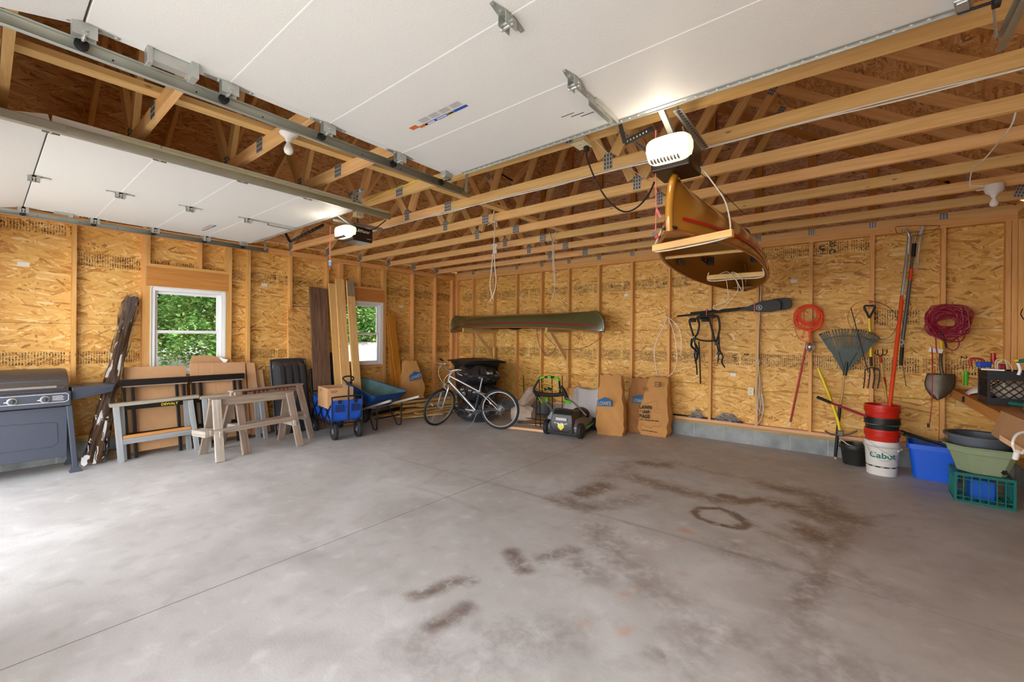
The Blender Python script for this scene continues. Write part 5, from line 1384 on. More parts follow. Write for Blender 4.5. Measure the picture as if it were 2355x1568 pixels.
# ================================================================ CANOES
MT['gold'] = simple('gold_gelcoat', (176, 122, 36), .16, .0, .05, coat=.6, scale=6)
MT['goldin'] = simple('gold_inside_hull', (158, 104, 30), .45, .0, .08, scale=8)
MT['greenhull'] = simple('olive_gelcoat', (88, 86, 54), .14, 0, .05, coat=.7, scale=6)
MT['greenin'] = simple('olive_inside', (96, 92, 60), .5)
MT['red'] = simple('red_stripe', (186, 26, 34), .3, 0, .02)
MT['darkred'] = simple('wine_stripe', (140, 30, 44), .3, 0, .02)
MT['gunwale'] = simple('cherry_gunwale', (150, 92, 42), .4, 0, .1, scale=20)
MT['foam'] = simple('grey_foam', (92, 94, 98), .8, 0, .06)
MT['rope'] = simple('white_rope', (214, 206, 190), .8, 0, .08, .2, scale=120)
MT['pink'] = simple('pink_cord', (222, 120, 118), .7)
def canoe(name, label, ca, cb, zg, beam, depth, end_h, hull, inner, stripe, seat=True, cat='canoe', droop=None):
    """hull turned keel up; ca, cb = the two tips (x, y); zg = height of the gunwales"""
    A, B_ = V((ca[0], ca[1], 0)), V((cb[0], cb[1], 0)); L = (B_-A).length; mid = (A+B_)/2; ang = atan2(B_.y-A.y, B_.x-A.x)
    t = thing(name, label, cat, (mid.x, mid.y, zg), ang)
    N = 36; M_ = 22
    def hb(s): return beam/2*(1-abs(s)**2.5)**.92
    def gz(s): return -(droop if droop is not None else (end_h-depth)*.25)*abs(s)**2.4         # gunwale droops at the tips when turned over
    def kz(s): return depth + ((end_h-depth)*.75 if droop is None else end_h-depth-droop)*abs(s)**4
    def section(s, off=0.0):
        w = max(hb(s)-off, .004); g = gz(s); k = kz(s)-off
        e = abs(s); 
        if e > .93: k = g+(k-g)*(1-((e-.93)/.07)**2*.45)
        ring = []
        for j in range(M_+1):
            a = -pi/2+pi*j/M_; y = sin(a); z = cos(a)
            p = 2.6-1.4*e                                          # full amidships, V at the ends
            yy = (abs(y)**(2/p if p > 1 else 2))*(1 if y > 0 else -1); zz = abs(z)**(2/p*.9)
            flare = 1+.06*(1-abs(z))
            ring.append(V((s*L/2*(1 if e < .93 else 1), w*yy*flare, g+(k-g)*zz)))
        return ring
    ss = [-1+2*i/N for i in range(N+1)]; ss = [x*(1+.0*x) for x in ss]; ss = [(-1 if x < 0 else 1)*(1-(1-abs(x))**1.35) for x in ss]
    rings = [section(s) for s in ss]
    h = MB().loft(rings, closed=False).build('hull', [MT[hull]], t, smooth=60)
    h2 = MB().loft([section(s*.996, .006) for s in ss], closed=False).build('hull_inside', MT[inner], t, smooth=60)
    for sd in (0, M_):
        g = MB().tube([r[sd]+V((0, 0, -.004)) for r in rings], .011, 8).build('gunwale', MT['gunwale'], t, smooth=60)
    for sd in (1, -1):   # stripe
        st = MB(); b = []
        for r, s in zip(rings, ss):
            if abs(s) > .97: continue
            k0, k1 = (2, 3) if sd == 1 else (M_-2, M_-3)
            p0, p1 = r[k0], r[k1]; q = p0.lerp(p1, .0); g0 = r[0 if sd == 1 else M_]
            zt = g0.z+.085; zb = g0.z+.063
            def at(zv):
                seq = r if sd == 1 else r[::-1]
                for a_, b_ in zip(seq, seq[1:]):
                    if a_.z <= zv <= b_.z and b_.z > a_.z: return a_.lerp(b_, (zv-a_.z)/(b_.z-a_.z))
                return seq[1]
            a_, c_ = at(zb), at(zt); o = V((0, -.006 if sd == 1 else .006, .001)); b.append([a_+o+V((0, .02*a_.y, 0)), c_+o+V((0, .02*c_.y, 0))])
        st.loft(b, closed=False); st.build('stripe', MT[stripe], h, smooth=60)
    for e in (0, -1):                                                 # rounded stem and end deck
        s = 1 if e == -1 else -1; stp = [section(s*1.0)[M_//2], ]
        g = gz(1); k = kz(1)
        pts = [V((s*L/2, 0, g-.01)), V((s*(L/2+.012), 0, g+.06)), V((s*(L/2+.012), 0, g+(k-g)*.35)), V((s*L/2*.995, 0, g+(k-g)*.60)), V((s*L/2*.975, 0, g+(k-g)*.80)), V((s*L/2*.93, 0, g+(k-g)*.97)), V((s*L/2*.86, 0, kz(.86)))]
        MB().tube(spline(pts, 4), [.022]*20+[.018, .014, .01, .006, .004], 10).build('stem', MT[hull], t, smooth=60)
        d = MB(); w = hb(.86)
        d.loft([[V((s*L/2*.86, -w, gz(.86)+.006)), V((s*L/2*.86, w, gz(.86)+.006)), V((s*L/2, .01, g+.0)), V((s*L/2, -.01, g+.0))], [V((s*L/2*.86, -w, gz(.86)+.016)), V((s*L/2*.86, w, gz(.86)+.016)), V((s*L/2, .01, g+.01)), V((s*L/2, -.01, g+.01))]]).build('end_deck', MT['gunwale'], t)
        MB().tube([V((s*(L/2-.02)+.035*cos(a), .035*sin(a), g+.01)) for a in [2*pi*q/14 for q in range(14)]], .006, 6, closed=True).build('grab_loop', MT['black'], t)
    if seat:
        x = -L/2*.48; MB().tube([(x, -hb(.48), gz(.48)+.01), (x, hb(.48), gz(.48)+.01)], .013, 10).build('thwart', MT['chord'], t, smooth=60)
        MB().tube(spline([(-.30, -.17, depth-.04), (-.30, .17, depth-.04), (.02, .19, depth-.03), (.06, 0, depth-.03), (.02, -.19, depth-.03)], 5, True), .028, 8, closed=True).build('seat_pad', MT['foam'], t, smooth=60)
        MB().obox((-.14, 0, depth-.03), (.30, .30, .02)).build('seat_bottom', MT['black'], t, bevel=.008)
        for sd in (-1, 1):
            f = MB().obox((.55, sd*(hb(.3)*.80), depth*.60), (.26, .02, .035), rot('X', 25*sd)).build('foot_brace_rail', MT['black'], t, bevel=.004)
            MB().obox((.62, sd*(hb(.3)*.66), depth*.60), (.035, .07, .09)).build('foot_peg', MT['black'], f, bevel=.01)
            MB().obox((.50, sd*(hb(.3)*.74), depth*.60), (.02, .015, .03)).build('foot_brace_lock', MT['red'], f)
            MB().obox((-.25, sd*hb(.13)*.93, .07), (.22, .012, .05)).build('side_pad', MT['foam'], t, bevel=.005)
        MB().beam((.3, 0, depth-.014), (L/2*.9, 0, depth+.0), .03, .006).build('keel_strip', MT['goldin'], t)
    else:
        MB().ball((.15, -.24, .0), (.16, .10, .05), 14, 8).build('seat_edge', MT['black'], t, smooth=60)
        for k in (-.5, .5): MB().tube([(k*L/2, -hb(.5), .01), (k*L/2, hb(.5), .01)], .012, 8).build('thwart', MT['gunwale'], t, smooth=60)
    return t
canoe('canoe', 'gold canoe with a red stripe hanging keel up from the roof trusses', (-.835, 2.50), (-1.09, 6.22), 2.118, .66, .335, .36, 'gold', 'goldin', 'red')
canoe('canoe', 'olive green canoe with a dark red stripe resting keel up on wall brackets', (-6.74, 6.33), (-3.17, 6.33), 1.655, .66, .255, .345, 'greenhull', 'greenin', 'darkred', False, droop=.085)

def ropeth(name, label, pts, r, mat, cat='rope', group=None, n=6, closed=False):
    b = V(pts[0]); o = MB(); P = spline([V(p)-b for p in pts], 6, closed); o.tube(P, r, n, closed=closed)
    ob = o.build(name, MT[mat], None, smooth=60); ob.location = b; return tag(ob, label, cat, group)
# sling bars under the gold canoe, with their ropes
t = thing('sling_bar', 'pale wooden sling bar under the near end of the hanging gold canoe', 'sling bar', (-.78, 2.72, 2.07), 0, 'canoe sling bars')
MB().beam((-.245, .035, -.005), (.245, -.045, .012), .035, .042).build('bar', MT['newboard'], t, bevel=.003)
MB().tube(spline([(-.235, .04, .02), (-.225, .03, -.028), (0, -.0, -.026), (.20, -.04, -.012), (.232, -.045, .03), (.20, -.03, .20), (.11, .0, .36), (.0, .02, .54), (-.07, .05, .75)], 6), .0045, 6).build('rope', MT['rope'], t, smooth=60)
MB().tube(spline([(-.235, .04, .02), (-.20, .06, .12), (-.15, .08, .25), (-.10, .1, .5), (-.09, .12, .75)], 6), .005, 6).build('rope', MT['rope'], t, smooth=60)
t = thing('sling_bar', 'pale wooden sling bar under the far end of the hanging gold canoe', 'sling bar', (-.87, 4.46, 2.075), 0, 'canoe sling bars')
MB().beam((-.245, -.01, 0), (.235, .02, 0), .04, .045).build('bar', MT['newboard'], t, bevel=.003)
MB().tube(spline([(-.235, 0, .05), (-.23, 0, -.03), (.0, 0, -.03), (.22, 0, -.03), (.225, 0, .05)], 6), .006, 6).build('rope', MT['rope'], t, smooth=60)
ropeth('slack_cord', 'thin pale cord looped and dangling under the far sling bar', [(-1.009, 4.420, 2.090), (-0.933, 4.420, 2.113), (-0.866, 4.420, 2.046), (-0.839, 4.420, 1.942), (-0.901, 4.420, 1.843), (-0.995, 4.420, 1.756), (-1.054, 4.420, 1.787), (-0.931, 4.420, 1.844), (-0.929, 4.420, 1.968), (-0.948, 4.420, 2.073)], .003, 'rope')
ropeth('slack_cord', 'short pale cord loop tied round the middle of the far sling bar', [(-0.855, 4.400, 2.042), (-0.796, 4.400, 1.917), (-0.804, 4.400, 2.038), (-0.848, 4.400, 2.090), (-0.892, 4.400, 2.102), (-0.862, 4.400, 2.067)], .003, 'rope')
ropeth('hoist_line', 'thin dark hoist line running from the truss past the canoe keel', [(-0.986, 3.606, 2.830), (-0.834, 3.600, 2.659), (-0.769, 4.300, 2.605)], .0025, 'black')
# brackets carrying the green canoe
for i, (x, y0, lab) in enumerate(((-5.86, 5.80, 'left wooden bracket holding up the green canoe'), (-4.075, 6.02, 'right wooden bracket holding up the green canoe'))):
    t = thing('canoe_bracket', lab, 'bracket', (x, 6.74, 1.10), 0, 'wall brackets of the green canoe')
    on(t, MB().box(x-.019, x+.019, y0, 6.83, 1.565, 1.64), 'arm', MT['newboard'], bevel=.002)
    on(t, MB().beam((x-.03, 6.18, 1.585), (x-.03, 6.72, 1.08), .03, .075, (0, 1, 1)), 'brace', MT['chord'], bevel=.002)
    on(t, MB().box(x-.02, x+.02, 6.70, 6.742, .93, 1.26), 'wall_cleat', MT['newboard'])
ropeth('bow_line', 'dark line hanging in a deep curve under the right end of the green canoe', [(-3.196, 6.350, 1.523), (-3.260, 6.400, 1.466), (-3.556, 6.500, 1.322), (-3.930, 6.550, 1.259), (-4.218, 6.600, 1.307), (-4.411, 6.600, 1.440), (-4.490, 6.600, 1.537)], .004, 'black')
ropeth('bow_line', 'dark line looping lower beside the right canoe bracket', [(-4.609, 6.500, 1.625), (-4.647, 6.600, 1.397), (-4.526, 6.600, 1.194), (-4.408, 6.600, 1.141), (-4.312, 6.600, 1.216), (-4.247, 6.600, 1.306)], .004, 'black')
ropeth('stern_line', 'thin pale line drooping from the left tip of the green canoe', [(-6.687, 6.350, 1.557), (-6.642, 6.450, 1.427), (-6.467, 6.500, 1.372), (-6.436, 6.600, 1.495), (-6.359, 6.600, 1.588)], .003, 'rope')
ropeth('knotted_cord', 'knotted white cord dangling from the left canoe bracket over the bin', [(-5.948, 6.300, 1.601), (-5.947, 6.300, 1.468), (-5.982, 6.300, 1.353), (-5.907, 6.300, 1.222), (-5.991, 6.300, 1.114), (-6.040, 6.300, 1.156), (-5.968, 6.300, 1.265)], .004, 'rope')

# ================================================================ HUNG FROM THE TRUSSES
MT['lens'], _N, _L, _b = newmat('lit_lamp_cover')
_b.inputs['Base Color'].default_value = (.9, .85, .78, 1); _b.inputs['Emission Color'].default_value = (1.0, .86, .66, 1); _b.inputs['Emission Strength'].default_value = .42; _b.inputs['Roughness'].default_value = .4
MT['bronze'] = simple('opener_bronze', (48, 38, 32), .3, .4, .05)
def opener(c, w, d, h, rz, label, XO, brand):
    t = thing('garage_door_opener', label, 'garage door opener', (c[0], c[1], c[2]), rz, 'garage door openers')
    b = MB().box(-w/2+.01, w/2-.01, .0, d, .0, h).build('motor_housing', MT['bronze'], t, bevel=.012)
    rings = []
    for y, s, zz in ((.02, 1, 0), (-.03, 1.04, -.0), (-.065, .98, .006), (-.085, .84, .012), (-.092, .6, .02)):
        rr = []
        for k in range(28):
            a = 2*pi*k/28; X = abs(cos(a))**.45*(1 if cos(a) > 0 else -1); Z = abs(sin(a))**.45*(1 if sin(a) > 0 else -1)
            rr.append(V((X*w/2*s*(1-.06*(Z < 0)), y+.012*X*X, h*.60+Z*h*.42*s)))
        rings.append(rr)
    l = MB().loft(rings).build('light_cover', MT['lens'], t, smooth=50)
    v = MB()
    for k in range(9): v.obox((-w/2*.62+k*w*.075, -.072, .030), (.005, .03, .018), rot('Y', -12))
    for k, q in enumerate([v]): pass
    v.build('cover_vents', MT['bronze'], l)
    MB().beam((0, .12, h+.015), (0, -.22, .315-.0), .03, .03).beam((0, -.22, .315), (0, -2.4, .33), .028, .03).build('rail', MT['galv'], t)
    MB().obox((0, .14, h+.012), (.06, .16, .03)).build('rail_bracket', MT['blackmetal'], t)
    if brand:
        text_mesh('brand_print', 'LiftMaster', .045, MT['white'], (w/2-.008, .035, h*.62), (0, 1, 0), (0, 0, 1), b, sx=.9); MB().obox((w/2-.009, .19, .035), (.001, .05, .004)).build('model_print', MT['white'], b)
    return t
op2 = opener((-.845, 2.52, 2.475), .25, .24, .17, 0, 'garage door opener with a large lit cover, beside the hanging gold canoe', 0, False)
op1 = opener((-4.24, 2.44, 2.49), .27, .24, .15, 0, 'garage door opener with a lit rounded cover and name print, behind the far door', 0, True)
def arm(t, wpts, nm='door_arm'):
    W_ = [V(p) for p in wpts]; L = t.location; W_ = [p-L for p in W_]
    MB().beam(W_[0], W_[1], .012, .03).build(nm, MT['blackmetal'], t); MB().beam(W_[1], W_[2], .012, .032).build(nm, MT['blackmetal'], t)
    hb = MB()
    for k in range(7):
        p = W_[1].lerp(W_[2], (k+1)/9); hb.tube([p+V((.0, -.008, -.004)), p+V((0, -.010, -.004))], .005, 6)
    hb.build('arm_holes', MT['plate'], t)
arm(op2, [(-1.047, 2.280, 2.700), (-1.044, 2.340, 2.616), (-0.919, 2.450, 2.705)]); arm(op1, [(-5.362, 2.270, 2.747), (-5.392, 2.360, 2.620), (-4.693, 2.420, 2.730)])
def angle_iron(label, p0, p1, t_parent, w=.035):
    p0, p1 = V(p0), V(p1); L = t_parent.location; d = (p1-p0).normalized(); m = MB().beam(p0-L, p1-L, w, .003).beam(p0-L+V((0, 0, 0)), p1-L, .003, w)
    o = m.build('hanger_angle', MT['galv'], t_parent); hd = MB(); n = int((p1-p0).length/.035)
    for k in range(n): q = p0.lerp(p1, (k+.5)/n)-L; hd.tube([q+V((.009, 0, -.0016)), q+V((.009, 0, -.0022))], .006, 6).tube([q+V((-.009, 0, -.0016)), q+V((-.009, 0, -.0022))], .006, 6)
    hd.build('angle_holes', MT['black'], o)
angle_iron('', (-0.771, 2.413, 2.750), (-0.777, 3.020, 2.750), op2, .045); angle_iron('', (-4.346, 2.346, 2.720), (-4.302, 2.930, 2.720), op1, .04)
angle_iron('', (-1.170, 2.536, 2.800), (-1.141, 2.962, 2.800), op2, .03)
def cordpart(t, pts, r, mat, nm):
    L = t.location; o = MB().tube(spline([V(p)-L for p in pts], 6), r, 6).build(nm, MT[mat], t, smooth=60); return o
cordpart(op2, [(-0.940, 2.550, 2.737), (-0.938, 2.550, 2.473), (-0.933, 2.550, 2.287), (-0.935, 2.550, 2.129)], .0035, 'pink', 'release_cord'); cordpart(op2, [(-0.936, 2.550, 2.275), (-0.914, 2.550, 2.231), (-0.904, 2.550, 2.203), (-0.922, 2.550, 2.227), (-0.936, 2.550, 2.272)], .0035, 'pink', 'cord_loop')
L0 = op2.location; p = V((-0.932, 2.550, 2.103))-L0
MB().obox(p+V((-.01, 0, .008)), (.028, .004, .022), rot('Y', 35)).build('release_tag', MT['foam'], op2); MB().obox(p+V((.004, 0, -.012)), (.022, .014, .022), rot('Y', -35)).build('release_handle', MT['red'], op2, bevel=.003)
cordpart(op2, [(-1.453, 2.620, 2.789), (-1.461, 2.660, 2.720), (-1.428, 2.750, 2.570), (-1.367, 2.800, 2.456), (-1.283, 2.850, 2.378), (-1.187, 2.850, 2.382), (-1.082, 2.800, 2.436), (-1.023, 2.760, 2.505)], .006, 'black', 'power_cord')
cordpart(op1, [(-4.327, 2.620, 2.797), (-4.374, 2.660, 2.755), (-4.347, 2.720, 2.699), (-4.237, 2.750, 2.674), (-4.120, 2.750, 2.695), (-4.047, 2.800, 2.761)], .006, 'black', 'power_cord')
cordpart(op1, [(-4.595, 2.450, 2.706), (-4.601, 2.450, 2.511), (-4.598, 2.450, 2.325)], .0035, 'pink', 'release_cord')
MT['bluetag'] = simple('blue_tag', (96, 146, 178), .4)
p = V((-4.597, 2.450, 2.286))-op1.location
MB().obox(p, (.055, .012, .05), rot('Y', -5)).build('blue_release_box', MT['bluetag'], op1, bevel=.006); MB().obox(p+V((0, 0, .028)), (.04, .014, .008)).build('box_lid', MT['white'], op1); MB().obox(p+V((0, .001, -.045)), (.022, .014, .014)).build('release_handle', MT['red'], op1, bevel=.003)
MB().tube([p+V((0, 0, -.03)), p+V((0, 0, -.07))], .004, 6).build('cord_end', MT['pink'], op1)

def lampholder(p, label, up=(0, 0, 0), s=1.0):
    t = thing('bare_bulb_lamp', label, 'lamp', p, 0, 'bare bulb lampholders')
    MB().lathe((0, 0, 0), [(.056*s, 0), (.058*s, -.012*s), (.05*s, -.022*s), (.03*s, -.034*s), (.021*s, -.05*s), (.02*s, -.062*s)], 24).build('lampholder', MT['white'], t, smooth=40)
    MB().lathe((0, 0, 0), [(.013*s, -.058*s), (.014*s, -.075*s), (.026*s, -.10*s), (.030*s, -.12*s), (.025*s, -.138*s), (.012*s, -.148*s), (.002, -.15*s)], 20).build('bulb', MT['bulb'], t, smooth=60)
    return t
MT['bulb'] = simple('frosted_bulb', (236, 234, 232), .25, 0, 0)
lampholder((-2.936, 1.271, 2.826), 'bare white bulb on a porcelain holder between the two open doors')
l2 = lampholder((0.954, 5.511, 2.790), 'bare bulb on a white ceiling box at the right, near the gable wall', s=.95)
MB().lathe((0, 0, 0), [(.062, .0), (.062, .05), (.05, .052)], 24).obox((-.08, 0, .02), (.05, .01, .008)).build('junction_box', MT['white'], l2, smooth=40)
lampholder((-4.077, 4.689, 2.826), 'bare bulb hanging behind the longer knotted white rope', s=.9)

def outlet(p, label, ex=(1, 0, 0), ey=(0, 0, 1), w=.075, h=.115, box=True, mat='cream'):
    t = thing('power_outlet', label, 'outlet', p, 0, 'electrical outlets'); ex, ey = V(ex), V(ey); n = ex.cross(ey); M = Matrix((ex, ey, n)).transposed()
    pl = MB().obox((0, 0, 0), (w, h, .006), M).build('cover_plate', MT[mat], t, bevel=.002)
    if box: MB().obox(-n*.025, (w*.8, h*.85, .045), M).build('outlet_box', MT[mat], t)
    for s in (-1, 1):
        o = MB().obox(ey*s*.022+n*.0035, (.03, .026, .003), M).build('socket', MT[mat], pl, bevel=.001)
        MB().obox(ey*s*.022+n*.0052+ex*.006, (.003, .009, .001), M).obox(ey*s*.022+n*.0052-ex*.006, (.003, .009, .001), M).build('slots', MT['black'], o)
    return t
outlet((-1.452, 2.556, 2.790), 'ivory ceiling outlet with a black plug, under the truss by the nearer door', (1, 0, 0), (0, -1, 0), .10, .12)
outlet((-4.265, 2.593, 2.790), 'small pale ceiling outlet with a plug, just behind the far door', (1, 0, 0), (0, -1, 0), .09, .10)
outlet((-1.106, 6.735, .745), 'ivory wall outlet on the stud to the left of the hanging white rope', (1, 0, 0), (0, 0, 1))
p = V((-1.430, 2.583, 2.770)); tag(MB().obox(p, (.03, .035, .03)).tube([p, p+V((0, 0, -.035))], .008, 8).build('power_plug', MT['black'], None, bevel=.004), 'black power plug in the ivory ceiling outlet', 'plug')
# ropes looped over the truss chords
ropeth('hanging_rope', 'longer white rope with a knotted loop, hanging from the trusses left of the gold canoe', [(-3.291, 3.780, 2.985), (-3.250, 3.710, 2.941), (-3.282, 3.710, 2.840), (-3.241, 3.710, 2.783), (-3.252, 3.710, 2.558), (-3.271, 3.710, 2.409), (-3.289, 3.710, 2.233), (-3.307, 3.710, 2.083), (-3.279, 3.710, 1.954), (-3.305, 3.710, 1.895)], .006, 'rope', 'rope', 'white ropes over the truss chords')
_r1 = [o for o in bpy.data.objects if o.name == 'hanging_rope'][0]
def ropepart(o, pts, r, nm):
    b = o.location; MB().tube(spline([V(p)-b for p in pts], 6), r, 6).build(nm, MT['rope'], o, smooth=60)
ropepart(_r1, [(-3.252, 3.710, 2.558), (-3.236, 3.710, 2.304), (-3.214, 3.710, 2.126), (-3.233, 3.710, 2.012), (-3.265, 3.710, 1.944), (-3.251, 3.710, 1.902)], .006, 'rope_loop'); ropepart(_r1, [(-3.356, 3.710, 2.786), (-3.255, 3.710, 2.811), (-3.208, 3.710, 2.788), (-3.214, 3.710, 2.744)], .005, 'knot')
ropeth('hanging_rope', 'shorter white rope doubled over a truss chord, nearer the gold canoe', [(-3.296, 4.920, 2.929), (-3.244, 4.920, 2.795), (-3.235, 4.920, 2.590), (-3.218, 4.920, 2.348), (-3.195, 4.920, 2.167), (-3.236, 4.920, 2.020), (-3.250, 4.920, 1.973)], .006, 'rope', 'rope', 'white ropes over the truss chords')
_r2 = [o for o in bpy.data.objects if o.name == 'hanging_rope.001'][0]
ropepart(_r2, [(-3.175, 4.920, 2.941), (-3.223, 4.920, 2.798), (-3.213, 4.920, 2.528), (-3.189, 4.920, 2.227), (-3.216, 4.920, 2.079)], .006, 'rope_loop'); ropepart(_r2, [(-3.331, 4.920, 2.807), (-3.245, 4.920, 2.819), (-3.173, 4.920, 2.774)], .005, 'knot')
# white cables stapled along the first full chord
def wob(pts, k): return [V(p)+V((0, 0, .006*sin(i*2.3+k))) for i, p in enumerate(pts)]
xs = [-5.2+ i*.45 for i in range(16)]
ropeth('white_cable', 'pair of white cables stapled along the underside of the nearest long truss chord', wob([(x, 3.165+x*.0125, 2.818) for x in xs], 0), .0045, 'white', 'cable')
ropeth('white_cable', 'second white cable sagging beside the first along the nearest long truss chord', wob([(x, 3.158+x*.0125, 2.806) for x in xs], 1.7), .0045, 'white', 'cable')
ropeth('white_cable', 'white cable stepping down between the chords to the right hand bulb', [(0.741, 3.800, 2.826), (0.742, 3.900, 2.783), (0.734, 4.100, 2.774), (0.750, 4.300, 2.804), (0.727, 4.500, 2.779), (0.710, 4.700, 2.793), (0.722, 4.900, 2.785), (0.737, 5.000, 2.730), (0.757, 5.000, 2.730), (0.809, 5.000, 2.715)], .0045, 'white', 'cable')
ropeth('white_cable', 'thin white cable zigzagging past the truss plates beside the lit opener', [(-1.611, 3.000, 3.054), (-1.555, 3.100, 2.975), (-1.536, 3.300, 2.949), (-1.500, 3.500, 2.930), (-1.450, 3.700, 2.896), (-1.441, 4.000, 2.900), (-1.438, 4.300, 2.883)], .0035, 'white', 'cable')
ropeth('yellow_cable', 'yellow cable clipped along the side of the truss behind the nearer door', [(-3.9, 2.475, 2.86), (-3.6, 2.48, 2.89), (-3.3, 2.49, 2.90), (-3.1, 2.5, 2.915)], .005, 'yellow', 'cable')
tag(MB().beam((-4.488, 5.200, 4.141), (-4.189, 5.200, 3.934), .04, .02).build('dark_bracket', MT['blackmetal']), 'short dark metal bar lodged among the truss webs', 'bar')
tag(MB().tube(spline([(-5.6, .1, 2.98), (-5.2, 1.2, 2.90), (-4.9, 2.3, 2.86)], 6), .002, 5).build('spring_cable', MT['angle'], None), 'thin steel cable stretched over the far door track', 'cable')

# ================================================================ HUNG ON THE BACK WALL
MT['yellowrope'] = simple('yellow_cable', (206, 172, 40), .5); MT['orange'] = simple('orange_cord', (226, 74, 26), .5, 0, .06)
MT['redsteel'] = simple('red_painted_steel', (170, 34, 36), .35, .1); MT['rakegreen'] = simple('dark_green_plastic', (40, 56, 46), .45, 0, .05)
MT['handle'] = simple('ash_handle', (204, 160, 96), .5, 0, .06, scale=25); MT['yel'] = simple('yellow_fibreglass', (232, 204, 20), .35, 0, .02); MT['polegrey'] = simple('grey_pole', (96, 98, 102), .35, .3)
MT['wine'] = simple('wine_red_cord', (150, 24, 52), .45, 0, .1); MT['bucketred'] = simple('red_bucket', (204, 40, 22), .35, 0, .05); MT['steel'] = simple('dull_tool_steel', (96, 88, 76), .45, .6, .2, scale=20)
MT['tube'] = simple('clear_tubing', (222, 200, 170), .2, 0, .02)
xs = [-4.9, -4.3, -3.7, -3.1, -2.5, -1.9, -1.3, -1.1, -.7, -.1, .5, .9]; zs = [.78, .80, .79, .80, .79, .80, .77, .74, .77, .79, .80, .79]
ropeth('yellow_cable', 'yellow electric cable running through the back wall studs at knee height', [(x, 6.80-.085*(1 if abs(((x+7.152)/.6096) % 1-.03) < .1 else 0)*0-.02, z) for x, z in zip(xs, zs)], .006, 'yellowrope', 'cable')
ropeth('wall_cable', 'pale cable crossing the corner studs at waist height behind the leaf bag', [(-7.10, 5.3, .80), (-7.09, 5.9, .79), (-7.0, 6.7, .80), (-6.4, 6.80, .82), (-5.6, 6.80, .80)], .004, 'cream', 'cable')
# paddles
def paddle(label, a, b, bl, y, dz=0):
    """shaft from a to b in the wall plane, blade of length bl beyond b"""
    A, B_ = V(a), V(b); d = (B_-A).normalized(); n = V((0, -1, 0)); up = n.cross(d)*-1; up = up if up.z > 0 else -up
    t = thing('paddle', label, 'paddle', tuple(A), 0, 'kayak paddles on the wall')
    MB().tube([V((0, 0, 0)), B_-A], .0145, 10).build('shaft', MT['black'], t, smooth=60)
    prof = [(0, .012), (.08, .022), (.18, .055), (.28, .082), (.40, .088), (.47, .078), (.50, .045), (.505, 0), (.50, -.045), (.47, -.065), (.40, -.075), (.28, -.066), (.18, -.045), (.08, -.02), (0, -.012)]
    m = MB().prism([(x*bl/.505, z) for x, z in prof], B_-A, d, up, n, .012); o = m.build('blade', MT['black'], t, bevel=.004, smooth=40)
    MB().tube([(B_-A)-d*.14, (B_-A)-d*.13], .02, 10).build('drip_ring', MT['rubber'], t)
    return t, o, B_-A, d, up, n
t, bl, Bq, d, up, n = paddle('front kayak paddle with a round white emblem on its black blade', (-2.075, 6.600, 1.814), (-1.235, 6.600, 1.885), .50, 6.6)
c = Bq+d*.245+up*.0-V((0, .008, 0)); em = MB().tube([c+V((.032*cos(a), 0, .032*sin(a))) for a in [2*pi*k/20 for k in range(20)]], .003, 6, closed=True).tube(spline([c+V((-.012, 0, .018)), c+V((.010, 0, .004)), c+V((-.010, 0, -.004)), c+V((.014, 0, -.018))], 4), .003, 6); em.build('blade_emblem', MT['white'], bl)
MB().obox(Bq+d*.19-V((0, .01, 0)), (.012, .006, .17), rot('Y', 0)).build('red_tie', MT['redsteel'], t); MB().obox(V((-1.650, 6.580, 1.860))-t.location, (.01, .05, .09)).build('red_tie', MT['redsteel'], t)
paddle('rear kayak paddle half hidden behind the one with the emblem', (-1.902, 6.660, 1.858), (-1.111, 6.660, 1.914), .49, 6.66)
# hanging black tubular rack with webbing straps
t = thing('boat_rack', 'black padded tubular rack with dangling webbing straps hanging below the paddles', 'rack', (-1.659, 6.620, 1.817))
def wp(o, pts, r, nm, mat='black', n=8, y=None, flat=False):
    L = o.location; P = spline([V(p)-L for p in pts], 5)
    return MB().tube(P, r, n).build(nm, MT[mat], o, smooth=60)
wp(t, [(-1.839, 6.600, 1.512), (-1.891, 6.580, 1.712), (-1.885, 6.580, 1.757), (-1.854, 6.580, 1.769), (-1.637, 6.580, 1.765), (-1.614, 6.580, 1.745), (-1.601, 6.580, 1.689), (-1.552, 6.600, 1.469), (-1.540, 6.600, 1.438)], .014, 'front_tube')
wp(t, [(-1.837, 6.660, 1.499), (-1.795, 6.660, 1.564), (-1.777, 6.660, 1.693), (-1.803, 6.660, 1.784), (-1.766, 6.660, 1.809), (-1.557, 6.660, 1.804), (-1.516, 6.660, 1.778), (-1.497, 6.660, 1.627), (-1.537, 6.660, 1.438)], .014, 'rear_tube')
wp(t, [(-1.821, 6.600, 1.492), (-1.745, 6.590, 1.455), (-1.637, 6.590, 1.443), (-1.552, 6.600, 1.451)], .012, 'cross_tube')
for a, b in (((-1.882, 6.570, 1.743), (-1.802, 6.570, 1.742)), ((-1.712, 6.570, 1.747), (-1.629, 6.570, 1.745)), ((-1.763, 6.650, 1.808), (-1.555, 6.650, 1.804))): wp(t, [a, b], .024, 'foam_grip', 'rubber', 12)
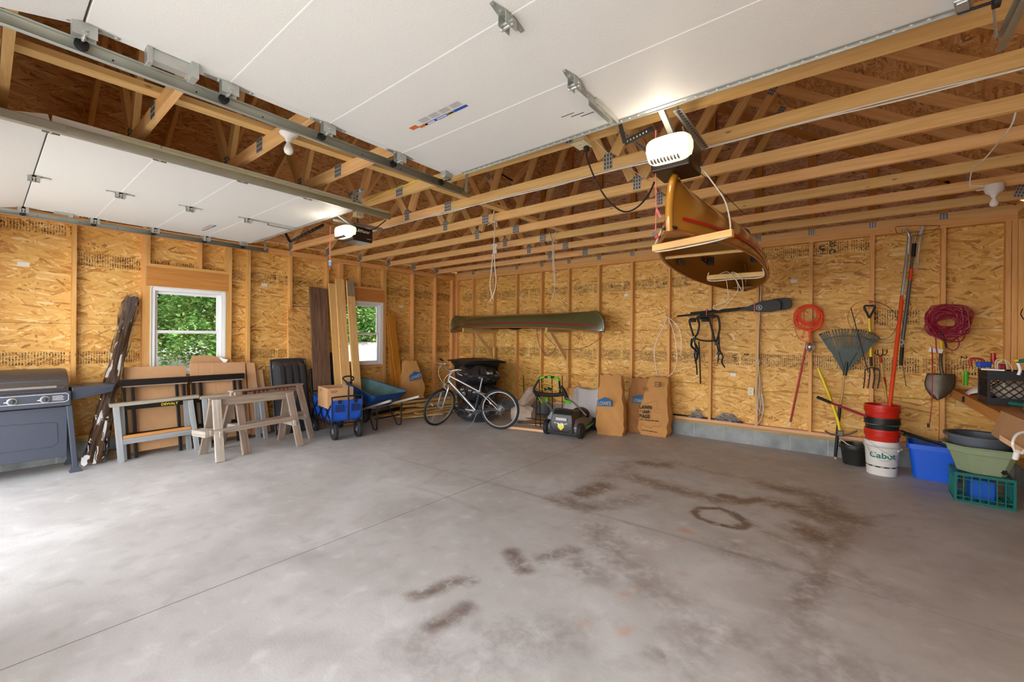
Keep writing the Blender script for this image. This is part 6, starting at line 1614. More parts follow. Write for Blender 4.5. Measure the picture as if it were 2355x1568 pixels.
for i, pts in enumerate(([(-1.839, 6.600, 1.492), (-1.807, 6.600, 1.338), (-1.825, 6.600, 1.241), (-1.793, 6.600, 1.082), (-1.785, 6.600, 0.941)], [(-1.820, 6.600, 1.402), (-1.776, 6.600, 1.307), (-1.794, 6.600, 1.178), (-1.818, 6.600, 1.145)], [(-1.765, 6.600, 1.435), (-1.751, 6.600, 1.212), (-1.744, 6.600, 1.020), (-1.736, 6.600, 0.817)],
          [(-1.528, 6.600, 1.438), (-1.498, 6.600, 1.296), (-1.503, 6.600, 1.158), (-1.509, 6.600, 1.139)], [(-1.510, 6.600, 1.345), (-1.441, 6.600, 1.235), (-1.452, 6.600, 1.148), (-1.411, 6.600, 1.070)], [(-1.857, 6.600, 1.479), (-1.869, 6.600, 1.369), (-1.807, 6.600, 1.300), (-1.819, 6.600, 1.261)], [(-1.499, 6.620, 1.532), (-1.488, 6.600, 1.377), (-1.470, 6.600, 1.272), (-1.498, 6.600, 1.252)])):
    wp(t, pts, .010 if i not in (1, 5) else .016, 'strap', 'black', 5)
for p in ((-1.830, 6.590, 1.467), (-1.520, 6.590, 1.407), (-1.804, 6.590, 1.262), (-1.490, 6.590, 1.271)): MB().obox(V(p)-t.location, (.045, .03, .05), rot('Y', 20)).build('buckle', MT['black'], t, bevel=.004)
# clear tubing loop
ropeth('clear_tube', 'loop of clear plastic tubing hanging from a nail left of the paddles', [(-2.245, 6.660, 1.814), (-2.291, 6.660, 1.699), (-2.425, 6.660, 1.392), (-2.437, 6.660, 1.151), (-2.393, 6.660, 0.899), (-2.304, 6.660, 0.837), (-2.152, 6.660, 0.961), (-2.095, 6.660, 1.164), (-2.123, 6.660, 1.464), (-2.177, 6.660, 1.664), (-2.232, 6.660, 1.800), (-2.079, 6.660, 1.650), (-2.032, 6.660, 1.465), (-2.037, 6.660, 1.266)], .007, 'tube', 'tubing')
tag(MB().tube([(-2.259, 6.660, 1.868), (-2.238, 6.660, 1.766)], .004, 6).build('nail_hook', MT['brownboard']), 'small hook holding the clear tubing loop', 'hook')
# long white rope by the stud
t = thing('hanging_rope', 'long white rope hanging to the floor beside a back wall stud, knotted half way', 'rope', (-0.981, 6.720, 2.314))
L = t.location
wp(t, [(-0.981, 6.720, 2.314), (-0.999, 6.720, 1.956), (-1.012, 6.720, 1.595), (-1.020, 6.720, 1.198)], .007, 'rope', 'rope', 6)
wp(t, [(-1.025, 6.720, 1.210), (-1.004, 6.720, 1.175), (-1.014, 6.720, 1.126), (-1.030, 6.720, 1.162), (-1.015, 6.720, 1.204)], .008, 'knot', 'rope', 6)
for pts in ([(-1.014, 6.720, 1.138), (-0.986, 6.720, 0.876), (-0.968, 6.720, 0.638), (-0.952, 6.720, 0.490), (-0.977, 6.720, 0.367), (-1.018, 6.720, 0.302)], [(-1.019, 6.720, 1.126), (-0.994, 6.700, 0.937), (-0.998, 6.700, 0.757), (-0.981, 6.700, 0.579), (-1.000, 6.700, 0.427)], [(-1.028, 6.720, 0.945), (-1.037, 6.720, 0.751), (-1.025, 6.720, 0.512), (-1.018, 6.720, 0.320), (-1.023, 6.720, 0.271)], [(-0.999, 6.710, 0.756), (-1.013, 6.710, 0.544), (-0.966, 6.710, 0.460), (-0.940, 6.710, 0.552), (-0.968, 6.710, 0.728)]):
    wp(t, pts, .006, 'rope_loop', 'rope', 6)
# chains on the plate
for lab, c, rx, n, seed in (('small heap of grey chain on the bottom plate between two studs', (-1.836, 6.760, 0.336), .12, 70, 4), ('larger heap of grey chain on the bottom plate', (-1.411, 6.760, 0.350), .17, 150, 9)):
    rs = random.Random(seed); o = MB()
    for k in range(n):
        r = sqrt(rs.random()); a = rs.uniform(0, 6.28); x, y = r*rx*cos(a), r*.035*sin(a); hz = .12*(1-(r)**2)*rs.random()+.008
        M = Matrix.Rotation(rs.uniform(0, 6.28), 3, 'Z') @ Matrix.Rotation(rs.uniform(-1.2, 1.2), 3, 'X')
        o.tube([V((x, y, hz))+M @ V((.017*cos(q)+(.006 if cos(q) > 0 else -.006), .009*sin(q), 0)) for q in [2*pi*j/8 for j in range(8)]], .0035, 5, closed=True)
    ob = o.build('chain_heap', MT['plate'], None, smooth=60); ob.location = (c[0], 6.775, .281); tag(ob, lab, 'chain', 'chains on the wall plate', 'stuff')
tag(MB().tube([(-2.25, 6.765, .292), (-1.20, 6.755, .295)], .010, 8).build('steel_rod', MT['blackmetal'], None, smooth=60), 'dark steel rod lying along the bottom plate behind the chain heaps', 'rod')
for k, (x, z) in enumerate(((-.62, 2.26), (-5.3, 2.27), (-3.0, 2.2), (-1.35, .96), (-3.5, 1.0))):
    tag(MB().box(x-.035, x+.035, 6.826, 6.829, z-.022, z+.022).box(x-.02, x+.02, 6.8255, 6.826, z-.008, z+.008).build('grade_label', [MT['white'], MT['print']], None), ['small white grade label on the board right of the far canoe tip', 'small white grade label above the left part of the green canoe', 'small white grade label above the right canoe tip', 'small white grade label low on the wall left of the outlet', 'small white grade label above the white tarp'][k], 'label', 'grade labels on the boards')
for k, (y, z) in enumerate(((.285, 2.23), (2.74, 2.25), (5.3, 2.07))):
    tag(MB().box(-7.129, -7.126, y-.045, y+.045, z-.022, z+.022).build('grade_label', MT['white'], None), ['small white grade label above the grill', 'small white grade label between the studs right of the left window', 'small white grade label right of the far window'][k], 'label', 'grade labels on the boards')
# ink lettering on the wall boards (turned on end as on the sheets)
ink = MT['print']
def wallink(txt, p, sz, on_left=False, flip=1):
    if on_left: o = text_mesh('board_print', txt, sz, ink, (-7.1285, p[1], p[2]), (0, 0, -1*flip), (0, 1*flip, 0), WL, bold=.0015)
    else: o = text_mesh('board_print', txt, sz, ink, (p[0], 6.8285, p[2]), (0, 0, -1*flip), (1*flip, 0, 0), WB, bold=.0015)
wallink('20 C', (-0.238, 6.828, 2.755), .085); wallink('LP', (-0.343, 6.828, 2.701), .075); wallink('2', (-1.206, 6.828, 1.274), .07); wallink('LP', (-1.358, 6.828, 1.250), .075); wallink('2', (-2.369, 6.828, 2.367), .07); wallink('LP', (-3.279, 6.828, 2.396), .06); wallink('7/16', (0.203, 6.828, 1.818), .05); wallink('2', (0.945, 6.828, 1.311), .07)
wallink('2', (-7.128, 3.057, 2.423), .07, True); wallink('LP', (-7.128, 2.866, 2.422), .07, True); wallink('2', (-7.128, 1.881, 2.449), .06, True)

# orange cord coil with a caged work light
def coil(name, label, c, R, n, r, mat, seed, squash=1.0, cat='extension cord', sag=.0, wild=.12):
    rs = random.Random(seed); t = thing(name, label, cat, c); o = MB()
    for k in range(n):
        rr = R*(1-rs.uniform(0, .62 if n > 25 else .42)**1.2); cx, cz = rs.uniform(-wild, wild)*R, rs.uniform(-wild, wild)*R-rr+R; ph = rs.uniform(0, 6)
        if n > 25:
            ea, eb, th = R*rs.uniform(.55, .98), R*rs.uniform(.45, .85), rs.uniform(0, 3.14); ox, oz = rs.uniform(-.12, .2)*R, rs.uniform(-.38, .22)*R
            o.tube([V((ox+ea*cos(a)*cos(th)-eb*sin(a)*sin(th)+.01*sin(5*a+ph), -.05*rs.random() if False else .012*sin(2*a+ph)-.03*((k % 5)/5), oz+ea*cos(a)*sin(th)+eb*sin(a)*cos(th)+.01*sin(4*a+ph))) for a in [2*pi*q/30 for q in range(30)]], r, 6, closed=True); continue
        pts = [V((cx+rr*cos(a)*(1+.05*sin(3*a+ph)), .012*sin(2*a+ph)-rs.uniform(0, .03), cz+squash*rr*sin(a)*(1+.04*sin(2*a+ph)))) for a in [2*pi*q/30 for q in range(30)]]
        o.tube(pts, r, 6, closed=True)
    o.build('cord_loops', MT[mat], t, smooth=60); return t
t = coil('extension_cord', 'coiled orange extension cord hung on a stud with a caged work light', (-0.439, 6.620, 1.742), .150, 20, .0048, 'orange', 3, 1.08, wild=.16)
wp(t, [(-0.548, 6.600, 1.772), (-0.580, 6.600, 1.677), (-0.570, 6.600, 1.564), (-0.527, 6.600, 1.480), (-0.467, 6.600, 1.453)], .0045, 'cord_tail', 'orange', 6)
wp(t, [(-0.493, 6.600, 1.899), (-0.483, 6.600, 1.731), (-0.478, 6.600, 1.620), (-0.495, 6.600, 1.536)], .0045, 'cord_tail', 'orange', 6)
MB().obox(V((-0.500, 6.600, 1.508))-t.location, (.025, .02, .035)).build('plug', MT['orange'], t, bevel=.004)
t = thing('work_light', 'caged work light with an orange handle hanging under the orange cord', 'work light', (-0.422, 6.600, 1.592))
MB().tube([(0, 0, .03), (0, 0, -.085)], .016, 12).tube([(0, 0, -.085), (0, 0, -.14)], .013, 12).build('light_handle', MT['orange'], t, smooth=60)
MB().lathe((0, 0, -.15), [(.014, 0), (.03, -.03), (.033, -.07), (.024, -.10), (.004, -.115)], 16).build('light_bulb', MT['chrome'], t, smooth=60)
cg = MB()
for k in range(8):
    a = 2*pi*k/8; cg.tube(spline([(.014*cos(a), .014*sin(a), -.145), (.044*cos(a), .044*sin(a), -.185), (.044*cos(a), .044*sin(a), -.235), (.01*cos(a), .01*sin(a), -.275)], 4), .002, 5)
for z in (-.185, -.235): cg.tube([(.044*cos(a), .044*sin(a), z) for a in [2*pi*q/16 for q in range(16)]], .002, 5, closed=True)
cg.build('wire_cage', MT['galv'], t)
# red pole
t = thing('red_pole', 'thin dark red pole with a white tip leaning against the back wall', 'pole', (-0.647, 6.700, 0.338))
wp(t, [(-0.457, 6.660, 1.447), (-0.632, 6.690, 0.387)], .012, 'pole', 'redsteel', 10); wp(t, [(-0.632, 6.690, 0.387), (-0.647, 6.700, 0.332)], .014, 'tip', 'white', 10)
# leaf rake
t = thing('leaf_rake', 'green plastic leaf rake standing head up against the wall, handle on the floor', 'rake', (-.155, 6.62, 0))
H0 = V((-0.079, 6.640, 1.099))-t.location
wp(t, [(-0.079, 6.640, 1.046), (-0.094, 6.640, 0.814), (-0.118, 6.630, 0.636)], .013, 'wooden_handle', 'handle', 10); wp(t, [(-0.114, 6.630, 0.679), (-0.156, 6.620, 0.030)], .017, 'black_grip', 'black', 10)
MB().tube([V((0, 0, .0)), V((0.003, 0, .04))], .013, 10).build('handle_end', MT['handle'], t)
apex = V((-0.070, 6.630, 1.073))-t.location; fan = []
n = 24; top = [(1884, 768), (1905, 763), (1940, 755), (1975, 755), (2005, 762), (2022, 773)]
topw = spline([V(p)-t.location for p in ((-0.328, 6.600, 1.548), (-0.236, 6.600, 1.586), (-0.086, 6.600, 1.612), (0.058, 6.600, 1.606), (0.170, 6.600, 1.570), (0.249, 6.600, 1.513))], 10)
L_ = [topw[int(i*(len(topw)-1)/(n-1))] for i in range(n)]
body = MB(); lo = [apex.lerp(p, .56) for p in L_]; pts = [apex+V((-.012, 0, -.01))]+lo+[apex+V((.012, 0, -.01))]
body.loft([pts, [p+V((0, .006, 0)) for p in pts]]); rb = body.build('rake_fan', MT['rakegreen'], t)
for i in range(n):
    a = apex.lerp(L_[i], .54); b = L_[i]; e = (b-a); MB().beam(a, b, .006, .014, V((1, 0, 0))).beam(b-e*.01, b-e*.06+V((0, -.03, 0)), .006, .012, V((1, 0, 0))).build('tine', MT['rakegreen'], t)
br = MB().tube([apex.lerp(p, .84)+V((0, -.006, 0)) for p in L_], .006, 6); br.build('tine_brace', MT['rakegreen'], rb)
MB().tube([apex+V((0, -.01, -.03)), apex.lerp(L_[12], .25)+V((0, -.01, 0))], [.022, .012], 10).tube([apex, apex.lerp(L_[6], .5)], .005, 6).tube([apex, apex.lerp(L_[18], .5)], .005, 6).build('rake_socket', MT['rakegreen'], rb, smooth=60)
# pickaxe
t = thing('pickaxe', 'pickaxe with a bright yellow handle standing head down behind the rake', 'pickaxe', (-0.120, 6.600, 0.324))
wp(t, [(-0.341, 6.660, 1.116), (-0.232, 6.640, 0.802), (-0.138, 6.620, 0.490), (-0.111, 6.610, 0.350)], .019, 'handle', 'yel', 8)
wp(t, [(-0.262, 6.600, 0.341), (-0.196, 6.600, 0.302), (-0.119, 6.600, 0.313), (-0.036, 6.600, 0.326), (0.054, 6.600, 0.386)], .010, 'pick_head', 'steel', 8); MB().obox(V((-0.107, 6.600, 0.331))-t.location, (.06, .05, .07)).build('pick_eye', MT['steel'], t, bevel=.008)
# digging fork
t = thing('digging_fork', 'four-tined digging fork with a yellow shaft and black D grip hanging on a stud', 'garden fork', (0.158, 6.660, 1.904))
wp(t, [(0.154, 6.640, 1.737), (0.173, 6.640, 1.279)], .015, 'shaft', 'yel', 10); wp(t, [(0.173, 6.640, 1.279), (0.178, 6.640, 1.165)], .014, 'socket', 'black', 10)
wp(t, [(0.154, 6.640, 1.731), (0.138, 6.640, 1.789), (0.110, 6.640, 1.858), (0.117, 6.640, 1.889), (0.157, 6.640, 1.887), (0.197, 6.640, 1.886), (0.201, 6.640, 1.855), (0.174, 6.640, 1.788), (0.154, 6.640, 1.731)], .011, 'grip', 'black', 8)
hd = [((1991, 848), (1990, 860), (1985, 893)), ((2001, 846), (2001, 865), (1995, 893)), ((2009, 846), (2011, 865), (2007, 893)), ((2020, 848), (2023, 862), (2019, 893))]
for pts in ([(0.138, 6.630, 1.128), (0.122, 6.630, 1.116), (0.119, 6.620, 1.028), (0.107, 6.600, 0.899)], [(0.162, 6.630, 1.144), (0.163, 6.620, 1.046), (0.147, 6.600, 0.902)], [(0.194, 6.630, 1.146), (0.206, 6.620, 1.049), (0.191, 6.600, 0.905)], [(0.221, 6.630, 1.142), (0.249, 6.630, 1.123), (0.253, 6.620, 1.037), (0.234, 6.600, 0.909)]): wp(t, pts, .0065, 'tine', 'black', 6)
wp(t, [(0.134, 6.630, 1.127), (0.178, 6.630, 1.150), (0.233, 6.630, 1.138)], .008, 'fork_head', 'black', 6)
tag(MB().obox((0.163, 6.700, 1.938), (.012, .06, .03)).build('tool_hook', MT['redsteel']), 'small red hook on the stud holding the digging fork', 'hook')
# wire hoop
ropeth('wire_coil', 'large loose hoop of thin black wire hung around the digging fork', [(0.156, 6.600, 1.947), (0.293, 6.600, 1.895), (0.388, 6.600, 1.765), (0.396, 6.600, 1.640), (0.333, 6.600, 1.514), (0.199, 6.600, 1.482), (0.059, 6.600, 1.528), (-0.032, 6.600, 1.670), (-0.038, 6.600, 1.813), (0.036, 6.600, 1.921), (0.156, 6.600, 1.947), (0.312, 6.600, 1.869), (0.444, 6.600, 1.714), (0.437, 6.600, 1.565), (0.390, 6.600, 1.464), (0.238, 6.600, 1.452), (0.071, 6.600, 1.549), (0.021, 6.600, 1.722), (0.097, 6.600, 1.840), (0.235, 6.600, 1.856), (0.350, 6.600, 1.817)], .0022, 'black', 'wire')
tag(MB().tube([(-0.017, 6.580, 1.864), (0.150, 6.600, 1.088)], .005, 6).build('drain_snake_rod', MT['black']), 'thin black rod leaning across the rake and the wire hoop', 'rod')
tag(MB().tube([(0.441, 6.620, 1.290), (0.485, 6.640, 0.951)], .003, 6).build('thin_wire_stub', MT['black']), 'thin black wire end below the grey pole', 'wire')
# hand cultivator
t = thing('garden_cultivator', 'long hand cultivator with a wooden handle, red socket and curved prongs', 'cultivator', (0.295, 6.400, 0.774))
wp(t, [(0.307, 6.350, 0.781), (0.287, 6.500, 0.987), (0.266, 6.600, 1.208)], .012, 'wooden_handle', 'handle', 10); wp(t, [(0.297, 6.470, 0.916), (0.287, 6.530, 1.045)], .015, 'grip_sleeve', 'redsteel', 10); wp(t, [(0.266, 6.600, 1.192), (0.255, 6.620, 1.293)], .012, 'socket', 'redsteel', 10)
for pts in ([(0.255, 6.620, 1.293), (0.219, 6.600, 1.308), (0.206, 6.550, 1.324), (0.213, 6.530, 1.355)], [(0.255, 6.620, 1.293), (0.235, 6.600, 1.314), (0.233, 6.550, 1.366)], [(0.255, 6.620, 1.293), (0.277, 6.600, 1.315), (0.275, 6.550, 1.372)], [(0.255, 6.620, 1.293), (0.300, 6.600, 1.311), (0.314, 6.570, 1.337), (0.313, 6.550, 1.373)]): wp(t, pts, .004, 'prong', 'black', 6)
# pole pruners
t = thing('pole_pruner', 'tall orange and steel pole pruner leaning in the buckets against the wall', 'pole pruner', (0.327, 6.300, 0.741))
wp(t, [(0.324, 6.250, 0.747), (0.398, 6.500, 1.489), (0.443, 6.620, 1.990)], .019, 'orange_pole', 'orange', 12); wp(t, [(0.443, 6.620, 1.990), (0.494, 6.660, 2.566)], .016, 'steel_pole', 'galv', 12)
wp(t, [(0.495, 6.660, 2.466), (0.504, 6.660, 2.664), (0.523, 6.660, 2.687)], .022, 'pruner_head', 'galv', 8); wp(t, [(0.503, 6.640, 2.646), (0.479, 6.620, 2.735), (0.453, 6.620, 2.754), (0.439, 6.620, 2.726)], .010, 'hook_blade', 'galv', 6)
wp(t, [(0.475, 6.620, 2.188), (0.453, 6.600, 1.938), (0.424, 6.580, 1.689), (0.404, 6.580, 1.439)], .003, 'pull_rope', 'rope', 5); wp(t, [(0.399, 6.570, 1.499), (0.425, 6.570, 1.490), (0.458, 6.570, 1.465), (0.440, 6.570, 1.430), (0.407, 6.570, 1.449)], .006, 'rope_knot', 'rope', 6)
t = thing('pole_pruner', 'tall grey pole pruner with an orange collar and pulley cords beside the orange one', 'pole pruner', (0.440, 6.660, 1.198))
wp(t, [(0.440, 6.660, 1.188), (0.450, 6.660, 1.399)], .018, 'rubber_grip', 'black', 12); wp(t, [(0.446, 6.660, 1.389), (0.513, 6.680, 2.166)], .017, 'lower_pole', 'polegrey', 12); wp(t, [(0.513, 6.680, 2.166), (0.523, 6.680, 2.301)], .017, 'orange_collar', 'orange', 12); wp(t, [(0.519, 6.680, 2.291), (0.540, 6.690, 2.550)], .013, 'upper_pole', 'polegrey', 12); wp(t, [(0.537, 6.680, 2.439), (0.547, 6.690, 2.589)], .019, 'grip_sleeve', 'black', 12)
wp(t, [(0.565, 6.660, 2.274), (0.578, 6.660, 2.431), (0.599, 6.660, 2.651), (0.613, 6.660, 2.684)], .008, 'lever_arm', 'galv', 6); MB().obox(V((0.602, 6.660, 2.725))-t.location, (.03, .03, .10), rot('Y', 15)).build('saw_head', MT['galv'], t, bevel=.004); wp(t, [(0.547, 6.690, 2.589), (0.565, 6.690, 2.711)], .012, 'head_neck', 'galv', 8)
wp(t, [(0.590, 6.640, 2.649), (0.570, 6.640, 2.429), (0.552, 6.640, 2.322)], .003, 'pulley_cord', 'rope', 5)
ropeth('bent_wire', 'bent black wire hanger fixed at the top plate above the pole pruners', [(0.383, 6.700, 2.796), (0.400, 6.660, 2.724), (0.477, 6.640, 2.684), (0.561, 6.640, 2.672), (0.676, 6.660, 2.689), (0.720, 6.680, 2.726), (0.743, 6.700, 2.765), (0.538, 6.720, 2.802), (0.388, 6.720, 2.815)], .0025, 'black', 'wire')
# wine red cord coil
t = coil('extension_cord', 'big tangled coil of wine red cord hung on the right hand stud', (0.796, 6.580, 1.693), .185, 30, .0065, 'wine', 11, 1.22, wild=.30)
wp(t, [(0.698, 6.580, 1.709), (0.695, 6.580, 1.589), (0.717, 6.580, 1.493), (0.721, 6.580, 1.397), (0.728, 6.580, 1.339)], .006, 'cord_tail', 'wine', 6); wp(t, [(0.805, 6.580, 1.399), (0.861, 6.580, 1.376), (0.897, 6.580, 1.438), (0.877, 6.580, 1.518), (0.844, 6.580, 1.541)], .006, 'cord_tail', 'wine', 6)
wp(t, [(0.707, 6.570, 1.708), (0.742, 6.570, 1.603), (0.776, 6.570, 1.517), (0.800, 6.570, 1.399)], .009, 'black_hose', 'black', 8); MB().obox(V((0.908, 6.580, 1.766))-t.location, (.04, .03, .04)).build('plug', MT['black'], t, bevel=.006)
ropeth('extension_cord', 'thin red cord with a black plug hanging straight down beside the shovel', [(0.678, 6.500, 1.397), (0.680, 6.450, 1.256), (0.673, 6.400, 1.024), (0.671, 6.400, 0.790), (0.656, 6.400, 0.591)], .005, 'redsteel', 'cord')
_pc = [o for o in bpy.data.objects if o.get('label', '').startswith('thin red cord')][0]
MB().obox(V((0.646, 6.400, 0.562))-_pc.location, (.022, .02, .045)).build('plug', MT['black'], _pc, bevel=.004)
# shovel
t = thing('shovel', 'round point shovel with a yellow shaft hanging blade down under the red cord', 'shovel', (0.768, 6.640, 1.397))
wp(t, [(0.766, 6.660, 1.590), (0.769, 6.640, 1.325)], .017, 'shaft', 'yel', 10); MB().obox(V((0.719, 6.600, 1.368))-t.location, (.11, .01, .045), rot('Y', 10)).build('paper_tag', MT['white'], t)
wp(t, [(0.768, 6.640, 1.358), (0.758, 6.600, 1.254), (0.763, 6.580, 1.159), (0.772, 6.570, 1.103)], [.016]*16, 'socket', 'steel', 10)
Bc = V((0.747, 6.580, 1.015))-t.location
def shf(u, v):
    w = (.108+.012*sin(pi*min(1, v*1.4)))*(1 if v < .35 else max(0, 1-((v-.35)/.65)**2.2)**.75)
    x = (u-.5)*2; return Bc+V((x*w+.015-.03*v, -.02+.035*x*x-.03*v, .10-.29*v))
MB().grid(shf, 16, 16).build('blade', MT['steel'], t, smooth=60, solid=.004)
# pole lying into the buckets
t = thing('red_handle_pole', 'dark red pole with a black foam end sticking out of the buckets to the left', 'pole', (0.116, 6.100, 0.646))
wp(t, [(-0.207, 6.300, 0.734), (0.134, 6.080, 0.637)], .014, 'pole', 'wine', 10); wp(t, [(-0.328, 6.360, 0.778), (-0.194, 6.290, 0.732)], .019, 'foam_end', 'black', 10)
# ================================================================ BAGS, MOWER AND THINGS ON THE FLOOR AT THE BACK
g1 = leafbag((-2.90, 6.10), .44, .29, .90, radians(14), 'tall kraft paper leaf bag with a blue gabled store print standing beside the mower', (-.03, .12), top=.80, seed=5)
lowes(g1, -.160, -.185, .43, 1.13, 3)
g2 = leafbag((-2.66, 6.55), .36, .28, .84, radians(8), 'darker kraft paper leaf bag standing between and behind two others', (.02, .1), top=.78, seed=8, mat='paper2')
lowes(g2, -.155, -.06, .47, 1.1, -6, None, False)
g3 = leafbag((-2.36, 6.48), .45, .27, .88, radians(4), 'kraft paper leaf bag printed in black lettering, rightmost of the bags', (.04, .08), top=.70, seed=12, bulge=1.6)
for i, (s, z, sz) in enumerate((('LAWN', .40, .072), ('& LEAF', .335, .058), ('BAGS', .26, .075))):
    text_mesh('bag_print', s, sz, MT['print'], (-.19, -.163+.012*i*0, z), (1, 0, .03), (0, .0, 1), g3, sx=.86, bold=.003)
text_mesh('bag_print', '2 PLY  30 GALLON BAGS', .026, MT['print'], (-.185, -.166, .225), (1, 0, .02), (0, 0, 1), g3, bold=.001)
text_mesh('bag_print', 'MADE IN USA  RESISTS TEARS', .018, MT['print'], (-.16, -.160, .07), (1, 0, -.03), (0, 0, 1), g3, bold=.0006)
for pts in ([(-.12, -.165, .47), (-.05, -.160, .50), (.05, -.155, .535), (.09, -.15, .545), (.07, -.155, .47), (.075, -.158, .43), (.04, -.165, .37), (.11, -.16, .36)], [(-.17, -.165, .10), (-.15, -.168, .18), (-.10, -.167, .14), (0, -.166, .13), (.02, -.166, .16), (.12, -.16, .16), (.13, -.16, .20)]):
    MB().tube([V(p) for p in pts], .0014, 4).build('print_line', MT['print'], g3)
MB().obox((.06, -.118, .78), (.07, .002, .07)).build('printed_square', MT['print'], g3); MB().obox((.06, -.1195, .78), (.055, .002, .055)).build('printed_square', MT['paper'], g3); text_mesh('bag_print', 'N', .05, MT['print'], (.04, -.1215, .762), (1, 0, 0), (0, 0, 1), g3)
for k in range(5): MB().obox((-.11+.01*(k % 2), -.135, .70+k*.012-.06*(k > 2)), (.08, .0015, .004)).build('fine_print', MT['print'], g3)

# lawn mower
MT['mowgrey'] = simple('mower_charcoal', (44, 44, 47), .4, 0, .06); MT['mowsilver'] = simple('mower_silver', (128, 124, 122), .35, .4, .04); MT['lime'] = simple('lime_green_plastic', (96, 206, 40), .4)
def mower():
    t = thing('lawn_mower', 'cordless lawn mower in charcoal and lime green with its handle folded back over it', 'lawn mower', (-3.37, 5.44, 0), radians(8))
    def P(m, n, mat, par=None, sc=1.12, **k):
        m.v = [(q[0]*sc, q[1]*sc, q[2]*sc) for q in m.v]; return m.build(n, MT[mat], par or t, **k)
    P(MB().loft([[V((-.22, -.02, .06)), V((.22, -.02, .06)), V((.24, .35, .06)), V((.18, .72, .06)), V((-.18, .72, .06)), V((-.24, .35, .06))],
                   [V((-.22, -.03, .14)), V((.22, -.03, .14)), V((.25, .35, .15)), V((.19, .74, .14)), V((-.19, .74, .14)), V((-.25, .35, .15))],
                   [V((-.16, .05, .23)), V((.16, .05, .23)), V((.18, .35, .24)), V((.14, .62, .22)), V((-.14, .62, .22)), V((-.18, .35, .24))]]), 'deck', 'mowsilver', bevel=.012, smooth=30)
    P(MB().tube([(.25, .1, .11), (.26, .36, .115), (.20, .74, .11), (-.2, .74, .11), (-.26, .36, .115)], .010, 6), 'deck_trim', 'lime')
    P(MB().box(-.23, .23, -.04, .72, .03, .075), 'deck_skirt', 'black', bevel=.01)
    hood = P(MB().loft([[V((-.17, -.05, .055)), V((.17, -.05, .055)), V((.17, .16, .055)), V((-.17, .16, .055))], [V((-.165, -.06, .16)), V((.165, -.06, .16)), V((.17, .2, .18)), V((-.17, .2, .18))], [V((-.14, -.025, .30)), V((.14, -.025, .30)), V((.16, .24, .30)), V((-.16, .24, .30))], [V((-.13, .02, .325)), V((.13, .02, .325)), V((.14, .24, .33)), V((-.14, .24, .33))]]), 'rear_cover', 'mowgrey', bevel=.012, smooth=30)
    P(MB().tube(spline([(-.13, .03, .30), (-.10, .0, .355), (.0, -.01, .365), (.10, .0, .355), (.13, .03, .30)], 5), .012, 8), 'lift_handle', 'black', hood, smooth=60)
    P(MB().obox((0, -.052, .235), (.16, .008, .04), rot('X', -14)), 'grey_badge', 'mowsilver', hood, bevel=.003)
    for k in range(7): P(MB().obox((-.085+k*.028+.004*(k % 2), -.066, .185-.003*(k % 3)), (.018, .003, .012), rot('Y', 15)), 'model_print', 'white', hood)
    P(MB().prism([(-.045, .04), (.045, .04), (.045, -.005), (0, -.045), (-.045, -.005)], (0, -.065, .135), (1, 0, 0), (0, 0, 1), (0, 1, 0), .004), 'warning_label', 'yellow', hood); P(MB().obox((0, -.069, .165), (.08, .002, .012)), 'label_band', 'white', hood)
    P(MB().tube([(-.15, -.068, .19), (-.15, -.066, .12), (-.09, -.063, .075), (.09, -.063, .075), (.15, -.066, .12), (.15, -.068, .19)], .0025, 5), 'panel_line', 'black', hood)
    P(MB().ball((.08, .42, .24), (.13, .16, .10), 16, 10), 'motor_cap', 'mowgrey', smooth=60)
    for (x, y, r) in ((-.235, .02, .10), (.255, .0, .10), (-.22, .62, .085), (.22, .62, .085)):
        m = MB().lathe((x, y, r), [(r*.72, -.022), (r*.96, -.026), (r, -.015), (r, .015), (r*.96, .026), (r*.72, .022)], 26, 'x')
        for k in range(26):
            a = 2*pi*k/26; m.obox((x+(.012 if k % 2 else -.012), y+r*cos(a), r+r*sin(a)), (.02, .012, .007), rot('X', a*180/pi+90))
        w = P(m, 'wheel', 'rubber', smooth=40); P(MB().lathe((x, y, r), [(.012, -.026), (r*.35, -.024), (r*.70, -.014), (r*.70, .014), (.012, .024)], 20, 'x'), 'hub_cap', 'mowgrey', w, smooth=40)
    def PW(pts, r, nm, mat, par=None, n=10):
        inv = Matrix.Rotation(-radians(8), 3, 'Z'); Lc = V((-3.37, 5.44, 0)); return P(MB().tube(spline([inv @ (V(p)-Lc) for p in pts], 5), r, n), nm, mat, par, 1.0, smooth=60)
    # folded handle
    PW([(-3.079, 5.620, 0.323), (-3.331, 5.720, 0.459), (-3.540, 5.820, 0.515)], .013, 'lower_handle_bar', 'mowsilver'); PW([(-3.714, 5.700, 0.303), (-3.925, 5.800, 0.409), (-4.072, 5.860, 0.481)], .013, 'lower_handle_bar', 'mowsilver')
    PW([(-3.396, 5.700, 0.468), (-3.580, 5.820, 0.477)], .022, 'lime_clamp', 'lime', None); PW([(-3.994, 5.800, 0.394), (-4.125, 5.860, 0.476)], .012, 'lime_clamp', 'lime')
    cb = PW([(-4.199, 5.900, 0.532), (-4.038, 5.900, 0.517), (-3.822, 5.900, 0.529), (-3.614, 5.900, 0.570)], .032, 'control_bar', 'black'); PW([(-3.585, 5.880, 0.553), (-3.647, 5.900, 0.630), (-3.698, 5.900, 0.682)], .026, 'side_bracket', 'black'); PW([(-3.534, 5.850, 0.478), (-3.610, 5.880, 0.572)], .030, 'side_bracket', 'black'); PW([(-4.098, 5.860, 0.442), (-4.236, 5.900, 0.566)], .028, 'side_bracket', 'black')
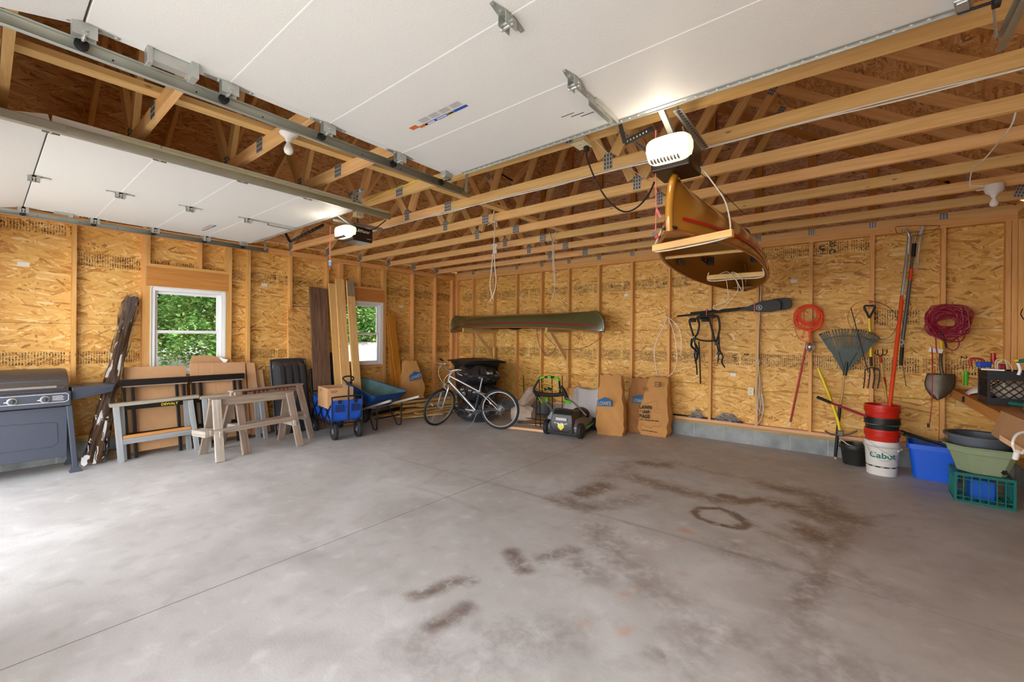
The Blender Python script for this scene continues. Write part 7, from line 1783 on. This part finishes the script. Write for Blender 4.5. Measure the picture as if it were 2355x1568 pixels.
    PW([(-4.260, 5.920, 0.577), (-4.231, 5.980, 0.693), (-4.173, 6.000, 0.771), (-4.052, 6.020, 0.800), (-3.877, 6.020, 0.804), (-3.804, 6.000, 0.781), (-3.761, 5.960, 0.694), (-3.713, 5.900, 0.582)], .017, 'top_handle', 'black')
    PW([(-4.184, 5.990, 0.763), (-4.146, 6.000, 0.787), (-4.090, 6.010, 0.798)], .018, 'lime_grip', 'lime'); PW([(-3.888, 6.010, 0.804), (-3.821, 6.000, 0.794), (-3.782, 5.980, 0.748)], .018, 'lime_grip', 'lime'); PW([(-4.025, 6.020, 0.809), (-3.964, 6.020, 0.805)], .024, 'lime_switch', 'lime')
    PW([(-4.137, 5.950, 0.673), (-4.043, 5.930, 0.711), (-3.955, 5.930, 0.703), (-3.869, 5.930, 0.695), (-3.805, 5.950, 0.720)], .004, 'bail_wire', 'yellow', None, 6); PW([(-4.128, 5.900, 0.604), (-3.986, 5.900, 0.601), (-3.823, 5.900, 0.608), (-3.714, 5.900, 0.632)], .004, 'bail_wire', 'yellow', None, 6)
    PW([(-4.013, 5.900, 0.607), (-3.952, 5.900, 0.626), (-3.882, 5.900, 0.610)], .024, 'battery_switch', 'black', cb); PW([(-3.973, 5.880, 0.633), (-3.938, 5.880, 0.636)], .013, 'lime_button', 'lime', cb)
    PW([(-3.821, 5.860, 0.484), (-3.778, 5.860, 0.445), (-3.803, 5.860, 0.414), (-3.846, 5.860, 0.446), (-3.821, 5.860, 0.491)], .006, 'looped_cable', 'black', None, 6)
mower()
# white tarp leaning behind the mower
def tarp(u, v):
    x = -4.05+.84*u; z = .03+.56*v+.02*sin(u*9)*v; y = 6.48+.20*v-.03*sin(u*11+v*4)-.02*sin(u*23); 
    if u < .25: z -= .14*(1-u/.25)*v
    return (x, y, z)
t = MB().grid(tarp, 30, 16).build('white_tarp', simple('white_woven_tarp', (206, 204, 204), .7, 0, .05, .1, scale=60), None, smooth=60, solid=.006); tag(t, 'white woven sheet propped against the wall behind the mower', 'tarp')
# rolled canvas drop cloths
MT['canvas'] = simple('canvas_cloth', (196, 178, 160), .9, 0, .08, .2, scale=14)
def roll(label, a, b, r, seed):
    A, B_ = V(a), V(b); t = thing('drop_cloth', label, 'cloth', tuple(A), 0, 'canvas drop cloths'); d = (B_-A); ax = d.normalized(); e1 = ax.orthogonal().normalized(); e2 = ax.cross(e1); rings = []
    for i in range(18):
        f = i/17; ring = []
        for k in range(30):
            th = 2*pi*k/30; rr = r*(1+.10*sin(th*3+seed+f*3)+.06*sin(th*7-f*9+seed))*(1-.25*(abs(f-.5)*2)**4); ring.append(d*f+(e1*cos(th)+e2*sin(th))*rr)
        rings.append(ring)
    MB().loft(rings).build('canvas', MT['canvas'], t, smooth=45)
    for k in (.3, .7): MB().tube([d*k+(e1*cos(q)+e2*sin(q))*r*1.06 for q in [2*pi*j/16 for j in range(16)]], .004, 5, closed=True).build('tie', MT['rope'], t)
roll('upright rolled canvas drop cloth leaning beside the black wire stand', (-4.62, 6.02, .16), (-4.62, 6.40, .50), .115, 1)
roll('bundled canvas cloth lying on the floor behind the bicycle rear wheel', (-4.66, 5.86, .14), (-4.28, 5.95, .15), .13, 4)
# black wire stand
t = thing('wire_stand', 'black wire stand with tall upright rods behind the mower handle', 'stand', (-4.1, 6.1, 0))
for i, pts in enumerate(([(-4.926, 6.500, 0.751), (-4.826, 6.400, 0.411)], [(-4.340, 6.200, 0.776), (-3.990, 5.750, -0.021)], [(-4.501, 6.500, 0.761), (-4.478, 6.500, 0.433)], [(-4.270, 6.500, 0.760), (-3.972, 6.100, -0.075)], [(-4.048, 6.500, 0.790), (-3.980, 6.400, 0.219)], [(-4.109, 5.800, 0.462), (-4.087, 5.750, 0.002)])):
    L = t.location; MB().tube([V(p)-L for p in pts], .008, 6).build('upright_rod', MT['blackmetal'], t)
for pts in ([(-4.512, 5.802, 0.100), (-3.890, 5.842, 0.100)], [(-4.615, 6.125, 0.120), (-3.830, 6.260, 0.120)], [(-4.373, 5.625, 0.040), (-3.764, 6.016, 0.040)], [(-3.890, 5.842, 0.100), (-3.830, 6.260, 0.120)]): L = t.location; MB().tube([V(p)-L for p in pts], .007, 6).build('cross_rod', MT['blackmetal'], t)
tag(MB().beam((-4.542, 5.263, 0.030), (-3.603, 5.486, 0.030), .09, .04).build('floor_plank', MT['pinkpine'], None, bevel=.003), 'long reddish plank on the floor between the bicycle and the mower', 'board')
tag(MB().beam((-4.4, 6.0, .015), (-3.7, 6.05, .015), .45, .02).build('floor_plank', MT['pinkpine'], None), 'flat pale board lying under the black wire stand', 'board')
t = thing('plastic_jug', 'translucent jug with a blue label half hidden behind the mower', 'jug', (-3.844, 5.749, 0.000)); MB().lathe((0, .12, 0), [(.07, 0), (.075, .02), (.075, .17), (.03, .22), (.025, .25)], 20).build('jug_body', simple('pale_jug', (150, 156, 160), .4), t, smooth=40); MB().lathe((0, .12, .03), [(.077, 0), (.077, .10)], 20).build('jug_label', MT['st_blue'], t)
t = thing('spray_can', 'small lime green capped can behind the mower handle', 'can', (-4.426, 6.473, 0.000)); MB().lathe((0, .1, 0), [(.035, 0), (.035, .28), (.02, .30)], 16).build('can_body', MT['foam'], t, smooth=40); MB().lathe((0, .1, .28), [(.036, 0), (.036, .06), (.02, .08)], 16).build('can_cap', MT['lime'], t, smooth=40)
for k, (x0, c_) in enumerate(((-4.02, 'header'), (-3.93, 'newboard'))):
    tag(MB().beam((x0, 6.55, .02), (x0-.03, 6.70, .56), .09, .02, (0, 1, 0)).build('upright_board', MT[c_]), ['short upright board behind the wire stand', 'second short upright board behind the wire stand, paler'][k], 'board')

# ---- buckets
def bucket(label, c, z0, r0, r1, h, mat, bands=(), grp='stacked buckets', rim=True, ribs=3, handle=True, name='bucket'):
    t = thing(name, label, 'bucket', (c[0], c[1], z0), 0, grp); pr = [(r0*.5, 0), (r0, 0), (r0+(r1-r0)*.75, h*.75)]
    if ribs:
        for k in range(ribs): q = h*(.80+.055*k); pr += [(r1+.0, q), (r1+.008, q+.004), (r1+.008, q+.010), (r1, q+.014)]
    pr += [(r1, h-.004), (r1+.006, h-.002), (r1+.006, h+.003), (r1-.006, h+.003), (r1-.008, h-.03), (r0-.004, .012), (r0*.5, .012)]
    b = MB().lathe((0, 0, 0), pr, 40).build('bucket_body', MT[mat], t, smooth=35)
    return t, b
WBK = simple('white_bucket', (226, 224, 218), .35, 0, .02); MT['bucketwhite'] = WBK; MT['bucketblack'] = simple('black_bucket', (36, 38, 36), .4, 0, .15, scale=9); MT['cabot'] = simple('print_teal', (0, 112, 98), .5)
bc = (.262, 6.26)
t, b = bucket('white bucket with green lettering, bottom of the bucket stack', bc, 0, .130, .152, .37, 'bucketwhite', ribs=2)
def wrap_text(txt, size, r, z, a0, par, mat, sx=1.0):
    """lettering bent round a bucket"""
    o = text_mesh('name_print', txt, size, mat, (0, 0, 0), (1, 0, 0), (0, 1, 0), None, depth=.002, sx=sx, bold=.002)
    me = o.data; w = max(v.co.x for v in me.vertices)
    for v in me.vertices:
        a = a0+(v.co.x-w/2)/r; rr = r+.0015+v.co.z*.2; v.co = V((rr*cos(a), rr*sin(a), z+v.co.y))
    me.update(); o.parent = par; return o
wrap_text('Cabot', .082, .1435, .195, -pi/2+.02, b, MT['cabot'], 1.15)
for z, rr in ((.30, .150), (.088, .1365)):
    MB().lathe((0, 0, z), [(rr+.0012, 0), (rr+.0022, .014)], 40).build('print_band', MT['print'], b)
    m = MB()
    for k in range(12): a = 2*pi*k/12; m.obox(((rr+.0022)*cos(a), (rr+.0022)*sin(a), z+.007), (.03, .002, .005), rot('Z', a*180/pi+90))
    m.build('band_lettering', MT['white'], b)
MB().tube(spline([(-.15, -.02, .34), (-.10, -.135, .25), (0, -.165, .17), (.11, -.13, .22), (.15, -.02, .33)], 6), .0022, 5).build('wire_handle', MT['galv'], t, smooth=60); MB().tube([(.13, -.10, .285), (.165, -.04, .30)], .008, 8).build('handle_grip', MT['white'], t)
t, b = bucket('red bucket nested in the white bucket, second from the bottom', bc, .135, .130, .150, .36, 'bucketred')
MB().tube(spline([(-.148, -.03, .27), (-.10, -.14, .22), (0, -.158, .14), (.10, -.14, .06), (.15, -.06, .0)], 6), .0022, 5).build('wire_handle', MT['galv'], t, smooth=60); MB().tube([(.02, -.160, .13), (.06, -.156, .09)], .007, 8).build('handle_grip', MT['white'], t)
t, b = bucket('black bucket smeared with dirt in the middle of the stack', bc, .265, .130, .150, .36, 'bucketblack', ribs=4)
MB().tube([(.152*cos(a), .152*sin(a), .29+.004*sin(a*3)) for a in [2*pi*k/36 for k in range(36)]], .0045, 6, closed=True).build('wire_handle', MT['galv'], t)
t, b = bucket('red bucket on top of the stack holding the long handled tools', bc, .395, .130, .152, .365, 'bucketred')
for i, z in enumerate((.0,)): pass
t, b = bucket('small black pail with a white rope handle, left of the bucket stack', (.03, 6.52), 0, .112, .145, .235, 'bucketblack', grp=None, ribs=1)
MB().tube(spline([(-.14, -.0, .235), (-.13, -.04, .275), (-.05, -.1, .235), (.06, -.1, .225), (.14, 0, .235)], 6), .007, 6).build('rope_handle', MT['rope'], t, smooth=60)
# blue recycling bin
MT['recyblue'] = simple('blue_bin_plastic', (14, 92, 214), .45, 0, .04)
def tub(label, name, cat, c, rz, b0, b1, h, mat, lip=.025, corner=.05, floor_z=0, grp=None):
    t = thing(name, label, cat, (c[0], c[1], floor_z), rz, grp)
    def rr(w, d, z, cr, n=5):
        out = []
        for (sx, sy, a0) in ((-1, -1, 180), (1, -1, 270), (1, 1, 0), (-1, 1, 90)):
            for k in range(n+1):
                a = radians(a0+90*k/n); out.append(V((sx*(w/2-cr)+cr*cos(a), sy*(d/2-cr)+cr*sin(a), z)))
        return out
    R = [rr(b0[0], b0[1], 0, corner), rr(b0[0]+(b1[0]-b0[0])*.85, b0[1]+(b1[1]-b0[1])*.85, h*.85, corner), rr(b1[0]+lip, b1[1]+lip, h*.86, corner), rr(b1[0]+lip, b1[1]+lip, h, corner), rr(b1[0]-.01, b1[1]-.01, h, corner), rr(b0[0]-.01, b0[1]-.01, .01, corner)]
    MB().loft(R).build('body', MT[mat], t, smooth=35); return t, rr
t, _ = tub('blue recycling bin holding odd dark rods, between the buckets and the green planter', 'recycling_bin', 'bin', (.70, 6.42), radians(-4), (.34, .30), (.43, .36), .37, 'recyblue')
MB().tube([(-.28, .05, .46), (.10, -.02, .36)], .012, 8).tube([(-.25, .0, .44), (.15, .02, .34)], .01, 8).obox((-.12, -.01, .395), (.16, .06, .015), rot('Y', 15)).build('odd_tools', MT['black'], t)
tag(MB().tube([(0.414, 6.200, 0.482), (0.459, 6.200, 0.451)], .005, 6).tube([(0.421, 6.200, 0.459), (0.493, 6.200, 0.442)], .007, 6).build('wire_bits', MT['black']), 'dark wire ends sticking out between the stacked buckets and the blue bin', 'wire')
# teal milk crate on its side under the planter
MT['teal'] = simple('teal_crate_plastic', (0, 104, 96), .4, 0, .05)
def crate(label, c, rz, w, d, h, mat, z=0, nx=7, nz=5, diamond=False):
    t = thing('milk_crate', label, 'crate', (c[0], c[1], z), rz); b = .012
    f = MB()
    for sx in (-1, 1):
        for sy in (-1, 1): f.box(sx*w/2-.009*1, sx*w/2+.009, sy*d/2-.009, sy*d/2+.009, 0, h)
    for zz in (.01, h-.01):
        for s in (-1, 1): f.box(-w/2, w/2, s*d/2-.008, s*d/2+.008, zz-.012, zz+.012); f.box(s*w/2-.008, s*w/2+.008, -d/2, d/2, zz-.012, zz+.012)
    f.build('frame', MT[mat], t)
    def lat(nm, ax, s):
        m = MB(); W = w if ax == 'y' else d
        def q(u0, z0, u1, z1):
            if ax == 'y': m.beam((u0, s*d/2, z0), (u1, s*d/2, z1), .008, .008)
            else: m.beam((s*w/2, u0, z0), (s*w/2, u1, z1), .008, .008)
        if diamond:
            for k in range(-4, 8):
                a = -W/2+W*k/6; q(max(-W/2, a), .06+(max(-W/2, a)-a)*1.0, min(W/2, a+h*.55), .06+(min(W/2, a+h*.55)-a)) if a+h*.55 > -W/2 and a < W/2 else None
                q(min(W/2, -a), .06+(-a-min(W/2, -a)), max(-W/2, -a-h*.55), .06+(-a-max(-W/2, -a-h*.55))) if -a-h*.55 < W/2 and -a > -W/2 else None
            if ax == 'y': m.box(-w/2, w/2, s*d/2-.006, s*d/2+.006, h*.74, h)
            else: m.box(s*w/2-.006, s*w/2+.006, -d/2, d/2, h*.74, h)
            for k in range(3):
                zz = h*.78+k*.02
                if ax == 'y': m.box(-w/2-.004, w/2+.004, s*d/2-.010, s*d/2+.010, zz, zz+.006)
                else: m.box(s*w/2-.010, s*w/2+.010, -d/2-.004, d/2+.004, zz, zz+.006)
            if ax == 'y': m.box(-w/2, w/2, s*d/2-.006, s*d/2+.006, 0, .06)
            else: m.box(s*w/2-.006, s*w/2+.006, -d/2, d/2, 0, .06)
        else:
            for k in range(1, nx): q(-W/2+W*k/nx, 0, -W/2+W*k/nx, h)
            for k in range(1, nz): q(-W/2, h*k/nz, W/2, h*k/nz) if k in (1, nz-1) or nx > 12 else None
        return m.build(nm, MT[mat], t)
    lat('front_lattice', 'y', -1); lat('back_lattice', 'y', 1); lat('side_lattice', 'x', -1); lat('side_lattice', 'x', 1)
    m = MB()
    for k in range(6): m.box(-w/2, w/2, -d/2+d*(k+.5)/6-.004, -d/2+d*(k+.5)/6+.004, 0, .006); m.box(-w/2+w*(k+.5)/6-.004, -w/2+w*(k+.5)/6+.004, -d/2, d/2, 0, .006)
    m.build('base_lattice', MT[mat], t); return t
ct = crate('teal plastic milk crate on the floor carrying the green planter', (.935, 5.80), radians(-1), .36, .33, .265, 'teal')
tag(MB().box(.86, 1.02, 5.74, 5.9, .012, .20).build('blue_carton', MT['recyblue'], None, bevel=.01), 'bright blue container inside the teal milk crate', 'container')
# sage green planter
MT['sage'] = simple('sage_green_plastic', (142, 156, 122), .55, 0, .06, scale=8)
t = thing('planter', 'sage green six-sided planter with a chipped hole, sitting on the teal crate', 'planter', (.93, 5.80, .268), radians(-3))
def hx(w, d, z, c): return [V((-w/2+c, -d/2, z)), V((w/2-c*.4, -d/2, z)), V((w/2, -d/2+c*.4, z)), V((w/2, d/2-c, z)), V((w/2-c, d/2, z)), V((-w/2+c, d/2, z)), V((-w/2, d/2-c, z)), V((-w/2, -d/2+c, z))]
MB().loft([hx(.30, .26, 0, .09), hx(.41, .37, .18, .11), hx(.43, .39, .182, .11), hx(.45, .41, .235, .12), hx(.50, .46, .238, .13), hx(.50, .46, .25, .13), hx(.44, .40, .25, .12), hx(.29, .25, .02, .09)]).build('planter_body', MT['sage'], t, bevel=.004)
MB().prism([(-.012, -.02), (.010, -.016), (.02, .0), (.008, .006), (.012, .022), (-.004, .016), (-.014, .024), (-.018, .004), (-.026, -.004)], (.135, -.152, .05), (1, 0, 0), (0, -.28, 1), (0, -1, -.28), .006).build('chipped_hole', MT['black'], t)
# grey tub in it
MT['tubgrey'] = simple('slate_grey_tub', (84, 92, 100), .5, 0, .1, scale=9)
t = thing('round_tub', 'slate grey round tub sitting in the sage green planter', 'tub', (.93, 5.86, .40))
MB().lathe((0, 0, 0), [(.14, 0), (.18, 0), (.205, .16), (.205, .175), (.235, .18), (.237, .20), (.225, .205), (.198, .195), (.172, .02), (.14, .015)], 44).build('tub_body', MT['tubgrey'], t, smooth=40)

# ================================================================ WORKBENCH AND WHAT LIES ON IT
t = thing('workbench', 'pine workbench along the right wall with a plain front board', 'workbench', (1.09, 5.1, 0))
on(t, MB().box(.888, 1.325, 3.4, 6.735, .93, .95), 'bench_top', MT['header']); on(t, MB().box(.85, .888, 3.4, 6.735, .862, .952), 'front_board', MT['header'], bevel=.003)
on(t, MB().beam((.888, 6.71, .80), (1.32, 6.71, .80), .038, .10), 'end_cleat', MT['newboard'])
for y in (4.0, 5.2): on(t, MB().beam((.89, y, .885), (1.334, y, .60), .038, .089), 'bracket', MT['header'])
bcr = crate('black plastic milk crate full of odds and ends on the workbench', (1.045, 5.36), radians(0), .33, .33, .28, 'black', .952, diamond=True)
bcr_l = (1.06, 5.02)
tag(MB().ball((1.045, 5.36, 1.06), (.12, .12, .09), 16, 10).build('cloth_wad', MT['canvas'], None, smooth=60), 'tan cloth stuffed inside the black milk crate', 'cloth')
def bt(name, label, cat, pts, r, mat, n=8, closed=False):
    b = V(pts[0]); o = MB().tube(spline([V(p)-b for p in pts], 6, closed), r, n, closed=closed).build(name, MT[mat], None, smooth=60); o.location = b; return tag(o, label, cat)
bt('hand_tool', 'red curved handle sticking up from the left of the black crate', 'handle', [(0.808, 5.400, 1.257), (0.803, 5.400, 1.310), (0.826, 5.400, 1.326), (0.867, 5.400, 1.320), (0.885, 5.400, 1.298), (0.891, 5.400, 1.261)], .010, 'redsteel')
bt('pliers_grip', 'upright dark red tool grip at the back of the black crate', 'tool', [(0.948, 5.440, 1.284), (0.945, 5.440, 1.374)], .016, 'redsteel', 10)
bt('cord_arch', 'pale cord arching over the black crate', 'cord', [(0.931, 5.270, 1.240), (0.928, 5.270, 1.305), (0.949, 5.270, 1.328), (0.983, 5.270, 1.315), (0.993, 5.270, 1.251)], .004, 'cream', 6); bt('cord_arch', 'second pale cord arch at the right of the black crate', 'cord', [(0.935, 5.240, 1.235), (0.937, 5.240, 1.296), (0.961, 5.240, 1.326), (0.991, 5.240, 1.309), (1.013, 5.240, 1.264), (1.015, 5.240, 1.225)], .004, 'cream', 6)
tag(MB().obox((0.883, 5.400, 1.276), (.09, .04, .05), rot('Z', 20)).build('blue_tool_body', MT['st_blue'], None, bevel=.01), 'small blue tool body in the black crate', 'tool'); tag(MB().obox((0.980, 5.370, 1.252), (.05, .05, .07)).build('wine_red_tin', MT['wine'], None, bevel=.012), 'dark red tin in the back corner of the black crate', 'tin')
tag(MB().obox((0.913, 5.240, 1.241), (.13, .06, .01), rot('Z', -20)).obox((0.948, 5.260, 1.224), (.12, .05, .01), rot('Z', -10)).build('paper_sheets', MT['white'], None), 'white papers lying on the rim of the black crate', 'paper')
t = thing('scrub_brush', 'lime green and yellow brush standing between the white bag and the black crate', 'brush', (0.981, 6.810, 0.952)); MB().tube([(0, 0, .03), (.0, 0, .19)], [.018, .022], 12).build('green_bristles', MT['lime'], t, smooth=60); MB().tube([(-.018, .01, .05), (-.018, .01, .19)], .012, 10).build('yellow_back', MT['yel'], t, smooth=60)
def wb(u, v): return V((.99+(-.11+.22*u), 5.98+.18*v, .953+.085*sin(pi*u)**.6*sin(pi*min(.98, v*.9+.05))**.5))
tag(MB().grid(wb, 16, 12).build('white_bag', MT['white'], None, smooth=60, solid=.004), 'crumpled white paper bag at the far end of the workbench', 'bag')
t = thing('hand_trimmer', 'teal green hand tool with a metal frame lying in front of the black crate', 'tool', (.98, 4.62, .952))
MB().tube([(-.07, .12, .07), (.10, -.20, .075)], .014, 10).build('upper_rail', MT['teal'], t, smooth=60); MB().tube([(-.02, .02, .02), (.12, -.24, .02)], .016, 10).build('lower_rail', MT['teal'], t, smooth=60)
for k in (0, 1): MB().beam((-.02+k*.05, .02-k*.09, .0), (-.02+k*.05, .02-k*.09, .09), .025, .008, (1, 0, 0)).build('metal_post', MT['galv'], t)
for k in range(8): MB().tube([(.04+k*.011, -.09-k*.018, .035), (.04+k*.011, -.09-k*.018, .06)], .004, 6).build('spring_tooth', MT['steel'], t)
t = thing('cardboard_box', 'tall brown cardboard box with an orange printed edge on the workbench at the picture edge', 'box', (1.12, 4.38, .952), radians(-10)); bx_ = MB().box(-.10, .16, -.14, .16, 0, .24).build('carton', MT['card'], t, bevel=.003); MB().box(-.1015, -.10, -.14, .16, .02, .045).box(-.10, .16, -.1415, -.14, .02, .045).build('orange_print', MT['orange'], bx_)
MT['greyrag'] = simple('grey_rag', (122, 112, 108), .9, 0, .1, .2, scale=18)
rings = [[V((1.0+.03*i+.035*(1+.3*sin(k*2+i))*cos(2*pi*k/14), 4.60-.02*i+.03*sin(k+i)*.3, 1.16+.02*i+.045*(1+.25*sin(k*3-i))*sin(2*pi*k/14))) for k in range(14)] for i in range(8)]
tag(MB().loft(rings).build('grey_rag', MT['greyrag'], None, smooth=45), 'crumpled grey rag stuffed between the black crate and the tall box', 'rag'); bt('key_loop', 'small cream cord loop hanging on the front of the black crate', 'cord', [(0.959, 5.200, 1.140), (0.985, 5.200, 1.127), (1.004, 5.200, 1.097), (0.985, 5.200, 1.096), (0.964, 5.200, 1.115)], .0035, 'cream', 6, True)
t = thing('hand_saw_handle', 'teal and yellow tool handle with a curved white stem at the right edge', 'tool', (0.922, 4.600, 1.246)); L = t.location
MB().tube(spline([V(p)-L for p in ((0.920, 4.600, 1.239), (0.928, 4.600, 1.277), (0.920, 4.600, 1.313), (0.915, 4.600, 1.326))], 5), .009, 8).build('white_stem', MT['white'], t, smooth=60); MB().tube([V((0.911, 4.600, 1.332))-L, V((0.959, 4.600, 1.346))-L], .013, 8).build('teal_grip', MT['teal'], t, smooth=60); MB().tube([V((0.895, 4.580, 1.341))-L, V((0.915, 4.580, 1.342))-L], .009, 8).build('yellow_tip', MT['yel'], t, smooth=60)
# cardboard hanging over the bench front, open fluted edge showing
t = thing('cardboard_box', 'flattened cardboard box slumped over the front edge of the workbench with torn fluted edge', 'box', (.85, 4.3, .9))
P = [V(p)-t.location for p in ((0.845, 4.643, 0.963), (0.800, 4.649, 0.794), (0.780, 4.291, 0.811), (0.780, 3.725, 0.822), (0.845, 3.991, 0.975))]
MB().loft([P, [p+V((.008, 0, .004)) for p in P]]).build('front_flap', MT['card'], t)
P = [V(p)-t.location for p in ((0.845, 4.643, 0.963), (0.845, 3.991, 0.975), (0.980, 4.566, 0.965), (1.000, 5.273, 0.930))]
MB().loft([P, [p+V((0, 0, .008)) for p in P]]).build('top_flap', MT['card2'], t)
a = V((0.775, 4.264, 0.850))-t.location; b_ = V((0.775, 3.702, 0.860))-t.location; fl = MB()
for k in range(26): q = a.lerp(b_, k/25); fl.tube([q, q+V((0, -.0, -.035))], .0035, 5)
fl.build('fluted_edge', MT['card2'], t)
bt('white_loop', 'thick white plastic loop dangling at the lower right of the workbench', 'cord', [(0.720, 3.636, 0.854), (0.720, 3.695, 0.892), (0.720, 3.639, 0.946), (0.720, 3.515, 0.987), (0.720, 3.413, 0.995), (0.720, 3.384, 0.951), (0.720, 3.526, 0.872)], .007, 'white', 8); bt('white_tag', 'frayed white end of the plastic loop', 'cord', [(0.720, 3.612, 0.864), (0.720, 3.643, 0.818)], .013, 'white', 8)
bt('extension_cord', 'red cord lying on the front corner of the workbench with a black plug', 'cord', [(0.875, 6.900, 0.955), (0.857, 6.405, 0.955), (0.852, 6.033, 0.955), (0.861, 5.795, 0.955)], .005, 'redsteel', 6)
tag(MB().obox((0.845, 5.961, 0.911), (.02, .03, .05), rot('X', 20)).build('black_plug', MT['black'], None, bevel=.004), 'small black plug hanging over the front board of the workbench', 'plug')
bt('black_hook', 'bent black wire hook on the right wall stud at the picture edge', 'wire', [(1.223, 6.000, 1.778), (1.212, 6.000, 1.730), (1.226, 6.000, 1.689), (1.244, 6.000, 1.665)], .004, 'black', 6)
